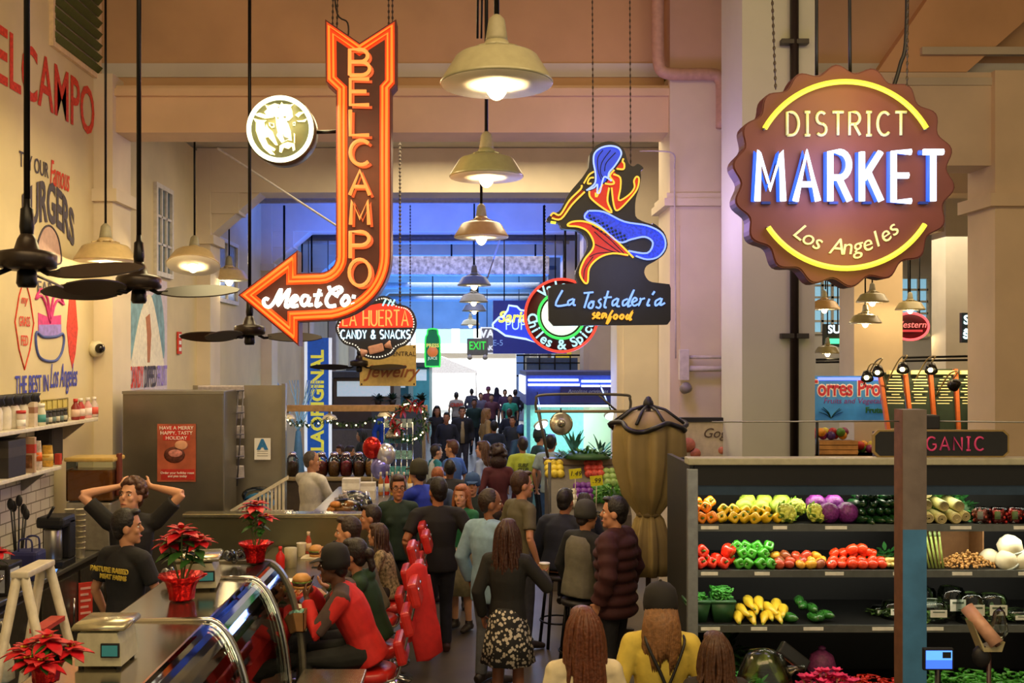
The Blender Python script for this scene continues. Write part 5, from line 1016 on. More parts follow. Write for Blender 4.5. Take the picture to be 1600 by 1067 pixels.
heap(1216, 1300, Z2, [(0, .035, .0), (.06, .05, .03), (.1, .08, .01)], .076, lambda p, r, k: (lambda c: tomato(c, {'#b8482a': 'rust red', '#d89a2c': 'golden', '#8a4a2a': 'brown', '#a83a24': 'deep red', '#d8a030': 'yellow'}[c]+' heirloom tomato on the middle shelf', 'heirloom tomatoes on the middle shelf')(p, r, k))(HC[(k*3+r*2) % 5]))
heap(1300, 1388, Z2, [(0, .036, .0), (.06, .055, .03), (.1, .1, .05)], .072, tomato('#dc3f1c', 'bright red vine tomato on the middle shelf left of the post', 'red tomatoes on the middle shelf'))
for px, dz in ((1337, .13), (1352, .135), (1362, .11)): tomato('#dc3f1c', 'bright red vine tomato on the middle shelf left of the post', 'red tomatoes on the middle shelf')(Vector((sx(px), QY+.14, Z2+dz)), 0, 0)
greens('green topped spring bunch on the middle shelf left of the post', Vector((sx(1398), QY+.25, Z2)), (.14, .12, .11), 80, '#2c6a2c', 5, .07)
for i in range(8): ripe('radish|a', 'radish', 'pale yellow radish end in front of its green tops left of the post', 'pale radishes on the middle shelf', Vector((sx(1388+3.4*i), QY+.08+.02*(i % 2), Z2+.03+.03*(i % 2))), 1, (R(80), 0, rr.random()), mk_oval('#c8b86a', .02, .08))
for i in range(13):
    ripe('asparagus|a', 'asparagus', 'tall asparagus spear standing right of the post on the middle shelf', 'asparagus spears on the middle shelf', Vector((sx(1448+2.1*i), QY+.10+.02*(i % 3), Z2+.13)), 1, (R(-12), R(-10+i*.7), 0), lambda t: (MB().loft([(0, 0, -.13), (0, 0, 0), (0, 0, .10), (0, 0, .125), (0, 0, .145)], [.009, .008, .007, .0085, .002], n=8).build('stalk', M('#8a9a4a', .5, noise=.3), t), MB().loft([(0, 0, .10), (0, 0, .125), (0, 0, .146)], [.008, .0095, .002], n=8).build('tip', M('#5a6a34', .5, noise=.3, scale=60), t)))
t = thing('cardboard_box', 'brown cardboard box tipped open behind the mushroom pile', 'box', Vector((sx(1519), QY+.34, Z2))); b = MB()
for a, c in (((-.17, -.1, 0), (.17, .12, .01)), ((-.17, -.1, 0), (-.16, .12, .26)), ((.16, -.1, 0), (.17, .12, .26)), ((-.17, .11, 0), (.17, .12, .26))): b.span(a, c)
b.build('carton', M('#8a6238', .7), t); MB().prism([(-.17, 0), (.17, 0), (.19, .06), (-.19, .06)], -.105, -.10).build('front_flap', M('#8a6238', .7), t)
t = thing('mushroom_pile', 'loose heap of small golden mushrooms spilling from the cardboard box', 'mushrooms', Vector((sx(1520), QY+.16, Z2))); b = MB(); t['kind'] = 'stuff'
for k in range(260):
    a = rr.random()*6.283; q = math.sqrt(rr.random()); x, y = .21*q*math.cos(a), .13*q*math.sin(a); z = .12*(1-q)**.8*rr.uniform(.5, 1)+.01; b.ball((x, y, z), (.012*rr.uniform(.7, 1.3), .012, .007), 6, 4, (rr.random()*3, rr.random()*3, 0))
o = b.build('mushroom_pile', M('#b08344', .6, noise=.4, scale=40)); o.location = t.location; tag(o, t['label'], 'mushrooms', None, 'stuff'); bpy.data.objects.remove(t); o.name = 'mushroom_pile'
for i, (px, dz, dy, sc) in enumerate(((1575, .06, .1, 1), (1597, .06, .1, 1), (1618, .06, .1, 1), (1585, .16, .14, 1.1), (1560, .06, .2, .9))): ripe('jicama|a', 'vegetable', 'large white carved-top coconut at the right end of the middle shelf', 'white coconuts on the middle shelf', Vector((sx(px), QY+dy, Z2+dz)), sc, (0, R(15*(i-2)), i), lambda t: (MB().lathe([(0, -.06), (.05, -.06), (.075, -.05), (.078, .02), (.05, .055), (.012, .075), (0, .075)], n=18).build('husk', M('#dcd6b4', .6, noise=.1), t), MB().lathe([(.078, -.052), (.08, -.045), (.078, -.04)], n=18).build('film_edge', M('#c0ccc4', .2), t)))
# shelf three
for i, px in enumerate((1092, 1131)):
    t = thing('basket', 'green basket of green beans on the lower shelf, %s' % ('left one by the case post' if not i else 'right one'), 'basket', Vector((sx(px), QY+.16, Z3)), 0, 'bean baskets on the lower shelf')
    MB().loft([(0, 0, 0), (0, 0, .15)], [.085, .125], [.085, .125], 4, (1, 1, 0)).build('tub', M('#1f4a26', .5), t); MB().loft([(0, 0, .145), (0, 0, .165)], [.13, .13], [.13, .13], 4, (1, 1, 0)).build('rim', M('#2a5a30', .5), t); b = MB()
    for k in range(90 if i else 50): b.tube(catmull([(rr.uniform(-.08, .08), rr.uniform(-.08, .08), .15+rr.random()*(.10 if i else .05)) for _ in range(3)], 3), .0055, 5)
    b.build('green_beans', M('#3a8a2c', .45, noise=.3), t)
for i, (px, dy, dz, rt) in enumerate([(1155, .0, .04, 0), (1163, .03, .08, .1), (1176, 0, .04, 1), (1176, .08, .13, .4), (1192, .08, .13, .8), (1196, 0, .04, 1.4), (1208, .06, .09, 1.1), (1218, 0, .045, 1.5), (1220, .1, .11, 1.3), (1228, .05, .08, 1.6), (1186, .06, .09, 2), (1205, .02, .05, 2.2)]): ripe('yellow_squash|a', 'squash', 'yellow crookneck squash heaped on the lower shelf', 'yellow squashes on the lower shelf', Vector((sx(px), QY+.10+dy, Z3+dz)), rr.uniform(.95, 1.1), (R(100), rt, rr.uniform(-.5, .5)), mk_squash)
for i, (px, dy, dz) in enumerate([(1235, .0, .035), (1264, .1, .10), (1276, .05, .09), (1274, 0, .035), (1285, .0, .04), (1296, .02, .05), (1262, .15, .12)]): ripe('cucumber|z', 'zucchini', 'green zucchini on the lower shelf right of the yellow squash', 'zucchinis on the lower shelf', Vector((sx(px), QY+.12+dy, Z3+dz)), rr.uniform(.95, 1.15), (R(85), rr.uniform(-.8, .8), rr.uniform(-.5, .5)), mk_oval('#2f6a28', .034, .17, .35))
def salad(label, loc, d, seed, rz=0):
    t = thing('salad_box', label, 'package', loc, rz, 'clear salad boxes on the lower shelf'); r2 = random.Random(seed)
    MB().loft([(0, 0, d[2]*k) for k in (0, .03, .5, .85, .97, 1)], [d[0]*k for k in (.45, .5, .5, .46, .38, .2)], [d[1]*k for k in (.45, .5, .5, .48, .44, .3)], 20, (1, 0, 0)).build('clear_box', CLEAR, t)
    b = MB()
    for k in range(60): leaf(b, (r2.uniform(-.36, .36)*d[0], r2.uniform(-.36, .36)*d[1], d[2]*r2.uniform(.05, .42)), (r2.uniform(-1, 1), r2.uniform(-1, 1), .5), .05, .014, .5)
    b.build('salad_leaves', M('#5a7a34', .5, noise=.4), t); l = MB().span((-d[0]*.28, -d[1]*.525, d[2]*.32), (d[0]*.3, -d[1]*.51, d[2]*.68)).build('label', M('#d8dcd0', .5), t); MB().span((-d[0]*.2, -d[1]*.535, d[2]*.55), (d[0]*.22, -d[1]*.525, d[2]*.61)).build('label_print', M('#5a6a5a', .5), l); return t
for i, (px, d, dy, lb) in enumerate(((1408, (.16, .16, .13), .2, 'clear salad box partly behind the post, left of it'), (1395, (.12, .12, .07), .3, 'low clear tub left of the post on the lower shelf'), (1465, (.21, .18, .15), .12, 'flat salad box with white label just right of the post'), (1502, (.2, .2, .24), .2, 'tall salad box behind the bag roll, nearer the post'), (1520, (.2, .18, .22), .08, 'tall salad box behind the bag roll, in front'), (1556, (.22, .18, .21), .10, 'rounded salad box with white label right of the bag roll'), (1597, (.2, .18, .09), .12, 'low salad box cut by the right edge'), (1470, (.22, .2, .2), .36, 'dim salad box at the back right of the post'))): salad(lb, Vector((sx(px), QY+.03+dy, Z3)), d, i)
# lower bins
def bx(px, s=225): return (px-HX)/s
greens('big bunch of leafy kale behind the brown haired head at the case foot', Vector((bx(1168), 7.2, .50)), (.16, .14, .20), 120, '#2f8a34', 9, .08)
greens('dark chard heap under the lowest shelf at the left', Vector((bx(1165), 7.75, .5)), (.2, .15, .32), 90, '#2a4a20', 10, .12)
for i in range(9): ripe('tomato|c', 'tomato', 'small orange red tomato in the blue edged bin beside the plastic bag', 'small tomatoes in the foreground bin', Vector((bx(1182)+.045*(i % 4), 7.0+.05*(i//4), .56+.03*(i % 2))), .8, (rr.random(), rr.random(), 0), mk_tom('#e04a1c'))
t = thing('produce_bin', 'blue edged tray under the small tomatoes', 'tray', Vector((bx(1196), 7.05, .50))); MB().span((-.16, -.12, 0), (.16, .12, .03)).build('tray', M('#2a5a8a', .4), t); b = MB(); [b.span(a, c) for a, c in (((-.16, -.12, 0), (.16, -.11, .06)), ((-.16, -.12, 0), (-.15, .12, .06)), ((.15, -.12, 0), (.16, .12, .06)))]; b.build('rim', M('#2a6ab0', .4), t)
t = thing('plastic_bag', 'large clear knotted plastic bag of greens in front of the produce case', 'bag', Vector((1.86, 6.55, .55))); MB().lathe([(0, 0), (.13, .01), (.19, .10), (.2, .22), (.15, .36), (.13, .42), (.10, .47), (.0, .5)], n=26, wob=lambda a, z: 1+.05*math.sin(5*a+z*20)).build('clear_film', glassm('#e6e4d2', 1.7, .15), t); MB().loft([(.13, 0, .34), (.2, 0, .37), (.25, 0, .36)], [.05, .015, .03], n=10).build('knot', glassm('#d8d4b8', 1.7, .2), t); b = MB(); [leaf(b, (rr.uniform(-.12, .12), rr.uniform(-.12, .12), rr.uniform(.04, .2)), (rr.uniform(-1, 1), rr.uniform(-1, 1), .5), .08, .022, .5) for k in range(60)]; b.build('leaves_inside', M('#7a9a3a', .5, noise=.3), t)
tag(MB().span((-.35, -.3, 0), (.35, .3, .55)).build('display_stand', M('#2a2c2a', .5), None, (1.98, 6.6, 0)), 'dark low stand under the plastic bag and the pink bouquet', 'stand')
t = thing('bouquet', 'wrapped bouquet of pink flowers at the foot of the produce case', 'flowers', Vector((2.22, 6.42, .56))); b = MB(); st = MB(); r2 = random.Random(8)
for k in range(46):
    a = r2.random()*6.28; q = math.sqrt(r2.random())*.19; p = Vector((q*math.cos(a), q*.7*math.sin(a), .30+.10*r2.random()-.4*q)); st.tube([(q*.15*math.cos(a), 0, .02), p], .004, 4)
    for j in range(5): leaf(b, p, (math.cos(j*1.257+k), math.sin(j*1.257+k), .9), .045, .018, .1)
b.build('pink_petals', M('#d82a6c', .5, noise=.3), t); st.build('stems', M('#9a6a4a', .5), t); MB().lathe([(.03, 0), (.05, .03), (.09, .12), (.15, .22), (.14, .22), (.03, .02), (0, .02)], n=20, wob=lambda a, z: 1+z*.5*math.sin(8*a)).build('clear_wrap', CLEAR, t)
def scatter(name, label, cat, loc, d, n, col, sz, seed, shape):
    r2 = random.Random(seed); b = MB()
    for k in range(n): shape(b, Vector((r2.uniform(-1, 1)*d[0], r2.uniform(-1, 1)*d[1], r2.random()*d[2])), r2, sz)
    b.box((0, 0, -.01), (d[0]*2, d[1]*2, .03)); o = b.build(name, M(col, .35, noise=.4, scale=20)); o.location = loc; return tag(o, label, cat, None, 'stuff')
scatter('chili_heap', 'broad heap of red chilies at the case foot left of the post', 'chilies', Vector((bx(1372), 7.22, .52)), (.24, .16, .10), 240, '#c0281c', .05, 1, lambda b, p, r2, s: b.loft([p, p+Vector((r2.uniform(-.5, .5), r2.uniform(-.5, .5), .1))*s, p+Vector((r2.uniform(-1, 1), r2.uniform(-1, 1), .2))*s], [.011, .012, .002], n=6))
scatter('chili_heap', 'broad heap of green chilies at the case foot right of the post', 'chilies', Vector((bx(1540), 7.22, .52)), (.42, .18, .13), 340, '#3f8a2a', .07, 2, lambda b, p, r2, s: b.loft([p, p+Vector((r2.uniform(-.5, .5), r2.uniform(-.5, .5), .1))*s, p+Vector((r2.uniform(-1, 1), r2.uniform(-1, 1), .2))*s], [.013, .014, .002], n=6))
greens('tuft of fennel and green onion between the bouquet and the red chilies', Vector((bx(1322), 7.05, .50)), (.12, .10, .12), 60, '#7a8a4a', 19, .09)
t = thing('purple_packet', 'dim purple net bag of garlic under the lowest shelf', 'bag', Vector((bx(1322), 7.6, .50))); MB().loft([(0, 0, 0), (0, 0, .1), (0, 0, .2), (0, 0, .24)], [.07, .11, .08, .02], n=14).build('net', M('#6a2a5a', .6, noise=.4, scale=50), t); MB().ball((0, 0, .25), (.03, .03, .02), 8, 5).build('tie', M('#5a2050', .6), t)
t = thing('hanging_scale', 'black scale arm slanting before the lowest shelf', 'scale', Vector((2.12, 6.75, .55))); MB().loft([(.14, 0, 0), (-.0, .0, .36)], .022, .014, 4).build('arm', BLACKM, t); MB().box((-.02, -.02, .39), (.22, .05, .09), (R(-20), R(38), 0), .01).build('head_unit', M('#1d1f1e', .3), t); MB().span((.02, -.08, -.0), (.26, .08, .02)).build('base', BLACK, t)
t = thing('checkout_screen', 'small blue screen on a stalk just right of the post', 'screen', P(1467, 1031, 262)); MB().span((-.09, 0, -.065), (.09, .03, .07), .008).build('housing', BLACK, t); MB().span((-.078, -.003, -.052), (.078, 0, .056)).build('screen', M('#2a4ae0', .3, emit=(.05, .16, 1), power=1.4), t); MB().span((-.078, -.004, .0), (.078, -.003, .056)).build('upper_panel', M('#4a8ae0', .3, emit=(.12, .4, 1), power=1.2), t); MB().span((.02, -.006, .012), (.07, -.004, .048)).build('dark_window', BLACK, t); MB().tube([(0, .015, -.06), (0, .015, -(t.location.z))], .018, 8).build('stalk', BLACKM, t)
t = thing('bag_roll_stand', 'roll of clear produce bags on a slanted holder before the salad boxes', 'bag dispenser', P(1540, 985, 255)); RT = (R(0), R(0), 0)
MB().loft([(-.07, .10, .12), (.045, -.05, -.07)], .042, n=18).build('bag_roll', M('#c89a80', .4, noise=.15), t); MB().loft([(.03, -.03, -.045), (.05, -.056, -.078)], .018, n=12).build('core_tube', M('#5a3a2a', .6), t); MB().prism([(-.10, .06), (-.03, -.12), (.08, -.12), (.10, -.06), (.09, -.07), (-.02, -.105)], -.04, .06).build('holder_tray', M('#a8a078', .5), t); MB().lathe([(.02, 0), (.05, .05), (.03, .16), (0, .2)], (.09, 0, -.05), 10, wob=lambda a, z: 1+.3*math.sin(3*a)).build('loose_film', CLEAR, t); MB().tube([(.02, 0, -.12), (.02, 0, -t.location.z)], .014, 8).build('pole', M('#3a2024', .4), t); MB().ball((-.02, .01, -.16), (.06, .04, .07), 10, 6).build('clamp', BLACK, t)
# post with blue paint, wire and sign
t = thing('timber_post', 'square timber post in front of the produce case, brown above and blue below', 'post', (2.757, 6.4, 0)); MB().span((-.075, 0, 1.83), (.075, .12, 2.58)).build('bare_upper', M('#6e6460', .7, noise=.2, scale=7, bump=.2), t); MB().span((-.075, 0, 0), (.075, .12, 1.83)).build('blue_painted_lower', M('#3f78a8', .6, noise=.22, scale=5, bump=.2), t)
MB().span((-.079, -.001, 0), (-.075, .121, 2.58)).build('brown_side', M('#6a4630', .7, noise=.2), t); MB().box((.12, .06, 2.5), (.09, .1, .09), bev=.01).build('dark_clamp', BLACK, t)
tag(MB().tube([Vector((1.5, 6.45, 2.50)), Vector((2.68, 6.45, 2.505))], .005, 5).build('guy_wire', M('#8a8a84', .4, .7)), 'thin grey wire stretched left from the timber post', 'wire'); tag(MB().tube([Vector((2.84, 6.45, 2.505)), Vector((4.4, 6.45, 2.49))], .005, 5).build('guy_wire', M('#8a8a84', .4, .7)), 'thin grey wire stretched right from the timber post', 'wire')
t = thing('produce_sign', 'black sign with clipped corners and pink letters standing on the produce case', 'sign', Vector((sx(1469, 214), QY+.02, 2.18)))
oc = lambda w, h, c: [(-w+c, 0), (w-c, 0), (w, c), (w, h-c), (w-c, h), (-w+c, h), (-w, h-c), (-w, c)]
MB().prism(oc(.495, .2, .035), 0, .03).build('tan_frame', M('#8a7440', .5), t); MB().prism([(a*.972, .1+(c-.1)*.88) for a, c in oc(.495, .2, .035)], -.004, .0).build('black_panel', M('#191a1a', .5), t)
b = MB(); ls, w = strokes('ORGANIC', .095, .35); [b.tube([(a-w/2, -.008, .052+c) for a, c in l], .0075, 5) for l in ls]; b.build('pink_lettering', M('#c03058', .5, emit=(.8, .1, .25), power=.12), t)
# conduit on the column, pipes on the pier
t = thing('conduit_pipe', 'thick black vertical conduit clamped to the front of the pale column', 'pipe', (P(1239, 560, 178).x, 8.95, 0)); MB().tube([(0, 0, 2.0), (0, 0, 7.3)], .038, 12).build('pipe_run', M('#2a211c', .4, .3), t)
for py in (68, 525): MB().box((0, .0, CAMZ-(py-HY)/178), (.24, .07, .045), bev=.005).build('clamp_bracket', M('#3a3630', .4, .4), t)
def pipe3(label, pts, r, col, s): tag(MB().tube(catmull([P(a, c, s) for a, c in pts], 4) if len(pts) > 2 else [P(a, c, s) for a, c in pts], r, 12).build('wall_pipe', M(col, .5)), label, 'pipe')
pipe3('fat cream pipe dropping down the wall and turning right above the pier', [(1028, -90), (1028, 60), (1029, 95), (1036, 112), (1060, 116), (1110, 116), (1124, 122), (1128, 140), (1128, 200)], .065, '#c09a84', 149)
pipe3('thin cream pipe running down the right edge of the pier', [(1131, 205), (1131, 700)], .03, '#c0a8a8', 149)
t = thing('junction_box', 'white electrical box with conduits on the purple lit pier', 'electrical box', P(1069, 570, 151)); MB().span((-.05, -.02, -.16), (.05, .07, .16), .008).build('box', M('#d0c8c4', .5), t); MB().tube([(.05, .03, .08), (.5, .03, .08)], .018, 8).build('conduit', M('#c8c0bc', .5), t); MB().tube([(.05, .03, -.04), (.5, .03, -.04)], .03, 8).build('conduit', M('#c8c0bc', .5), t)
t = thing('wall_lamp', 'small grey security light on the pier under the electrical box', 'wall light', P(1072, 606, 151)); MB().lathe([(0, -.06), (.05, -.05), (.06, .02), (.03, .05), (0, .05)], n=14, rot=(R(60), R(40), 0)).build('housing', M('#8a8488', .4), t); MB().tube([(0, 0, .02), (-.02, .07, .04)], .015, 6).build('bracket', M('#8a8488', .4), t)
t = thing('hoarding', 'cream stall panel with red blots and handwriting between the umbrella and the column', 'panel', P(1108, 687, 165)); MB().span((-.26, 0, -.2), (.25, .05, .17)).build('panel', M('#c8bc9c', .6), t); MB().span((-.27, -.02, .17), (.26, .07, .21)).build('dark_rail', BLACK, t); text('Gogi', .13, M('#5a4a3a', .6), t, (.06, -.004, .06), name='handwriting', shear=.3)
for x, z, r in ((-.2, -.05, .07), (-.13, -.13, .05), (.12, -.1, .035)): MB().lathe([(0, 0), (r, 0), (r, .004), (0, .004)], n=20, rot=(PI/2, 0, 0)).build('red_blot', M('#c8785a', .6, noise=.3), t, (x, -.001, z))
MB().span((-.26, 0, -2.05), (.25, .05, -.2)).build('lower_panel', M('#6a6458', .6), t)
# closed market umbrella
t = thing('market_umbrella', 'closed tan market umbrella with black trim beside the produce case', 'umbrella', (P(1013, 560, 172).x, FPX/172, -.08)); t.scale = (1.1, 1.1, 1.0)
prof = [(.02, 2.50), (.14, 2.50), (.27, 2.40), (.285, 2.30), (.27, 2.05), (.20, 1.75), (.10, 1.585), (.085, 1.56), (.11, 1.52), (.15, 1.35), (.16, 1.15), (.14, 1.02)]
MB().lathe(prof, n=72, wob=lambda a, z: 1+(.16*math.sin(8*a+.6)+.06*math.sin(19*a))*min(1, max(.2, (2.55-z)*2))).build('canopy_cloth', M('#8f7d4e', .75, noise=.12, scale=5), t)
MB().lathe([(.088, 1.545), (.10, 1.555), (.10, 1.58), (.09, 1.59)], n=24).build('tie_band', M('#6a5a38', .7), t); MB().tube([(0, 0, 0), (0, 0, 2.62)], .022, 10).build('pole', M('#4a3a28', .5), t)
for k in range(8):
    a = 2*PI*k/8+.3; MB().tube([(0, 0, 2.56), (.15*math.cos(a), .15*math.sin(a), 2.515), (.30*math.cos(a), .30*math.sin(a), 2.40)], .014, 6).build('rib', BLACK, t)
MB().tube([(.295*(1+.10*math.sin(8*R(a)+.6))*math.cos(R(a)), .295*(1+.10*math.sin(8*R(a)+.6))*math.sin(R(a)), 2.37+.04*math.sin(4*R(a))) for a in range(0, 360, 6)], .022, 6, True).build('black_trim', BLACK, t); MB().lathe([(.05, 0), (.04, .06), (.02, .1), (0, .11)], (0, 0, 2.53), 12).build('top_cap', BLACK, t); MB().lathe([(.25, 0), (.25, .05), (.04, .08), (.04, .3), (0, .3)], n=24).build('base', BLACKM, t)
# ------------------------------------------------------------------ side hall behind the case
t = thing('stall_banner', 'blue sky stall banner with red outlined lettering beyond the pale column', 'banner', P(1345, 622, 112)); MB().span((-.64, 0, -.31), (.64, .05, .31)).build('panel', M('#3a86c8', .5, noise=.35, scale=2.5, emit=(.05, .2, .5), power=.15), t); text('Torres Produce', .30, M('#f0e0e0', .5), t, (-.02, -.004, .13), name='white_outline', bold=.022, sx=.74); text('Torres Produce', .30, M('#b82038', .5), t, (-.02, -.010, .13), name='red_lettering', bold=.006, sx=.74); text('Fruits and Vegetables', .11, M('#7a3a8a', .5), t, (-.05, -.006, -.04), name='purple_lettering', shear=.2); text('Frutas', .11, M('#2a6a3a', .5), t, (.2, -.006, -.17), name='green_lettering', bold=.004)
[MB().tube([(x, .03, -.3), (x, .03, -1.05)], .02, 8).build('post', BLACKM, t) for x in (-.6, .6)]; MB().span((-.6, -.012, .25), (.55, -.004, .29)).build('blue_light_strip', glow((.15, .2, 1), 2.5), t); b = MB(); [leaf(b, (-.42, -.01, -.28), (math.cos(a*.5+.1), 0, 1), .18, .03, .3) for a in (-4, -2, 0, 2, 4, 6)]; b.build('painted_pineapple_leaves', M('#2a5a3a', .6), t)
t = thing('fruit_counter', 'stall counter below the blue banner holding a crate and fruit', 'counter', P(1345, 712, 112)*1.0); z0 = t.location.z; MB().span((-.66, -.02, -z0), (.66, .6, 0)).build('counter_body', M('#5a4a3a', .6), t); MB().span((-.68, -.05, -.04), (.68, .62, 0)).build('counter_top', M('#b09a78', .5), t)
t2 = thing('wooden_crate', 'wooden crate on the fruit stall counter', 'crate', t.location+Vector((-.30, .14, 0))); b = MB(); [b.span((-.27, -.12, .02+.065*k), (.27, -.105, .075+.065*k)) for k in range(3)]; b.build('front_slats', M('#b8844a', .6, noise=.3, scale=6), t2); MB().span((-.27, -.10, 0), (.27, .14, .2)).build('box', M('#8a5f34', .6), t2)
FC = ['#b82a24', '#c83a2a', '#5a8a2c', '#e0962a', '#8a2a5a', '#d8c23a', '#4a2a6a']; FN = ['red', 'scarlet', 'green', 'orange', 'plum coloured', 'yellow', 'purple']
for i in range(26):
    k = i % 7; p = t.location+Vector((-.58+.047*i, .25+.1*(i % 3), .27 if i < 13 else .07)) if True else 0
    ripe('fruit|%d' % k, 'fruit', '%s round fruit on the stall below the blue banner' % FN[k], 'fruit on the stall below the blue banner', Vector((t.location.x-.6+.046*i, t.location.y+.26+.06*(i % 3), t.location.z+(.26 if i < 12 else .07)+.05*(i % 2))), 1, (0, 0, i), mk_ball(FC[k], .062, .01, 'skin', 12, .2))
t = thing('menu_board', 'fan of five lit chalk menu boards with orange dividers behind the organic sign', 'menu board', P(1475, 625, 122))
for k in range(5):
    x = -.62+k*.31; a = R(-14+7*k); p = MB().box((x, .02*abs(k-2), 0), (.25, .03, .80-.04*abs(k-2)), (R(-8), R(2*(k-2)), a)).build('chalk_panel', M('#20301f', .6), t); b = MB(); r2 = random.Random(k)
    rows = MB()
    for q in range(17):
        z = .30-q*.038; w = r2.uniform(.06, .11)
        if q in (0, 6, 11): w = .05
        rows.box((x+r2.uniform(-.03, .01), -.028+.02*abs(k-2)+.0-(z*.14), z), (w*2*.95, .006, .014), (R(-8), 0, a))
    rows.build('chalk_writing', M('#e8e0a8', .7), p); MB().box((x, -.03, .355), (.24, .03, .05), (0, 0, a)).build('lamplight_band', M('#f0e2a0', .6), p)  # pale bar paints the clip lamps' light along each board top
for k in range(6): MB().box((-.775+k*.31, -.02, -.03), (.045, .06, .86), (R(-8), R(2*(k-2.5)), 0)).build('orange_divider', M('#c8622a', .5), t)
MB().span((-.8, .02, -1.0), (.8, .3, -.42)).build('stand', M('#4a3a2c', .6), t); MB().span((-.75, .05, -2.0), (.75, .3, -1.0)).build('stand_base', M('#3a3028', .6), t)
for i, (px, py, aim) in enumerate(((1355, 590, 1), (1372, 582, 1), (1411, 577, 1), (1455, 578, 1), (1490, 602, -1))):
    p = P(px, py, 128); t = thing('clip_lamp', 'black clip lamp over the menu boards, %s' % ('leftmost', 'second from left, yellow lit', 'upright one in the middle', 'on a curled gooseneck', 'hanging lower, facing the viewer')[i], 'lamp', p)
    MB().lathe([(.02, .10), (.05, .08), (.075, -.02), (.07, -.02), (.045, .06), (0, .08)], n=18, rot=(R(-35 if aim > 0 else 60), R(15), 0)).build('shade', M('#1a1714', .3, .3), t); MB().ball((0, .02, .0), .03, 10, 6).build('bulb', glow((1, .82, .4), 9), t); MB().tube(catmull([(0, 0, .09), (.06, .02, .17), (.10+.2*(i == 0), .35, .12), (.06+.42*(i == 0), .62, -.16)], 5), .009, 6).build('gooseneck', M('#8a7a4a', .4, .4), t)
for x in (5.4, 6.0, 6.6): lamp('SPOT', 'menu_light', (x, 12.6, 3.0), (1, .8, .4), 26, .05, (R(48), 0, 0), None, 1.6)
t = thing('sound_cabinet', 'large black equipment cabinet at the right edge beyond the menu boards', 'cabinet', P(1590, 690, 128)); MB().span((-.22, 0, -1.9), (.6, .5, .62), .01).build('cabinet', M('#1c1a18', .5), t); MB().span((-.18, -.01, -.1), (.5, 0, .55)).build('front_grille', M('#12110f', .6, noise=.4, scale=80), t)
t = thing('oval_neon_sign', 'red oval neon sign between the two side hall piers', 'sign', P(1421, 510, 85)); MB().lathe([(0, .1), (.36, .1), (.36, 0), (0, 0)], n=36, rot=(-PI/2, 0, 0)).build('cabinet', M('#4a0e10', .5), t).scale = (1, 1, .72); MB().tube([(.34*math.cos(R(a)), -.03, .245*math.sin(R(a))) for a in range(0, 360, 8)], .022, 6, True).build('red_neon_ring', glow((1, .08, .08), 2.6), t); text('Western', .17, glow((1, .2, .15), 1.6), t, (0, -.01, .03), name='script_lettering', shear=.2); MB().span((-.24, -.008, -.1), (.24, 0, -.06)).build('lower_bar', M('#c83038', .5, emit=(1, .1, .1), power=.5), t)
tag(MB().tube([P(1421, 489, 85)+Vector((0, .05, 0)), Vector((P(1421, 489, 85).x, FPX/85+.05, 5.96))], .012, 6).build('hanger_rod', BLACK), 'thin rod above the red oval neon sign', 'rod')
t = thing('lit_sign', 'dark sign with white lit letters at the right between the piers', 'sign', P(1518, 512, 90)); MB().span((-.17, 0, -.26), (.2, .08, .26)).build('panel', M('#1c2a34', .5), t); MB().tube([(0, .04, .25), (0, .04, 5.96-t.location.z)], .012, 6).build('hanger_rod', BLACKM, t); text('ST.', .22, glow((.7, 1, 1), 2.2), t, (0, -.01, .13), name='upper_lettering', bold=.006); text('ŝru', .22, glow((.7, 1, 1), 2.2), t, (0, -.01, -.12), name='lower_lettering', bold=.006)
t = thing('green_lit_sign', 'small sign with white and green lit words beside the lowest side hall lamp', 'sign', P(1310, 524, 90)); MB().span((-.26, 0, -.2), (.26, .06, .2)).build('panel', M('#1c2420', .5), t); MB().tube([(0, .03, .2), (0, .03, 5.96-t.location.z)], .012, 6).build('hanger_rod', BLACKM, t); text('SUN', .2, glow((.8, .95, 1), 1.5), t, (0, -.01, .1), name='white_lettering', bold=.006); MB().tube([(-.2, -.02, -.1), (.2, -.02, -.1)], .045, 8).build('green_tube', glow((.1, 1, .4), 1.6), t)
for i, (px0, px1, z0, z1) in enumerate(((1268, 1330, 3.5, 4.9), (1390, 1448, 3.4, 4.8), (1495, 1545, 3.2, 4.8))):
    s = FPX/24.2; x0, x1 = (px0-HX)/s, (px1-HX)/s; b = MB(); n = 4
    for k in range(n+1): q = x0+(x1-x0)*k/n; b.span((q-.03, 24.12, z0), (q+.03, 24.2, z1))
    for k in range(6): q = z0+(z1-z0)*k/5; b.span((x0, 24.12, q-.025), (x1, 24.2, q+.025))
    o = struct('window_%d' % (i+3), b, M('#b8b4a8', .5)); MB().span((x0, 24.17, z0), (x1, 24.19, z1)).build('window_pane', M('#6a9ab0', .2, emit=(.30, .58, .75), power=.7), o)
tag(MB().tube([P(1275, 562, 100), P(1535, 556, 100)], .02, 6).build('ceiling_rail', BLACKM), 'dark horizontal rail crossing behind the side hall lamps, upper one', 'rail'); tag(MB().tube([P(1275, 566, 101), P(1540, 562, 101)], .02, 6).build('ceiling_rail', BLACKM), 'dark horizontal rail crossing behind the side hall lamps, lower one', 'rail')
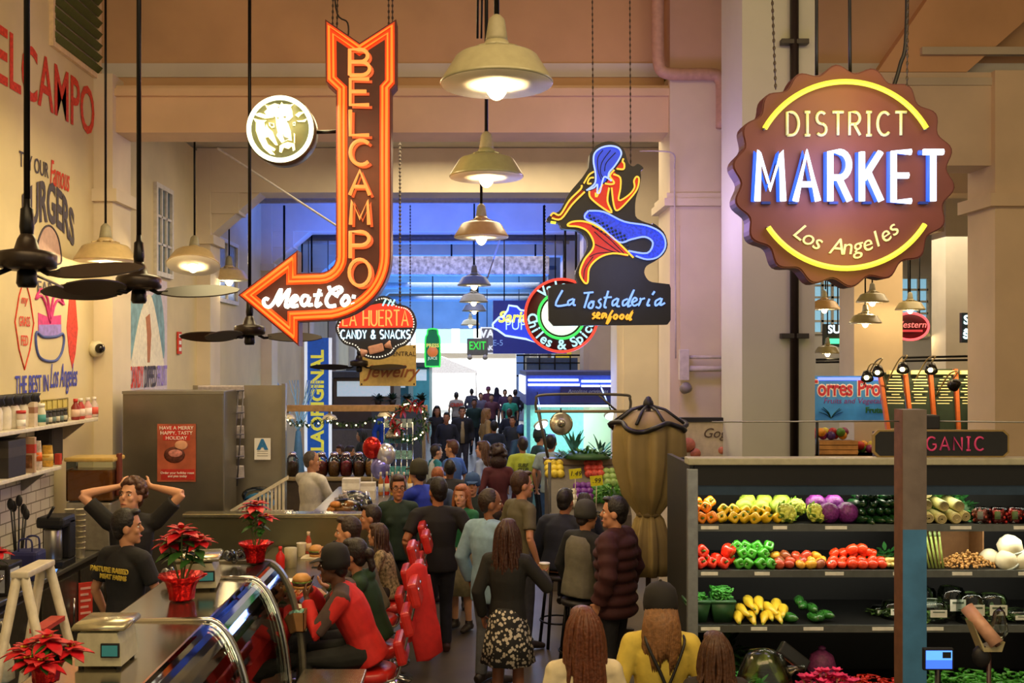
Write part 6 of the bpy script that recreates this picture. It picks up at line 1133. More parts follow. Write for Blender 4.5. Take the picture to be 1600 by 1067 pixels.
# ------------------------------------------------------------------ candy stall behind the half wall
t = thing('candy_counter', 'candy stall counter with steel top behind the half wall', 'counter', (-1.36, 11.6, 0)); MB().span((-.38, -1.1, 1.2), (.36, 1.6, 1.25), .01).build('counter_top', STEEL, t); MB().span((-.36, -1.08, 0), (.33, 1.58, 1.2)).build('counter_body', M('#6a665c', .5), t)
t = thing('jar_shelf', 'long shelf of big glass candy jars behind the white shirted man', 'shelf', (-2.05, 15.0, 0)); MB().span((-1.0, -.3, 1.14), (.75, .3, 1.19), .008).build('shelf_board', M('#8a7a5a', .5), t); MB().span((-.98, -.25, 0), (.73, .28, 1.14)).build('shelf_body', M('#4a4036', .6), t); MB().span((-.98, -.27, .65), (.73, -.25, .7)).build('middle_board', M('#a08a60', .5), t)
JC = ['#4a2a1c', '#7a1f1a', '#8a5a30', '#8a1c2a', '#6a3a24', '#a8743a']; JN = ['dark brown', 'dark red', 'tan', 'crimson', 'chestnut', 'amber']
for i, px in enumerate((457, 503, 522, 541, 561, 580)):
    t = thing('candy_jar', 'round glass jar of %s candy on the jar shelf' % JN[i], 'jar', Vector(((px-HX)/107.5, 14.88, 1.19)), 0, 'glass candy jars'); MB().lathe([(.06, 0), (.085, .03), (.095, .14), (.085, .25), (.05, .31)], n=20).build('glass_jar', GLASS, t); MB().lathe([(0, .01), (.075, .02), (.085, .14), (.075, .2), (0, .23)], n=16).build('candy', M(JC[i], .4, noise=.5, scale=50), t); MB().ball((0, 0, .32), (.06, .06, .035), 14, 8).build('lid', M('#b8a8b8', .15, .9), t)
t = thing('candy_bag', 'shiny clear heap of wrapped candy on the candy counter end', 'bag', (-1.28, 10.95, 1.25)); b = MB(); r2 = random.Random(3)
for k in range(40): b.box((r2.uniform(-.17, .17), r2.uniform(-.13, .13), r2.uniform(.02, .2)), (.09, .05, .035), (r2.random()*3, r2.random()*3, r2.random()*3), .01)
b.build('wrapped_pieces', M('#c8c2c8', .15, .7, .3, 30), t); MB().ball((0, 0, .1), (.2, .17, .14), 16, 8).build('clear_film', CLEAR, t)
t = thing('pastry_bag', 'bag of golden pastries before the candy heap', 'bag', (-1.33, 10.62, 1.25)); b = MB(); [b.ball((r2.uniform(-.12, .12), r2.uniform(-.06, .06), .04+.05*(k % 3)), (.07, .05, .04), 10, 6, (0, 0, r2.random()*3)) for k in range(9)]; b.build('pastries', M('#b8742c', .45, noise=.35, scale=20), t); MB().ball((0, 0, .08), (.19, .12, .12), 14, 8).build('clear_film', CLEAR, t)
for i, (x, y, h, c) in enumerate(((-1.42, 11.9, .26, '#d0cabc'), (-1.25, 12.0, .2, '#c8c0b0'))): carton('napkin_box', 'white napkin box on the candy counter, %s one' % ('taller', 'shorter')[i], 'box', (x, y, 1.25), (.2, .16, h), c, '#e8e4d8'); 
for i in range(6): bottle('syrup_bottle', '%s syrup bottle on the candy counter' % ('amber', 'red', 'gold', 'brown', 'crimson', 'honey')[i], 'bottle', (-1.12+.07*i, 12.35+.05*(i % 2), 1.25), .03, .28, ('#a86a24', '#b82a1c', '#b8902c', '#5a2a16', '#9a1c28', '#c8902c')[i], '#c0b8a8', .4, '#d8d0b8', 'syrup bottles on the candy counter')
for i, (x, z, c, n) in enumerate(((-1.15, 1.55, '#8a8ad8', 'violet'), (-1.08, 1.72, '#d8d8e8', 'silver'), (-1.25, 1.8, '#c02a24', 'red'))):
    t = thing('balloon', '%s foil novelty pack on a stick above the candy counter' % n, 'candy', (x, 12.6, 1.25)); MB().ball((0, 0, z-1.25), (.12, .07, .14), 14, 10).build('foil_pack', M(c, .15, .7, .1), t); MB().tube([(0, 0, 0), (0, 0, z-1.36)], .01, 6).build('stick', M('#c8c8c8', .4), t)
t = thing('product_rack', 'wire rack of small teal packets beside the candy stall', 'rack', (-1.05, 14.3, 0)); b = MB()
for k in range(6): b.tube([(-.2+.08*k, 0, 0), (-.2+.08*k, 0, 2.0)], .008, 6)
for k in range(8): b.tube([(-.2, -.02, .4+.22*k), (.2, -.02, .4+.22*k)], .008, 6)
b.build('wire_frame', CHROME, t)
for k in range(8):
    p = MB(); [p.box((-.16+.08*j, -.05, .46+.22*k), (.065, .02, .12)) for j in range(5)]; p.build('packet_row', M(('#4a9a9a', '#8ac0b8', '#3a7a8a', '#b8d0c8')[k % 4], .5, noise=.5, scale=30), t)
t = thing('light_bar', 'wooden lighting beam over the candy stall', 'beam', (-1.7, 14.5, 2.19)); MB().span((-1.05, -.04, -.04), (1.05, .04, .05), .006).build('timber', M('#a8845a', .6, noise=.2), t); MB().tube([(-1.0, 0, 0), (-1.0, 0, -2.19)], .03, 8).build('post', M('#5a5044', .5), t); MB().tube([(1.0, 0, 0), (1.0, 0, -2.19)], .03, 8).build('post', M('#5a5044', .5), t)
for i, (px, py) in enumerate(((449, 654), (515, 655), (602, 650))): pendant('stall_lamp', 'small white pendant under the candy stall beam, %s' % ('at the left end', 'in the middle', 'near the wreath')[i], P(px, py, 110), .22, 2.17, '#d8d0b8', None, 9, 'candy stall pendants')
t = thing('silver_lamp', 'silver dome lamp hanging below the wreath end of the candy stall beam', 'lamp', P(618, 684, 112)); MB().lathe([(.15, 0), (.14, .05), (.09, .12), (.03, .16), (0, .165)], n=24).build('dome', M('#b0aca4', .2, .9), t); MB().tube([(0, 0, .16), (0, 0, .43)], .008, 6).build('cord', BLACK, t)
t = thing('garland', 'pine garland with little lights draped along the candy stall beam', 'garland', (-1.7, 14.42, 2.15)); b = MB(); li = MB()
for k in range(90):
    u = k/89; x = -1.0+1.95*u; z = -.10-.07*abs(math.sin(u*PI*3)); 
    for j in range(3): leaf(b, (x, -.02, z), (r2.uniform(-1, 1), r2.uniform(-1, .2), r2.uniform(-1, 1)), .07, .012, .2)
    if k % 6 == 0: li.ball((x, -.07, z-.02), .012, 6, 4)
b.build('pine_needles', M('#2c4a2a', .6, noise=.3), t); li.build('fairy_lights', glow((1, .85, .5), 5), t)
t = thing('wreath', 'pine wreath with red bows and lights at the right end of the beam', 'wreath', P(640, 655, 112)+Vector((0, -.1, 0))); b = MB(); li = MB(); rb = MB()
for k in range(260):
    a = r2.random()*6.283; q = .17+.10*r2.random(); leaf(b, (q*math.cos(a), 0, q*1.1*math.sin(a)-.03), (r2.uniform(-1, 1), -r2.random(), r2.uniform(-1, 1)), .08, .014, .2)
for k in range(22): a = r2.random()*6.283; li.ball((.23*math.cos(a), -.07, .25*math.sin(a)-.03), .012, 6, 4)
for x, z in ((-.22, .02), (-.08, .14), (.14, .2), (-.16, -.1), (.05, .22)):
    for j in range(6): leaf(rb, (x, -.09, z), (math.cos(j*1.05), -.3, math.sin(j*1.05)), .12, .035, .3)
b.build('pine_needles', M('#2f5a30', .6, noise=.3), t); li.build('fairy_lights', glow((1, .85, .5), 5), t); rb.build('red_bows', M('#b81a20', .5), t); MB().tube([(.0, 0, .2), (.0, .06, .28)], .008, 6).build('hook', BLACK, t)
t = thing('twig_tree', 'bare silvery twig tree lit blue behind the steel partition', 'tree', P(466, 690, 80)); b = MB()
for k in range(16):
    a = r2.uniform(-1, 1); p = Vector((0, 0, .2)); pts = [p]
    for j in range(5): p = p+Vector((a*.09+r2.uniform(-.05, .05), r2.uniform(-.05, .05), .2)); pts.append(p)
    b.tube(pts, .008, 5)
b.build('twigs', M('#9ab8c8', .5), t); MB().lathe([(.12, -t.location.z), (.15, -t.location.z+.4), (.05, .2), (0, .25)], n=14).build('planter', M('#4a6a7a', .5), t); lamp('POINT', 'twig_light', t.location+Vector((.2, -.6, .5)), (.3, .7, 1), 9, .2)
t = thing('plant_shelf', 'brown shelf with four dark potted plants by the left of the bright street end', 'shelf', P(625, 632, 62)); MB().span((-.75, -.2, -.08), (.6, .2, 0)).build('board', M('#8a4a2a', .6), t); MB().span((-.7, -.15, -t.location.z), (.55, .15, -.08)).build('cabinet', M('#4a5058', .5), t)
for k in range(4):
    q = thing('potted_plant', 'small dark potted shrub on the brown shelf, %s' % ('leftmost', 'second', 'third', 'rightmost')[k], 'plant', t.location+Vector((-.55+.36*k, 0, 0)), 0, 'shrubs on the brown shelf'); b = MB(); [leaf(b, (0, 0, .12), (r2.uniform(-1, 1), r2.uniform(-1, 1), r2.random()*1.3), .2, .05, .3) for _ in range(26)]; b.build('leaves', M('#24402c', .6, noise=.3), q); MB().lathe([(.07, 0), (.1, .12), (0, .12)], n=12).build('pot', M('#3a3430', .6), q)
# ------------------------------------------------------------------ fish and juice stall at the right of the aisle
t = thing('lit_stall', 'stall with blue tube lit canopy and teal interior right of the aisle', 'stall', (1.75, 17.2, 0)); z = 2.62
MB().span((-.87, -.05, 2.12), (.95, .08, 2.62)).build('canopy_front', M('#2a46b8', .4), t); MB().span((-.87, .08, 2.12), (-.80, 2.2, 2.62)).build('canopy_side', M('#3a56c8', .4), t); MB().span((-.87, 0, 2.62), (.95, 2.3, 2.68)).build('canopy_roof', M('#4a5a9a', .5), t)
for zz_, a, c in ((2.54, -.84, .0), (2.46, -.84, .02), (2.52, .05, .92), (2.44, .05, .92)): MB().tube([(a, -.10, zz_), (c, -.10, zz_)], .018, 8).build('blue_tube', glow((.55, .70, 1), 5), t)
for k in range(10): MB().tube([(-.89, .05+k*.21, 2.3), (-.89, .05+k*.21, 2.6)], .012, 6).build('side_tube', glow((.7, .8, 1), 4), t)
MB().span((-.80, 2.1, 0), (.95, 2.15, 2.12)).build('back_wall', M('#9ad0cc', .5), t); MB().span((-.85, 0, 0), (.9, .5, 1.05)).build('counter', M('#7ab0b0', .3, .2), t); MB().span((-.87, -.03, 1.05), (.92, .52, 1.09)).build('counter_top', M('#c8d8d4', .3), t); MB().span((-.86, -.04, 0), (-.80, .02, 2.12)).build('post', M('#5aa8d8', .4), t)
MB().tube([(-.6, 1.9, 2.02), (.8, 1.9, 2.02)], .025, 8).build('interior_tube', glow((.7, 1, .95), 5), t); lamp('AREA', 'stall_light', (1.85, 18.3, 2.08), (.45, 1, .92), 60, 1.4, None, 1.4); lamp('AREA', 'stall_light', (1.75, 16.8, 2.55), (.25, .40, 1), 60, 1.6, (R(-60), 0, 0), .4)
t = thing('stall_sign', 'dark blue slanted awning sign with white writing under the blue tubes', 'sign', P(920, 617, 93.7)); MB().box((0, 0, 0), (.95, .03, .28), (R(-12), 0, 0)).build('awning_panel', M('#16247e', .5), t); text('Antojitos originales', .085, M('#a8b8e8', .5), t, (-.02, -.045, .06), (PI/2-R(12), 0, 0), 'upper_writing', shear=.2); text('Aves de corral, mar y mas', .075, M('#8aa0e0', .5), t, (0, -.02, -.06), (PI/2-R(12), 0, 0), 'lower_writing', shear=.2)
MB().tube([(.3, .02, .1), (.3, .2, .3)], .012, 6).build('stay', BLACKM, t)
t = thing('pipe_frame', 'bent grey pipe frame with crossbar above the round scale dish', 'frame', Vector((1.45, 13.55, 2.22))); MB().tube(catmull([(-.62, 0, 0), (-.62, 0, .12), (-.5, 0, .2), (.5, 0, .2), (.62, 0, .14), (.62, 0, 0)], 5), .018, 8).build('bent_pipe', M('#5a564c', .4, .6), t); MB().tube([(-.64, 0, -.02), (.66, 0, -.02)], .02, 8).build('crossbar', M('#8a7a5a', .5), t); MB().tube([(.2, 0, .2), (.45, 0, -.02)], .014, 6).build('brace', M('#4a463e', .5), t); MB().tube([(.60, 0, 0), (.50, .08, -.64)], .02, 8).build('leg', M('#6a665a', .4, .6), t); MB().tube([(-.60, 0, 0), (-.46, .08, -.64)], .02, 8).build('leg', M('#6a665a', .4, .6), t)
t = thing('hanging_dish', 'large round steel scale dish facing the aisle at the veg stand', 'scale', P(877, 662, 119)+Vector((0, .02, 0))); MB().lathe([(0, .03), (.07, .025), (.13, .01), (.155, 0), (.15, -.008), (0, .015)], n=30, rot=(R(80), 0, 0)).build('dish', M('#a8a494', .2, .8), t); MB().lathe([(.065, 0), (.03, .10), (0, .12)], n=18, rot=(R(80), 0, 0)).build('cone', M('#b8b4a8', .2, .8), t); MB().tube([(0, .03, .14), (0, .05, .20)], .01, 6).build('hook', BLACKM, t)
for px, py, w in ((846, 664, 'left of the scale dish'), (956, 650, 'right end of the blue awning')):
    t = thing('disc_lamp', 'glowing white disc lamp %s' % w, 'lamp', P(px, py, 105)); MB().lathe([(0, 0), (.11, .0), (.12, .02), (.03, .06), (0, .06)], n=20, rot=(R(-35), R(-25 if px < 900 else 0), 0)).build('shade', M('#c8d4cc', .4), t); MB().lathe([(0, -.004), (.10, -.004), (.10, -.01), (0, -.01)], n=20, rot=(R(-35), R(-25 if px < 900 else 0), 0)).build('lit_disc', glow((.85, 1, .95), 3), t); MB().tube([(0, 0, .05), (.06, FPX/93.2-t.location.y, .42)], .01, 6).build('arm', BLACKM, t)
for i, (px, h, c) in enumerate(((897, .5, '#2a5a3a'), (938, .42, '#1e4a2c'))):
    q = thing('potted_plant', '%s plant on the teal stall counter' % ('upright spiky', 'bushy dark')[i], 'plant', Vector(((px-HX)/92, 17.4, 1.09))); b = MB()
    for k in range(34): leaf(b, (0, 0, .15), (r2.uniform(-1, 1)*(.35 if not i else 1), r2.uniform(-1, 1)*.4, 1 if not i else r2.random()), h*r2.uniform(.5, 1), .03, .2)
    b.build('leaves', M(c, .5, noise=.3), q); MB().lathe([(.08, 0), (.1, .16), (0, .16)], n=14).build('pot', M('#6a4a3a', .6), q)
t = thing('veg_stand', 'tiered vegetable stand with yellow price cards in front of the teal stall', 'stand', (1.45, 13.2, 0)); MB().prism([(-.45, 0), (.5, 0), (.5, 1.5), (.3, 1.5), (-.45, .95)], -.5, .52, 'yz').build('sloped_body', M('#5a5246', .6), t)
MB().span((-.52, .28, 1.5), (.54, .52, 1.58)).build('top_board', M('#6a5a44', .6), t); MB().tube([(-.5, -.4, 0), (-.5, -.4, 1.6)], .02, 8).build('post', M('#3a3a38', .5), t)
VC = [('#d8c23a', 'yellow', -.40, 1.38), ('#6a2a8a', 'purple', -.05, 1.12), ('#4a8a3a', 'leafy green', .18, 1.10), ('#8aa85a', 'pale green', .35, 1.28), ('#c84a3a', 'red', .12, 1.38), ('#c8c4b0', 'white', -.25, 1.05)]
for c, n, x, z in VC:
    for k in range(9): ripe('vegetable|'+n, 'vegetable', '%s vegetable heaped on the tiered stand' % n, '%s vegetables on the tiered stand' % n, Vector((1.45+x+.075*(k % 3)-.07, 13.2+(z-1.27)/.73*1.0+.02+.09*(k//3)-.05, z+.02+.06*(k//3))), 1, (0, 0, k), mk_ball(c, .055, .02, 'skin', 20, .25))
greens('loose leafy lettuce along the right of the tiered vegetable stand', Vector((1.78, 12.98, 1.14)), (.2, .2, .16), 90, '#7ab05a', 31, .1); greens('green tops spread on the top board of the tiered stand', Vector((1.5, 13.6, 1.58)), (.4, .1, .12), 90, '#4a7a3a', 32, .1)
for i, (px, py, tx) in enumerate(((899, 740, '1.49'), (932, 751, '.99'))):
    t = thing('price_card', 'bright yellow price card on the vegetable stand', 'price card', P(px, py, 126)); MB().box((0, 0, 0), (.155, .006, .125), (0, R(-6), 0)).build('card', M('#e6e21a', .5), t); text(tx, .085, M('#3a3a1a', .5), t, (0, -.006, 0), name='handwritten_price', shear=.2); MB().tube([(0, .004, -.05), (0, .06, -.56)], .006, 5).build('stake', M('#c8c0a0', .5), t)
tg = [o for o in C.objects if o.name.startswith('price_card')]; tg[0]['label'] = 'bright yellow price card on the vegetable stand, left and higher'; tg[1]['label'] = 'bright yellow price card on the vegetable stand, right and lower'
# wall panels and far stalls
for i, (px0, px1, y0, y1) in enumerate(((868, 893, 535, 572), (917, 938, 545, 590))):
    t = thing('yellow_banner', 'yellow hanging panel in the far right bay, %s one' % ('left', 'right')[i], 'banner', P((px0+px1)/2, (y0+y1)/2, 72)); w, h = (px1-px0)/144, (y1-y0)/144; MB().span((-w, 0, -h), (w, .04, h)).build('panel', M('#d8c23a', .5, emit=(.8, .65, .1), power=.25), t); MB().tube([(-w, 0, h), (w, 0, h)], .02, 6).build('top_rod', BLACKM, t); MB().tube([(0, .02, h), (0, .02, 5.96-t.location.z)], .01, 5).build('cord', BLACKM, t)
t = thing('balcony_rail', 'dark metal railing frame above the blue lit stall', 'railing', P(855, 575, 80)); b = MB(); [b.tube([(-.45+.3*k, 0, -.15), (-.45+.3*k, 0, .25)], .014, 6) for k in range(6)]; b.tube([(-.45, 0, -.15), (-.45, 0, -.8)], .02, 6); b.tube([(.9, 0, -.15), (.9, 0, -.8)], .02, 6); b.tube([(-.6, 0, .25), (1.1, 0, .25)], .018, 6); b.tube([(-.6, 0, .1), (1.1, 0, .1)], .014, 6); b.tube([(-.6, 0, -.15), (1.1, 0, -.15)], .018, 6); b.build('rail_frame', BLACKM, t); MB().span((-.4, .05, -.2), (.6, .1, .2)).build('blue_panel', M('#4a5f8a', .5), t)
for i, (x, y, c, w, h, lb) in enumerate(((-2.9, 27, '#5a4a3c', 1.6, 2.4, 'brown stall front beyond the candy stall on the left'), (-2.9, 31.5, '#3a7a80', 1.8, 2.5, 'teal stall front far on the left'), (-2.6, 37, '#5ab0b0', 2.0, 2.6, 'pale teal stall front near the street end on the left'), (2.7, 27, '#a8926a', 1.5, 3.4, 'tan stall front far on the right'), (3.0, 36, '#a89a7a', 1.6, 3.2, 'pale tan kiosk near the street end on the right'))):
    t = thing('far_stall', lb, 'stall', (x, y, 0)); MB().span((-w/2, 0, 0), (w/2, 2.5, h), .02).build('body', M(c, .5, noise=.2, scale=2), t); MB().span((-w/2-.1, -.15, h), (w/2+.1, 2.6, h+.15)).build('roof_edge', M('#4a4a4a', .5), t); MB().span((-w/2+.1, -.02, h-.5), (w/2-.1, 0, h-.1)).build('sign_panel', M('#d8e0e0', .5, emit=(.7, .9, 1), power=.35), t); MB().span((-w/2, -.5, .0), (w/2, -.05, 1.05)).build('counter', M('#7a7468', .5), t)
# the street beyond
struct('street_ground', MB().span((-30, 48.4, -.12), (30, 90, -.02)), M('#a8a49c', .8))
t = thing('street_building', 'pale sunlit building across the street seen through the open end', 'building', (0, 74, 0)); MB().span((-14, 0, 0), (14, 6, 14)).build('facade', M('#d8d4cc', .8, noise=.08), t)
for k in range(12):
    w = MB().span((-9+k*1.6, -.06, 4.0), (-8.0+k*1.6, .0, 6.2)).build('window', M('#6aa0b8', .2), t); MB().span((-9+k*1.6, -.1, 5.05), (-8.0+k*1.6, -.06, 5.15)).build('window_bar', M('#e8e4dc', .5), w)
MB().span((-14, -.5, 3.3), (14, 0, 3.6)).build('ledge', M('#e0dcd4', .7), t)
t = thing('white_canopy', 'bright white peaked canopy tent in the street opening', 'tent', (-1.75, 57, 0)); MB().prism([(-2.0, 2.1), (-1.9, 2.25), (0, 3.0), (1.9, 2.25), (2.0, 2.1)], -1.6, 1.6).build('canopy_cloth', M('#f4f2f0', .7), t)
for sx_ in (-1.9, 1.9):
    for y in (-1.5, 1.5): MB().tube([(sx_, y, 0), (sx_, y, 2.2)], .04, 8).build('pole', M('#c8c8c8', .4), t)
# ------------------------------------------------------------------ people
def remesh(mb, vox, it=3, name='m'):
    me = mb.mesh(name); o = bpy.data.objects.new('tmp', me); C.objects.link(o)
    m = o.modifiers.new('r', 'REMESH'); m.mode = 'VOXEL'; m.voxel_size = vox; m.use_smooth_shade = True
    if it: q = o.modifiers.new('s', 'SMOOTH'); q.iterations = it; q.factor = .5
    bpy.context.view_layer.update(); r = bpy.data.meshes.new_from_object(o.evaluated_get(bpy.context.evaluated_depsgraph_get()))
    bpy.data.objects.remove(o); bpy.data.meshes.remove(me); return r
def V(*a): return Vector(a)
def person(label, px, s, top, rz, shirt, legs, hair, skin='#c08a66', seat=None, z0=0.0, lean=0.0, yaw=0.0, pitch=0.0, arms=(None, None), walk=0.0, sex='m', vox=.011, face=True, extra=None, group=None, shift=(0, 0), wide=1.0):
    """shirt = (sleeve: none|short|long, colour, opts), legs = (trousers|skirt|bare, colour), hair = (style, colour[, cap colour])
    seat = seat height when sitting; top = pixel row of the head top"""
    ztop = CAMZ-(top-HY)/s; X, Y = (px-HX)/s+shift[0], FPX/s+shift[1]
    if seat is None: h = (ztop-z0-.012)/1.008
    else: h = (ztop-.012-seat)/(.10+.51*math.cos(R(lean))+.29)*1.75 if True else 1.75
    k = h/1.75; t = thing('person', label, 'person', (X, Y, z0), R(rz), group)
    W = (1.0 if sex == 'm' else .90)*wide; fem = sex == 'f'
    P0 = V(0, 0, .95*k) if seat is None else V(0, 0, seat-z0+.10*k)
    la = R(lean); u = V(0, math.sin(la), math.cos(la)); fw = V(0, math.cos(la), -math.sin(la)); xr = V(1, 0, 0)
    def T(x, y, z): return P0+xr*x*k+fw*y*k+u*z*k
    N = T(0, .0, .50); hm = Euler((R(-pitch)-la*.5, 0, R(yaw)), 'XYZ').to_matrix()
    H = N+V(0, .02+.12*math.sin(la*.6), .15)*k
    kh = k*1.10
    def Hd(x, y, z): return H+(hm @ V(x, y, z))*kh
    sh = [T(sg*.178*W, -.01, .44) for sg in (1, -1)]; hip = [P0+V(sg*.088*k, 0, -.03*k) for sg in (1, -1)]
    el, wr = [], []
    for i, sg in enumerate((1, -1)):
        a = arms[i]
        if isinstance(a, tuple) and a and isinstance(a[0], tuple): e, w = V(*a[0])*k, V(*a[1])*k
        else:
            w = V(*a)*k if a else sh[i]+V(sg*.07, .05, -.50)*k
            d = w-sh[i]; L = d.length; l1, l2 = .285*k, .255*k
            if L > (l1+l2)*.985: w = sh[i]+d*((l1+l2)*.985/L); d = w-sh[i]; L = d.length
            x = (l1*l1-l2*l2+L*L)/(2*L); hh = math.sqrt(max(0, l1*l1-x*x)); dn = d/L
            hint = V(sg*.6, -.7, -.6); hint = (hint-dn*hint.dot(dn)).normalized(); e = sh[i]+dn*x+hint*hh
        el.append(e); wr.append(w)
    kn, an, toe = [], [], []
    for i, sg in enumerate((1, -1)):
        if seat is None:
            st = walk*sg; kn.append(hip[i]+V(0, .03*k+.20*st*k+(.10*k if walk and st < 0 else 0), -.43*k+abs(st)*.02*k)); f = V(sg*.095*k, .36*st*k, .075*k+(.10*k if st < 0 else 0)); an.append(f)
            toe.append(f+V(sg*.02, .17, -.045 if st >= 0 else -.11)*k)
        else:
            kn.append(hip[i]+V(sg*.05*k, .42*k, .0)); f = kn[i]+V(0, -.06*k, -.41*k); an.append(f); toe.append(f+V(sg*.02, .17, -.04)*k)
    SK = M(skin, .5, noise=.06, scale=8)
    # --- body: one continuous skin
    b = MB(); to = [(0, -.10, .115, .09), (0, 0, .15, .10), (0, .13, .125, .088), (0, .28, .145, .10), (0, .38, .15, .095), (0, .45, .11, .07), (0, .50, .055, .055)]
    b.loft([T(0, 0, z) for _, z, _, _ in to], [rx*W*k for _, _, rx, _ in to], [ry*k for *_, ry in to], 16, (1, 0, 0)); b.loft([sh[1].lerp(sh[0], .06), sh[0].lerp(sh[1], .06)], .042*k, n=10)
    b.loft([T(0, -.01, .44), N+V(0, .01, .0), Hd(0, -.02, -.03)], [.058*k, .05*k*(W+.05), .05*k], n=12)
    b.ball(Hd(0, -.012, .032), (.074*kh, .092*kh, .102*kh), 20, 14, hm); b.ball(Hd(0, .016, -.05), (.057*kh, .066*kh, .066*kh), 16, 10, hm); b.ball(Hd(0, .062, -.092), (.024*kh, .022*kh, .02*kh), 10, 8, hm)
    b.loft([Hd(0, .074, .025), Hd(0, .094, -.012), Hd(0, .092, -.026)], [.008*kh, .014*kh, .012*kh], n=8); b.ball(Hd(0, .07, .033), (.046*kh, .016*kh, .012*kh), 10, 6, hm); b.ball(Hd(0, .074, -.058), (.024*kh, .014*kh, .012*kh), 10, 6, hm)
    for sg in (1, -1): b.ball(Hd(sg*.034, .056, -.018), (.026*kh, .022*kh, .026*kh), 10, 6, hm); b.ball(Hd(sg*.074, -.008, -.004), (.012*kh, .022*kh, .032*kh), 10, 6, hm)
    for i, sg in enumerate((1, -1)):
        m1 = sh[i].lerp(el[i], .5); f1 = el[i].lerp(wr[i], .3)
        b.loft([sh[i], m1, el[i]], [.043*k*W, .041*k*W, .036*k*W], n=10); b.loft([el[i], f1, wr[i]], [.036*k*W, .037*k*W, .024*k*W], n=10)
        d = (wr[i]-el[i]).normalized(); wd = V(0, 1, 0) if abs(d.z) > .8 else (V(1, 0, 0)*1.0 if abs(d.y) > .5 else V(0, 0, 1)); wd = (wd-d*wd.dot(d)).normalized(); nm = d.cross(wd)*(-sg)
        if nm.x*sg > 0 and abs(d.z) > .8: nm = -nm
        pc = wr[i]+d*.05*k; b.loft([wr[i], wr[i]+d*.03*k, wr[i]+d*.085*k], [.024*k, .036*k, .040*k], [.02*k, .016*k, .013*k], 10, wd)
        for j, (o_, L) in enumerate(((.030, .066), (.011, .076), (-.010, .070), (-.029, .055))):
            q0 = wr[i]+d*.078*k+wd*o_*k; q1 = q0+(d*.8+nm*.25)*L*.55*k; q2 = q1+(d*.45+nm*.8)*L*.5*k; b.loft([q0, q1, q2], [.0095*k, .009*k, .007*k], n=7)
        q0 = wr[i]+d*.03*k+wd*.03*k; b.loft([q0, q0+(d*.5+wd*.6+nm*.3)*.045*k, q0+(d*.9+wd*.45+nm*.7)*.07*k], [.013*k, .011*k, .008*k], n=7)
        b.loft([hip[i]+V(0, 0, .03*k), hip[i].lerp(kn[i], .45), kn[i]], [.082*k*W, .07*k*W, .05*k], n=12); b.loft([kn[i], kn[i].lerp(an[i], .35), an[i]], [.05*k, .051*k, .034*k], n=12); b.loft([an[i]+V(0, -.05*k, -.03*k), an[i]+V(0, .03*k, -.02*k), toe[i]], [.032*k, .036*k, .026*k], n=8)
    me = remesh(b, vox, 2, 'body'); me.materials.clear(); me.materials.append(SK); o = bpy.data.objects.new('body', me); C.objects.link(o); o.parent = t
    def cloth(name, mb, mat, vx=None, it=4):
        me = remesh(mb, vx or vox*1.25, it, name); me.materials.clear(); me.materials.append(mat); o = bpy.data.objects.new(name, me); C.objects.link(o); o.parent = t; return o
    # --- shirt
    kind, col = shirt[:2]; so = shirt[2] if len(shirt) > 2 else {}
    g = so.get('t', .018); hem = so.get('hem', -.12 if seat is None else -.08); CL = M(col, .8, noise=so.get('noise', .14), scale=so.get('scale', 14), bump=.15)
    b = MB(); zs = [hem, hem+.05, 0, .13, .28, .38, .45, .485]; rx = [.158, .16, .155, .135, .155, .16, .118, .068]; ry = [.112, .115, .112, .102, .118, .112, .085, .066]
    if so.get('puffer'):
        zs2, rx2, ry2 = [], [], []
        for i in range(22):
            z = hem+(.47-hem)*i/21; j = max(q for q in range(len(zs)) if zs[q] <= z+1e-6); j = min(j, len(zs)-2); f = (z-zs[j])/max(1e-6, zs[j+1]-zs[j]); f = min(1, max(0, f)); pu = .018 if i % 3 else -.012
            zs2.append(z); rx2.append(rx[j]+(rx[j+1]-rx[j])*f+pu); ry2.append(ry[j]+(ry[j+1]-ry[j])*f+pu)
        zs, rx, ry = zs2, rx2, ry2
    b.loft([T(0, 0, z) for z in zs], [(a+g)*W*k for a in rx], [(a+g)*k for a in ry], 18, (1, 0, 0)); b.loft([sh[1], sh[0]], (.052+g*.8)*k, n=12)
    for q in (0, 1): b.ball(sh[q], (.055+g*.6)*k, 12, 8); b.loft([T(0, -.01, .455), T(0, 0, .45).lerp(sh[q], .5), sh[q]], [(.07+g*.5)*k, (.064+g*.6)*k, (.054+g*.6)*k], n=12)
    if fem:
        for sg in (1, -1): b.ball(T(sg*.07, .085, .30), (.062*k, .055*k, .058*k), 12, 8)
    if kind != 'none':
        for i, sg in enumerate((1, -1)):
            if kind == 'short': e = sh[i].lerp(el[i], .72); b.loft([sh[i], sh[i].lerp(el[i], .4), e], [(.052+g)*k*W, (.047+g)*k*W, (.045+g*1.1)*k*W], n=12)
            else:
                ms = [(.05+g), (.043+g), (.037+g)]; pts = [sh[i], sh[i].lerp(el[i], .5), el[i], el[i].lerp(wr[i], .5), el[i].lerp(wr[i], .96)]; rs = [ms[0], ms[1], ms[2]+.004, .034+g, .026+g*.9]
                if so.get('puffer'):
                    pts = [sh[i].lerp(el[i], q/5) for q in range(6)]+[el[i].lerp(wr[i], q/4*.95) for q in range(1, 5)]; rs = [.075+(.016 if q % 2 else 0)-.002*q for q in range(10)]
                b.loft(pts, [q*k*W for q in rs], n=12)
    if so.get('hood'): b.ball(T(0, -.085, .46), (.10*k, .055*k, .06*k), 12, 8)
    if so.get('collar'): b.loft([T(0, 0, .44), T(0, .0, .53)], [.085*k, .07*k], n=14)
    cloth(so.get('name', 'shirt'), b, CL)
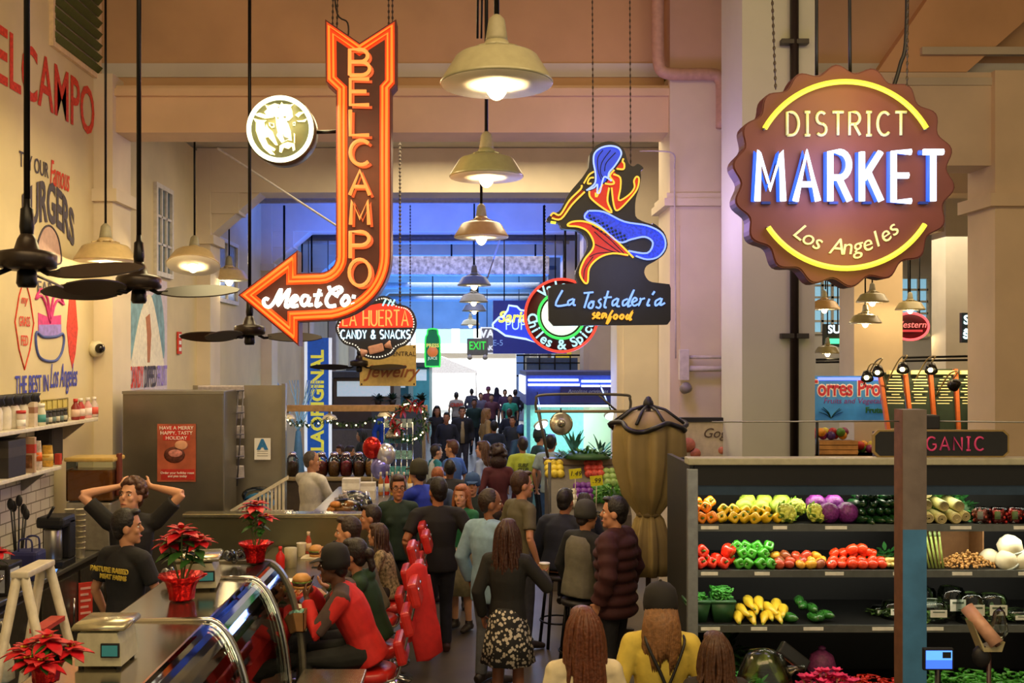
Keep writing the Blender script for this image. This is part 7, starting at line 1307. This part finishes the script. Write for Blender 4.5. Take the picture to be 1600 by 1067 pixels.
    if so.get('band'):      # contrasting yoke or raglan stripes laid over the shoulders
        b = MB()
        for i in (0, 1): b.loft([T((.05, -.05)[i], -.01, .475), sh[i]+V(0, 0, .012), sh[i].lerp(el[i], .55)+V(0, 0, .006), el[i]], [(.048+g)*k, (.053+g*1.05)*k, (.046+g*1.05)*k, (.038+g)*k], n=10)
        cloth('sleeve_band', b, M(so['band'], .8))
    # --- legs
    lk, lc = legs[:2]; lo = legs[2] if len(legs) > 2 else {}; LM = M(lc, .85, noise=lo.get('noise', .18), scale=lo.get('scale', 20), bump=.15)
    if lk == 'trousers':
        b = MB(); b.loft([T(0, 0, -.09), T(0, 0, 0), T(0, 0, .07)], [.135*W*k, .165*W*k, .15*W*k], [.105*k, .118*k, .105*k], 14, (1, 0, 0))
        for i in (0, 1): b.loft([hip[i]+V(0, 0, .03*k), hip[i].lerp(kn[i], .45), kn[i], kn[i].lerp(an[i], .45), an[i]+V(0, 0, .01)], [.097*k*W, .086*k, .066*k, .062*k, .055*k], n=12)
        cloth('trousers', b, LM)
    elif lk == 'skirt':
        z1 = P0.z; L = lo.get('len', .48)*k; MB().lathe([(.135*k, .06*k), (.165*k, -.06*k), (.20*k, -L*.5), (.235*k, -L), (.225*k, -L), (.13*k, -.0)], P0, 48, wob=lambda a, z: 1+.05*math.sin(11*a)*max(0, P0.z-z+.0)*0+.045*math.sin(9*a)*min(1, max(0, -z/(.3*k)))).build('skirt', lo.get('mat') or LM, t)
    if seat is not None or lo.get('shoes', True):
        for i in (0, 1): cloth('shoe', MB().loft([an[i]+V(0, -.07, -.035)*k, an[i]+V(0, -.02, -.02)*k, an[i].lerp(toe[i], .5), toe[i]+V(0, .03, 0)*k], [.036*k, .045*k, .045*k, .03*k], [.04*k, .05*k, .04*k, .025*k], 12).loft([an[i]+V(0, 0, -.03*k), an[i]+V(0, 0, .05*k)], .047*k, n=12), M(lo.get('shoe', '#2a2220'), .5), max(vox, .01), 2)
    # --- hair
    hs, hc = hair[:2]; HM = M(hc, .5, noise=.3, scale=45, bump=.4)
    b = MB()
    if hs == 'cap': b.ball(Hd(0, -.020, .03), (.078*kh, .092*kh, .098*kh), 18, 12, hm); b.ball(Hd(0, -.05, -.03), (.062*kh, .046*kh, .055*kh), 12, 8, hm)
    if hs in ('short', 'long', 'bob', 'tied', 'curly'): b.ball(Hd(0, -.024, .04), (.081*kh, .096*kh, .103*kh), 18, 12, hm); b.ball(Hd(0, -.055, -.02), (.064*kh, .05*kh, .062*kh), 12, 8, hm)
    if hs in ('tied', 'long', 'bob'): b.ball(Hd(0, .018, .098), (.066*kh, .066*kh, .040*kh), 14, 8, hm); b.ball(Hd(.062, -.01, .03), (.022*kh, .05*kh, .06*kh), 10, 8, hm); b.ball(Hd(-.062, -.01, .03), (.022*kh, .05*kh, .06*kh), 10, 8, hm)
    if hs == 'short': b.ball(Hd(0, .045, .112), (.05*kh, .04*kh, .022*kh), 10, 6, hm)
    if hs == 'buzz': b.ball(Hd(0, -.018, .036), (.0765*kh, .092*kh, .1015*kh), 18, 12, hm); b.ball(Hd(0, -.05, -.02), (.058*kh, .045*kh, .05*kh), 12, 8, hm)
    ln = hair[3] if len(hair) > 3 else .36
    lk_ = MB()
    if hs in ('long', 'bob'):
        L = ln if hs == 'long' else .16; rr2 = random.Random(px)
        b.loft([Hd(0, -.04, .05), Hd(0, -.07, -.08), Hd(0, -.085, -.08-L*.5), Hd(0, -.09, -.08-L*.8)], [.080*kh, .088*kh, .085*kh, .04*kh], [.05*kh, .04*kh, .03*kh, .015*kh], 14, hm @ V(1, 0, 0))
        for j in range(46 if s > 100 else 20):
            a = R(-20+220*rr2.random()); cx, cy = math.cos(a), -math.sin(a); e = rr2.uniform(.75, 1.1); f = rr2.uniform(.92, 1.08); wv = rr2.uniform(-.012, .012)
            lk_.loft(catmull([Hd(.03*cx, -.03+.04*cy, .135), Hd(.080*cx*f, -.024+.094*cy*f, .05), Hd(.093*cx*f+wv, -.03+.092*cy*f, -.08), Hd((.098+.02*rr2.random())*cx-wv, -.045+.085*cy*f, -.09-L*.45*e), Hd(.085*cx+wv*2, -.06+.07*cy, -.08-L*e)], 3), [q*kh for q in (.006, .009, .011, .012, .0125, .013, .0135, .0135, .013, .012, .010, .007, .002)], n=6)
    if hs == 'tied': b.ball(Hd(0, -.125, .02), (.04*kh, .045*kh, .045*kh), 10, 8, hm); b.loft([Hd(0, -.13, .0), Hd(0, -.15, -.08), Hd(0, -.13, -.17)], [.03*kh, .03*kh, .006*kh], n=8)
    if hs == 'curly':
        rr2 = random.Random(px)
        for j in range(70):
            a = rr2.random()*6.283; z = rr2.uniform(-.2, 1); q = math.sqrt(max(0, 1-z*z)); y = q*math.sin(a)
            if y > .5 and z < .55: continue
            bg = 1.0 if len(hair) < 4 else hair[3]; b.ball(Hd(.082*bg*q*math.cos(a), -.02+.095*bg*y, .04+.10*bg*z), .024*kh*bg, 7, 5)
        if len(hair) > 3: b.ball(Hd(0, -.05, -.06), (.12*kh, .08*kh, .10*kh), 12, 8, hm)
    if b.v:
        o = cloth('hair', b, HM, vox*.8 if vox < .012 else vox, 1)
        if lk_.v: lk_.add([v.co.copy() for v in o.data.vertices], [list(p.vertices) for p in o.data.polygons], True); bpy.data.objects.remove(o); lk_.build('hair', HM, t)
    if hs == 'cap':
        c = MB(); c.lathe([(.094*kh, -.012*kh), (.098*kh, .03*kh), (.094*kh, .07*kh), (.083*kh, .112*kh), (.055*kh, .138*kh), (.012*kh, .152*kh), (0, .153*kh)], H+hm @ V(0, -.018, 0)*kh, 24, hm); CM = M(hair[2], .8, noise=.1); cp = c.build('cap', CM, t)
        MB().loft([Hd(0, .055, .045), Hd(0, .10, .042), Hd(0, .145, .028)], [.07*kh, .068*kh, .035*kh], [.008*kh, .007*kh, .005*kh], 14, hm @ V(1, 0, 0)).build('brim', CM, cp); MB().ball(Hd(0, -.018, .153), .009*kh, 8, 6).build('cap_button', CM, cp)
    if 'beard' in (extra or {}): cloth('beard', MB().ball(Hd(0, .030, -.07), (.058*kh, .062*kh, .052*kh), 14, 10, hm), M(extra['beard'], .7, noise=.3, scale=50), vox*.8, 1)
    if face:
        for sg in (1, -1):
            e = MB().mat(M('#e8e4dc', .3)).ball(Hd(sg*.031, .0675, .010), (.0125*kh, .009*kh, .0072*kh), 10, 8, hm); e.mat(M('#2a1a12', .2)).ball(Hd(sg*.031, .0735, .010), (.0066*kh, .004*kh, .0062*kh), 8, 6, hm); e.build('eye', None, t)
            MB().loft([Hd(sg*.014, .081, .030), Hd(sg*.032, .080, .036), Hd(sg*.050, .068, .030)], [.003*kh, .0045*kh, .002*kh], n=6).build('eyebrow', HM, t)
        MB().loft([Hd(-.022, .079, -.058), Hd(0, .0885, -.0575), Hd(.022, .079, -.058)], [.002*kh, .0055*kh, .002*kh], n=8).build('lips', M('#a8544a', .45), t)
    if extra and 'glasses' in extra:
        gl = MB()
        for sg in (1, -1): gl.tube([Hd(sg*.033+.022*math.cos(R(a)), .094, .010+.017*math.sin(R(a))) for a in range(0, 360, 30)], .0025*kh, 5, True); gl.tube([Hd(sg*.055, .092, .014), Hd(sg*.078, .0, .012)], .0025*kh, 5)
        gl.tube([Hd(-.011, .095, .012), Hd(.011, .095, .012)], .0025*kh, 5); gl.build('glasses', M('#15110f', .3), t)
    t['_k'] = k; del t['_k']
    PINFO[label] = (t, T, Hd, k, sh, el, wr); return t
PINFO = {}
def world(label, fn):      # a local point of a person in world space
    t = PINFO[label][0]; return Matrix.Translation(t.location) @ Matrix.Rotation(t.rotation_euler.z, 4, 'Z') @ fn
DARK = '#1a191b'
tag(MB().span((-3.42, 6.3, 0), (-2.02, 9.7, .13)).build('duckboard', M('#3a342c', .7)), 'dark raised duckboard floor behind the display case', 'mat')
# workers behind the case
person('young worker in black tee with both hands behind his head, facing the viewer', 206, 190, 742, 184, ('short', DARK), ('trousers', '#24242a'), ('curly', '#4a2c1a'), '#d09a78', z0=.13, yaw=-22, pitch=-12, arms=(((.40, .0, 1.62), (.13, -.10, 1.67)), ((-.40, .0, 1.62), (-.13, -.10, 1.67))), vox=.008, extra={'beard': '#8a5a3c'} if False else None)
t = person('worker in black tee with yellow back print seen from behind at the display case', 197, 215, 789, -28, ('short', '#1b1c20', {'hem': -.18}), ('trousers', '#22222a'), ('short', '#15100e'), '#c08a66', z0=.13, yaw=-48, arms=((.16, .30, 1.10), None), vox=.008, face=True)
q = PINFO[t['label']]; tx = text('PASTURE RAISED', .05, M('#c8b040', .6), t, q[1](-.01, -.155, .36), (PI/2, 0, 0), 'back_print', .003, .002); tx2 = text('MEAT FARMS', .045, M('#c8b040', .6), t, q[1](.03, -.155, .31), (PI/2, 0, 0), 'back_print', .003, .002)
person('grey haired man in white long sleeved shirt behind the candy stall counter', 486, 122, 701, -38, ('long', '#d8d2c4'), ('trousers', '#3a3c3a'), ('buzz', '#4a4038'), '#b07a58', yaw=-45, arms=((.10, .36, 1.12), (-.05, .34, 1.10)), vox=.010, wide=1.08)
# lunch counter row on red stools
ST = {}
def red_stool(x, y, label, rz=90, seat=.72):
    if 'o' not in ST:
        t = ST['o'] = thing('bar_stool', label, 'stool', (x, y, 0), R(rz), 'red bar stools at the lunch counter'); RV = M('#b8211c', .35, noise=.15, coat=.2)
        MB().loft([(0, 0, seat-.09), (0, 0, seat-.07), (0, 0, seat-.015), (0, 0, seat)], [.17, .205, .21, .17], [.16, .195, .20, .16], 28, (1, 0, 0)).build('seat', RV, t)
        for k, z in enumerate((.16, .36, .56)): MB().box((0, -.235-.05*k, seat+z-.03), (.36, .07, .175), (R(-14), 0, 0), .025).build('back_cushion', RV, t)
        MB().lathe([(.20, 0), (.21, .02), (.06, .05), (.035, .10), (.035, seat-.09), (.09, seat-.08)], n=24).build('pedestal', CHROME, t); b = MB(); [b.tube(catmull([(sg*.12, 0, seat-.075), (sg*.13, -.19, seat-.06), (sg*.12, -.25, seat+.1), (sg*.12, -.36, seat+.58)], 4), .012, 8) for sg in (1, -1)]; b.build('back_tubes', CHROME, t); MB().tube([(.15*math.cos(R(a)), .15*math.sin(R(a)), .25) for a in range(0, 360, 20)], .012, 6, True).build('foot_ring', CHROME, t); return t
    return dup(ST['o'], (x, y, 0), R(rz), label)
ROWP = [('man in red sweater and black cap eating at the near end of the counter', 525, 220, 848, .23, ('long', '#c0201c', {'band': '#4a3a36', 'name': 'sweater'}), '#1a1c1a', ('cap', '#14100e', '#151414'), '#5a3826', 24, 'm', 1.06, None),
 ('woman in dark green hoodie with tied black hair beside the red sweater', 548, 204, 838, .20, ('long', '#1c3a22', {'hood': 1, 'name': 'hoodie'}), '#24242a', ('tied', '#1a1210'), '#a8765a', 18, 'f', 1, None),
 ('man in grey brown shirt leaning over his plate at the lunch counter', 540, 184, 804, .24, ('long', '#5a5448'), '#2a2a30', ('short', '#2a1c14'), '#c8906c', 22, 'm', 1, None),
 ('brown haired woman in patterned beige blouse at the lunch counter', 580, 173, 815, .17, ('long', '#8a7a5c', {'noise': .8, 'scale': 45, 'name': 'blouse'}), '#2a2422', ('bob', '#3a2218'), '#c89070', 14, 'f', 1, None),
 ('man in dark grey shirt at the far end of the lunch counter', 574, 164, 786, .2, ('long', '#3a3c3c'), '#24262c', ('short', '#241812'), '#b88060', 18, 'm', 1, None)]
for i, (lb, px, s, tp, dx, shr, lg, hr, sk, ln_, sxx, wd, ex) in enumerate(ROWP):
    person(lb, px, s, tp, 90, shr, ('trousers', lg), hr, sk, seat=.73, lean=ln_, yaw=(0, -14, 4, -20, 5)[i], pitch=-8, shift=(dx, 0), arms=((.14, .44, 1.24), (-.12, .42, 1.22)), sex=sxx, vox=.008 if i < 2 else .010, wide=wd)
    red_stool((px-HX)/s+dx, FPX/s, 'red padded bar stool under the '+('man in the red sweater', 'woman in the green hoodie', 'man in the grey brown shirt', 'woman in the patterned blouse', 'man at the far end of the counter')[i], 90)
burger('half eaten burger held by the man in the red sweater', Vector((-1.22, 7.27, 1.27)), 1.1)
t = thing('jacket', 'bright red jacket hanging from the back of the nearest red stool', 'jacket', (-.42, 7.50, 0)); MB().loft([(0, 0, 1.40), (0, .0, 1.36), (.03, 0, 1.1), (.07, .0, .9), (.10, 0, .72), (.11, 0, .70)], [.03, .09, .105, .13, .12, .03], [.012, .028, .03, .034, .03, .01], 24, (.8, .6, 0)).build('body', M('#c01e1c', .75, bump=.2), t); MB().loft([(.07, .05, 1.3), (.11, .07, 1.05), (.14, .08, .8)], [.03, .034, .03], n=12).build('sleeve', M('#b01a1a', .75, bump=.2), t)
# aisle, nearest first
person('long auburn haired woman in cream top with her back to the viewer, foreground', 912, 300, 941, 4, ('long', '#c8bc9c'), ('trousers', '#2a2c38'), ('long', '#5c2f17', None, .42), '#c89070', sex='f', vox=.009, face=False)
t = person('woman in yellow sweater and black cap with a crossbody strap, seen from behind', 1032, 275, 905, -3, ('long', '#c8b24a', {'name': 'sweater'}), ('trousers', '#22242c'), ('cap', '#7a5430', '#171514'), '#c89070', sex='f', vox=.009, face=False, wide=1.1)
T2, Hd2, k2 = PINFO[t['label']][1:4]
MB().tube(catmull([T2(-.06, .02, .53), T2(-.10, -.10, .48), T2(-.02, -.145, .30), T2(.06, -.15, .12), T2(.2, -.08, -.02)], 5), .010, 6).build('bag_strap', BLACK, t); MB().tube(catmull([T2(.12, .02, .50), T2(.13, -.10, .46), T2(.03, -.15, .22), T2(-.04, -.15, .08)], 5), .008, 6).build('bag_strap', BLACK, t); MB().box(T2(.0, -.17, .10), (.12, .05, .14), bev=.02).build('small_bag', BLACK, t)
b = MB(); r3 = random.Random(4)
for j in range(24): a = R(200+140*j/23); e = r3.uniform(.8, 1.15); b.loft([Hd2(.075*math.cos(a), -.02+.08*math.sin(a), .02), Hd2(.095*math.cos(a), -.03+.095*math.sin(a), -.09), Hd2(.11*math.cos(a), -.05+.085*math.sin(a), -.22*e), Hd2(.10*math.cos(a), -.06+.08*math.sin(a), -.30*e)], [.016, .018, .015, .004], n=6)
b.build('long_hair', M('#7a5430', .5, noise=.3, scale=45, bump=.4), t)
person('brown haired person at the lower right seen from behind beside the yellow sweater', 1118, 290, 981, 0, ('long', '#2a2420'), ('trousers', '#22242c'), ('long', '#4a2c18', None, .22), '#c89070', sex='f', vox=.009, face=False)
def floral():
    m = M('#171614', .8, noise=0, scale=1.01); nt = m.node_tree; v = nt.nodes.new('ShaderNodeTexVoronoi'); v.inputs['Scale'].default_value = 34; r = nt.nodes.new('ShaderNodeValToRGB'); r.color_ramp.elements[0].color = (.55, .5, .4, 1); r.color_ramp.elements[1].color = (.012, .012, .012, 1); r.color_ramp.elements[0].position = .42; r.color_ramp.elements[1].position = .48
    tc = nt.nodes.new('ShaderNodeTexCoord'); nt.links.new(tc.outputs['Object'], v.inputs['Vector']); nt.links.new(v.outputs['Distance'], r.inputs[0]); nt.links.new(r.outputs[0], nt.nodes['Principled BSDF'].inputs['Base Color']); return m
SKW = person('long brown haired woman in black jacket and black and white floral skirt, from behind', 793, 196, 806, -14, ('long', '#1a1a18', {'name': 'jacket', 'hem': -.14, 't': .026}), ('skirt', '#222222', {'mat': floral(), 'len': .42, 'shoe': '#1a1614'}), ('long', '#3c2014', None, .36), '#8a5a40', sex='f', vox=.009, face=False, arms=((.26, .26, 1.24), None))
t = thing('drink_cup', 'clear drink cup held by the woman in the floral skirt', 'cup', world(SKW['label'], PINFO[SKW['label']][6][0]+V(.0, .09, -.02))); MB().lathe([(.03, -.05), (.042, .08), (.044, .085), (.04, .08), (.028, -.045), (0, -.045)], n=18).build('cup', M('#c8b088', .3), t); MB().lathe([(.045, .082), (.045, .092), (0, .095)], n=18).build('lid', M('#d8d4c8', .4), t)
person('man in light blue shirt with shaved dark hair looking right, aisle centre', 765, 176, 758, -38, ('long', '#7f9fb8', {'t': .028, 'hem': -.2}), ('trousers', '#5a5c62'), ('buzz', '#2a1c14'), '#8a5c40', yaw=-42, vox=.009, extra={'beard': '#2a1a12'})
person('tall brown haired man in olive tee looking right behind the light blue shirt', 814, 156, 731, -62, ('short', '#625c44'), ('trousers', '#3a3c44'), ('short', '#3c2414'), '#c88e6a', yaw=-12, vox=.010)
person('man in black tee and dark jeans walking away down the aisle', 684, 160, 741, 6, ('short', '#151314'), ('trousers', '#1f2029', {'shoe': '#3a1e16'}), ('short', '#17100d'), '#a86c4c', walk=.42, yaw=20, vox=.010, extra={'beard': '#1a120e'}, face=False, arms=((.32, .12, 1.00), (-.27, .06, .95)), wide=1.12)
person('reddish blond woman in green sweater and khaki skirt facing the viewer', 722, 146, 753, 150, ('long', '#1e6a44', {'name': 'sweater'}), ('skirt', '#8a8262', {'len': .5, 'shoe': '#2a2220'}), ('long', '#9a5a34', None, .2), '#d09a78', sex='f', yaw=8, vox=.010, arms=((.14, .28, 1.08), (-.12, .26, 1.02)))
person('woman with glasses and dark green jacket facing the viewer by the candy stall', 622, 149, 737, 182, ('long', '#1f3328', {'name': 'jacket', 'hood': 1}), ('trousers', '#22242a'), ('tied', '#3a2416'), '#b87a58', sex='f', yaw=10, vox=.010, extra={'glasses': 1})
person('person in olive cap reaching left with a royal blue sleeve behind the black tee', 655, 139, 714, 62, ('long', '#1c34a8'), ('trousers', '#22242a'), ('cap', '#1a1512', '#33301f'), '#c08a66', vox=.011, arms=(None, (-.15, .48, 1.18)), yaw=-10)
person('smiling young man with blue cap facing the viewer behind the green sweater', 738, 134, 736, 182, ('long', '#1c2a24'), ('trousers', '#22242a'), ('cap', '#17120f', '#2a4a7a'), '#c08a66', yaw=-6, vox=.011)
# right hand group by the umbrella
person('man in maroon puffer jacket and black hair turned left beside the umbrella', 962, 186, 770, 58, ('long', '#3c1618', {'puffer': 1, 't': .05, 'hem': -.2, 'collar': 1, 'name': 'puffer_jacket'}), ('trousers', '#1c1c22'), ('short', '#15100e'), '#c88e6c', yaw=22, vox=.009, wide=1.08)
person('man in grey vest with black sleeves and glasses seated facing right', 905, 172, 781, -52, ('long', '#17181a', {'name': 'shirt'}), ('trousers', '#1c1c22'), ('cap', '#2a201a', '#3a3a36'), '#b07a58', seat=.74, lean=8, yaw=-14, vox=.010, extra={'glasses': 1})
t = bpy.data.objects[[o.name for o in C.objects if o.get('label', '').startswith('man in grey vest')][0]]; q = PINFO[t['label']]; b = MB(); b.loft([q[1](0, 0, z) for z in (-.1, 0, .14, .3, .4, .46)], [(a+.034)*q[3] for a in (.155, .155, .135, .155, .15, .10)], [(a+.034)*q[3] for a in (.112, .112, .102, .118, .108, .08)], 18, (1, 0, 0)); me = remesh(b, .012, 4); me.materials.append(M('#6a6656', .8, bump=.2)); o = bpy.data.objects.new('vest', me); C.objects.link(o); o.parent = t
person('man in navy jacket hunched on a stool behind the grey vest', 872, 154, 764, -32, ('long', '#20242f', {'name': 'jacket', 't': .03}), ('trousers', '#1c1e26'), ('short', '#1a1310'), '#a87050', seat=.72, lean=16, vox=.011, face=False, wide=1.1)
person('dark haired person in dark blue top seated farther along, by the vegetable stand', 913, 143, 768, 14, ('long', '#1c2230'), ('trousers', '#1c1e26'), ('bob', '#241613'), '#a87050', seat=.70, vox=.012, face=False, sex='f')
ST2 = {}
def dark_stool(x, y, label):
    if 'o' not in ST2:
        t = ST2['o'] = thing('bar_stool', label, 'stool', (x, y, 0), .2, 'black bar stools by the umbrella'); MB().lathe([(0, .67), (.16, .67), (.17, .69), (.16, .72), (0, .72)], n=24).build('seat', M('#1a1616', .5), t)
        for i in range(4): a = PI/4+i*PI/2; MB().tube([(.13*math.cos(a), .13*math.sin(a), .67), (.21*math.cos(a), .21*math.sin(a), 0)], .017, 8).build('leg', BLACKM, t)
        b = MB(); [b.tube([(.185*math.cos(R(a)), .185*math.sin(R(a)), .25) for a in range(0, 360, 20)], .010, 6, True)]; b.build('foot_ring', BLACKM, t); return t
    return dup(ST2['o'], (x, y, 0), .2, label)
dark_stool((905-HX)/172, FPX/172, 'black bar stool under the man in the grey vest'); dark_stool((872-HX)/154, FPX/154, 'black bar stool under the hunched man in navy'); dark_stool((913-HX)/143, FPX/143, 'black bar stool under the dark haired person by the vegetable stand')
# middle distance and far crowd
CR = [('man in yellow green tee with his back turned near the teal stall', 817, 99, 679, 8, ('short', '#a8b43a'), '#3a4048', ('short', '#2a1a12'), '#a87050', 'm', 0),
 ('man in blue polo with short auburn hair looking left in the aisle', 707, 104, 684, 55, ('short', '#3a5a9a'), '#2a2c34', ('short', '#4a2818'), '#c08a66', 'm', 15),
 ('person in white and teal jersey bending toward the blue polo', 681, 98, 691, -70, ('long', '#c8d0cc', {'band': '#2a7a80'}), '#22343a', ('short', '#2a1c14'), '#c08a66', 'm', 0),
 ('woman in maroon sweater with big curly dark hair, back turned', 778, 113, 694, 10, ('long', '#4a1620', {'name': 'sweater'}), '#22222a', ('curly', '#2c1712', None, 1.25), '#b07a58', 'f', 0),
 ('brown haired woman in pale blue top left of the curly haired woman', 755, 103, 686, 60, ('long', '#8a9ac0'), '#2a2c34', ('long', '#4a2e1e', None, .2), '#c89070', 'f', 20),
 ('man in grey blue tee standing at the teal stall counter', 861, 101, 675, -20, ('short', '#8a9aa0'), '#2a4a7a', ('short', '#1a1412'), '#b07a58', 'm', 0),
 ('cook in dark green shirt leaning at the teal stall', 843, 95.5, 666, -75, ('short', '#1c3a32'), '#22262c', ('cap', '#17120f', '#1c2420'), '#c08a66', 'm', 0),
 ('person in white shirt and black trousers beside the wreath', 653, 61, 631, 20, ('long', '#c0c0b8'), '#17181c', ('short', '#2a1c14'), '#a87050', 'm', 0),
 ('woman in black dress with long black hair facing the viewer', 683, 62, 632, 182, ('none', '#1c1a1a', {'hem': -.4, 'name': 'dress'}), '#1c1a1a', ('long', '#17110f', None, .3), '#b07a58', 'f', 0),
 ('man in navy zip jacket facing the viewer by the woman in black', 698, 68, 642, 170, ('long', '#1a1e2c', {'name': 'jacket'}), '#22242c', ('short', '#17110f'), '#a87050', 'm', 0),
 ('man in open black jacket over a tan shirt walking toward the viewer', 722, 64, 633, 186, ('long', '#1c1c1e', {'name': 'jacket', 't': .03}), '#3a3a44', ('short', '#1f1511'), '#b07a58', 'm', 0),
 ('woman in tan coat with light brown hair turned right', 760, 65, 636, -70, ('long', '#9a7c44', {'name': 'coat', 'hem': -.35, 't': .035}), '#3a3430', ('bob', '#8a6434'), '#c89070', 'f', 0),
 ('man in grey tee with red back print far down the aisle', 713, 44, 611, 5, ('short', '#9a8878'), '#3a3c44', ('short', '#2a1c18'), '#b07a58', 'm', 0),
 ('man in dark green shirt far down the aisle', 741, 52, 621, 175, ('short', '#22382c'), '#22262c', ('short', '#17110f'), '#a87050', 'm', 0),
 ('man in sea green tee facing the viewer far down the aisle', 797, 47, 615, 180, ('short', '#2f9a7a'), '#2a2c34', ('short', '#1f1511'), '#b07a58', 'm', 0),
 ('person in dark jacket far left of the far crowd before the bright street', 737, 39, 606, 0, ('long', '#4a4450'), '#2a2c34', ('short', '#241a18'), '#a87050', 'm', 0),
 ('person with pinkish cap in the far crowd', 763, 37, 603, 175, ('long', '#7a3a4a'), '#2a2c34', ('cap', '#241a18', '#8a4a5a'), '#c08a66', 'm', 0),
 ('person in purple hood in the far crowd', 776, 38, 604, 0, ('long', '#3f2a4a', {'hood': 1}), '#2a2c34', ('bob', '#2c1c30'), '#a87050', 'f', 0),
 ('person in plum jacket under the tan wall in the far crowd', 789, 40, 607, 180, ('long', '#4a2c48'), '#2a2c34', ('short', '#1f1511'), '#b07a58', 'm', 0),
 ('tall man in black at the right of the far crowd', 805, 41, 607, 10, ('long', '#22202c'), '#22242c', ('short', '#2a1a14'), '#b07a58', 'm', 0),
 ('person in grey hood facing the viewer in the far crowd', 751, 43, 612, 182, ('long', '#5a5060', {'hood': 1}), '#2a2c34', ('short', '#2a1a16'), '#b07a58', 'm', 0),
 ('person in maroon shirt facing the viewer in the far crowd', 768, 45, 614, 176, ('short', '#5a2a34'), '#2a2c34', ('short', '#1f1511'), '#b07a58', 'm', 0),
 ('man in dark jacket with short auburn hair right of the tan coat', 796, 60, 637, -10, ('long', '#20242e', {'name': 'jacket'}), '#22242c', ('short', '#5a3420'), '#b07a58', 'm', 0),
 ('man in slate jacket in front of the auburn haired one', 801, 66, 648, 160, ('long', '#2a3038', {'name': 'jacket'}), '#22242c', ('short', '#1f1511'), '#b07a58', 'm', 0),
 ('man in navy sweatshirt with blue cap behind the yellow green tee', 815, 82, 662, 20, ('long', '#1a2038', {'hood': 1}), '#1c1e28', ('cap', '#17120f', '#2f4a80'), '#a87050', 'm', 0),
 ('person in dark blue behind the tan coat', 772, 76, 655, 5, ('long', '#1f2838'), '#1c1e28', ('short', '#17110f'), '#a87050', 'm', 0),
 ('orange haired child between the blue polo and black tee', 684, 127, 726, -20, ('short', '#3a4a6a'), '#2a2c34', ('short', '#8a4a20'), '#c89070', 'm', 0),
 ('black haired woman turned right just behind the black tee', 677, 131, 744, -75, ('long', '#2a2a30'), '#1c1e28', ('tied', '#14100e'), '#c89070', 'f', 0),
 ('dark haired man in black seen between the blue polo and the green sweater', 703, 120, 714, 5, ('long', '#1c1c22'), '#1c1e28', ('buzz', '#17110f'), '#6a4430', 'm', 0),
 ('bearded man in black looking right behind the candy jars', 546, 92, 694, -85, ('long', '#1c1a1e'), '#1c1e28', ('short', '#2a1c14'), '#b07a58', 'm', 0),
 ('woman with dark red hair left of the bearded man behind the candy jars', 531, 88, 693, 160, ('long', '#2c2024'), '#1c1e28', ('bob', '#3a1a18'), '#b07a58', 'f', 0),
 ('dark haired person in black close to the candy stall lamps', 565, 80, 668, 90, ('long', '#1c1a18'), '#1c1e28', ('long', '#1a1412', None, .2), '#a87050', 'f', 0),
 ('person in bright blue at the brown plant shelf', 603, 66, 632, 200, ('long', '#1c4ab0'), '#1c1e28', ('cap', '#17120f', '#1c3a80'), '#a87050', 'm', 0)]
for i, (lb, px, s, tp, rz, shr, lg, hr, sk, sxx, yw) in enumerate(CR): person(lb, px, s, tp, rz, shr, ('trousers', lg), hr, sk, sex=sxx, yaw=yw, vox=.013 if s > 85 else (.017 if s > 55 else .022), face=(s > 60 and abs(rz) > 40), extra={'beard': '#2a1c14'} if 'bearded' in lb else None, walk=(.25 if i % 3 == 0 and s < 70 else 0))
for o in list(C.objects):
    if o.get('label', '').startswith('man in grey tee with red'): q = PINFO[o['label']]; text('CREW', .16, M('#c8402a', .6), o, q[1](0, -.16, .33), (PI/2, 0, 0), 'red_back_print', .004, .008)
    if o.get('label', '').startswith('man in yellow green'): q = PINFO[o['label']]; text('SURF\nCLUB', .07, M('#4a5420', .6), o, q[1](-.03, -.155, .30), (PI/2, 0, 0), 'back_print', .003, .003, shear=.2)
    if o.get('label', '').startswith('man in open black'): q = PINFO[o['label']]; MB().loft([q[1](0, .11, z) for z in (-.1, .1, .3, .43)], [.06*q[3], .06*q[3], .055*q[3], .03*q[3]], [.045*q[3]]*4, 10, (1, 0, 0)).build('tan_shirt', M('#a8946a', .8), o)
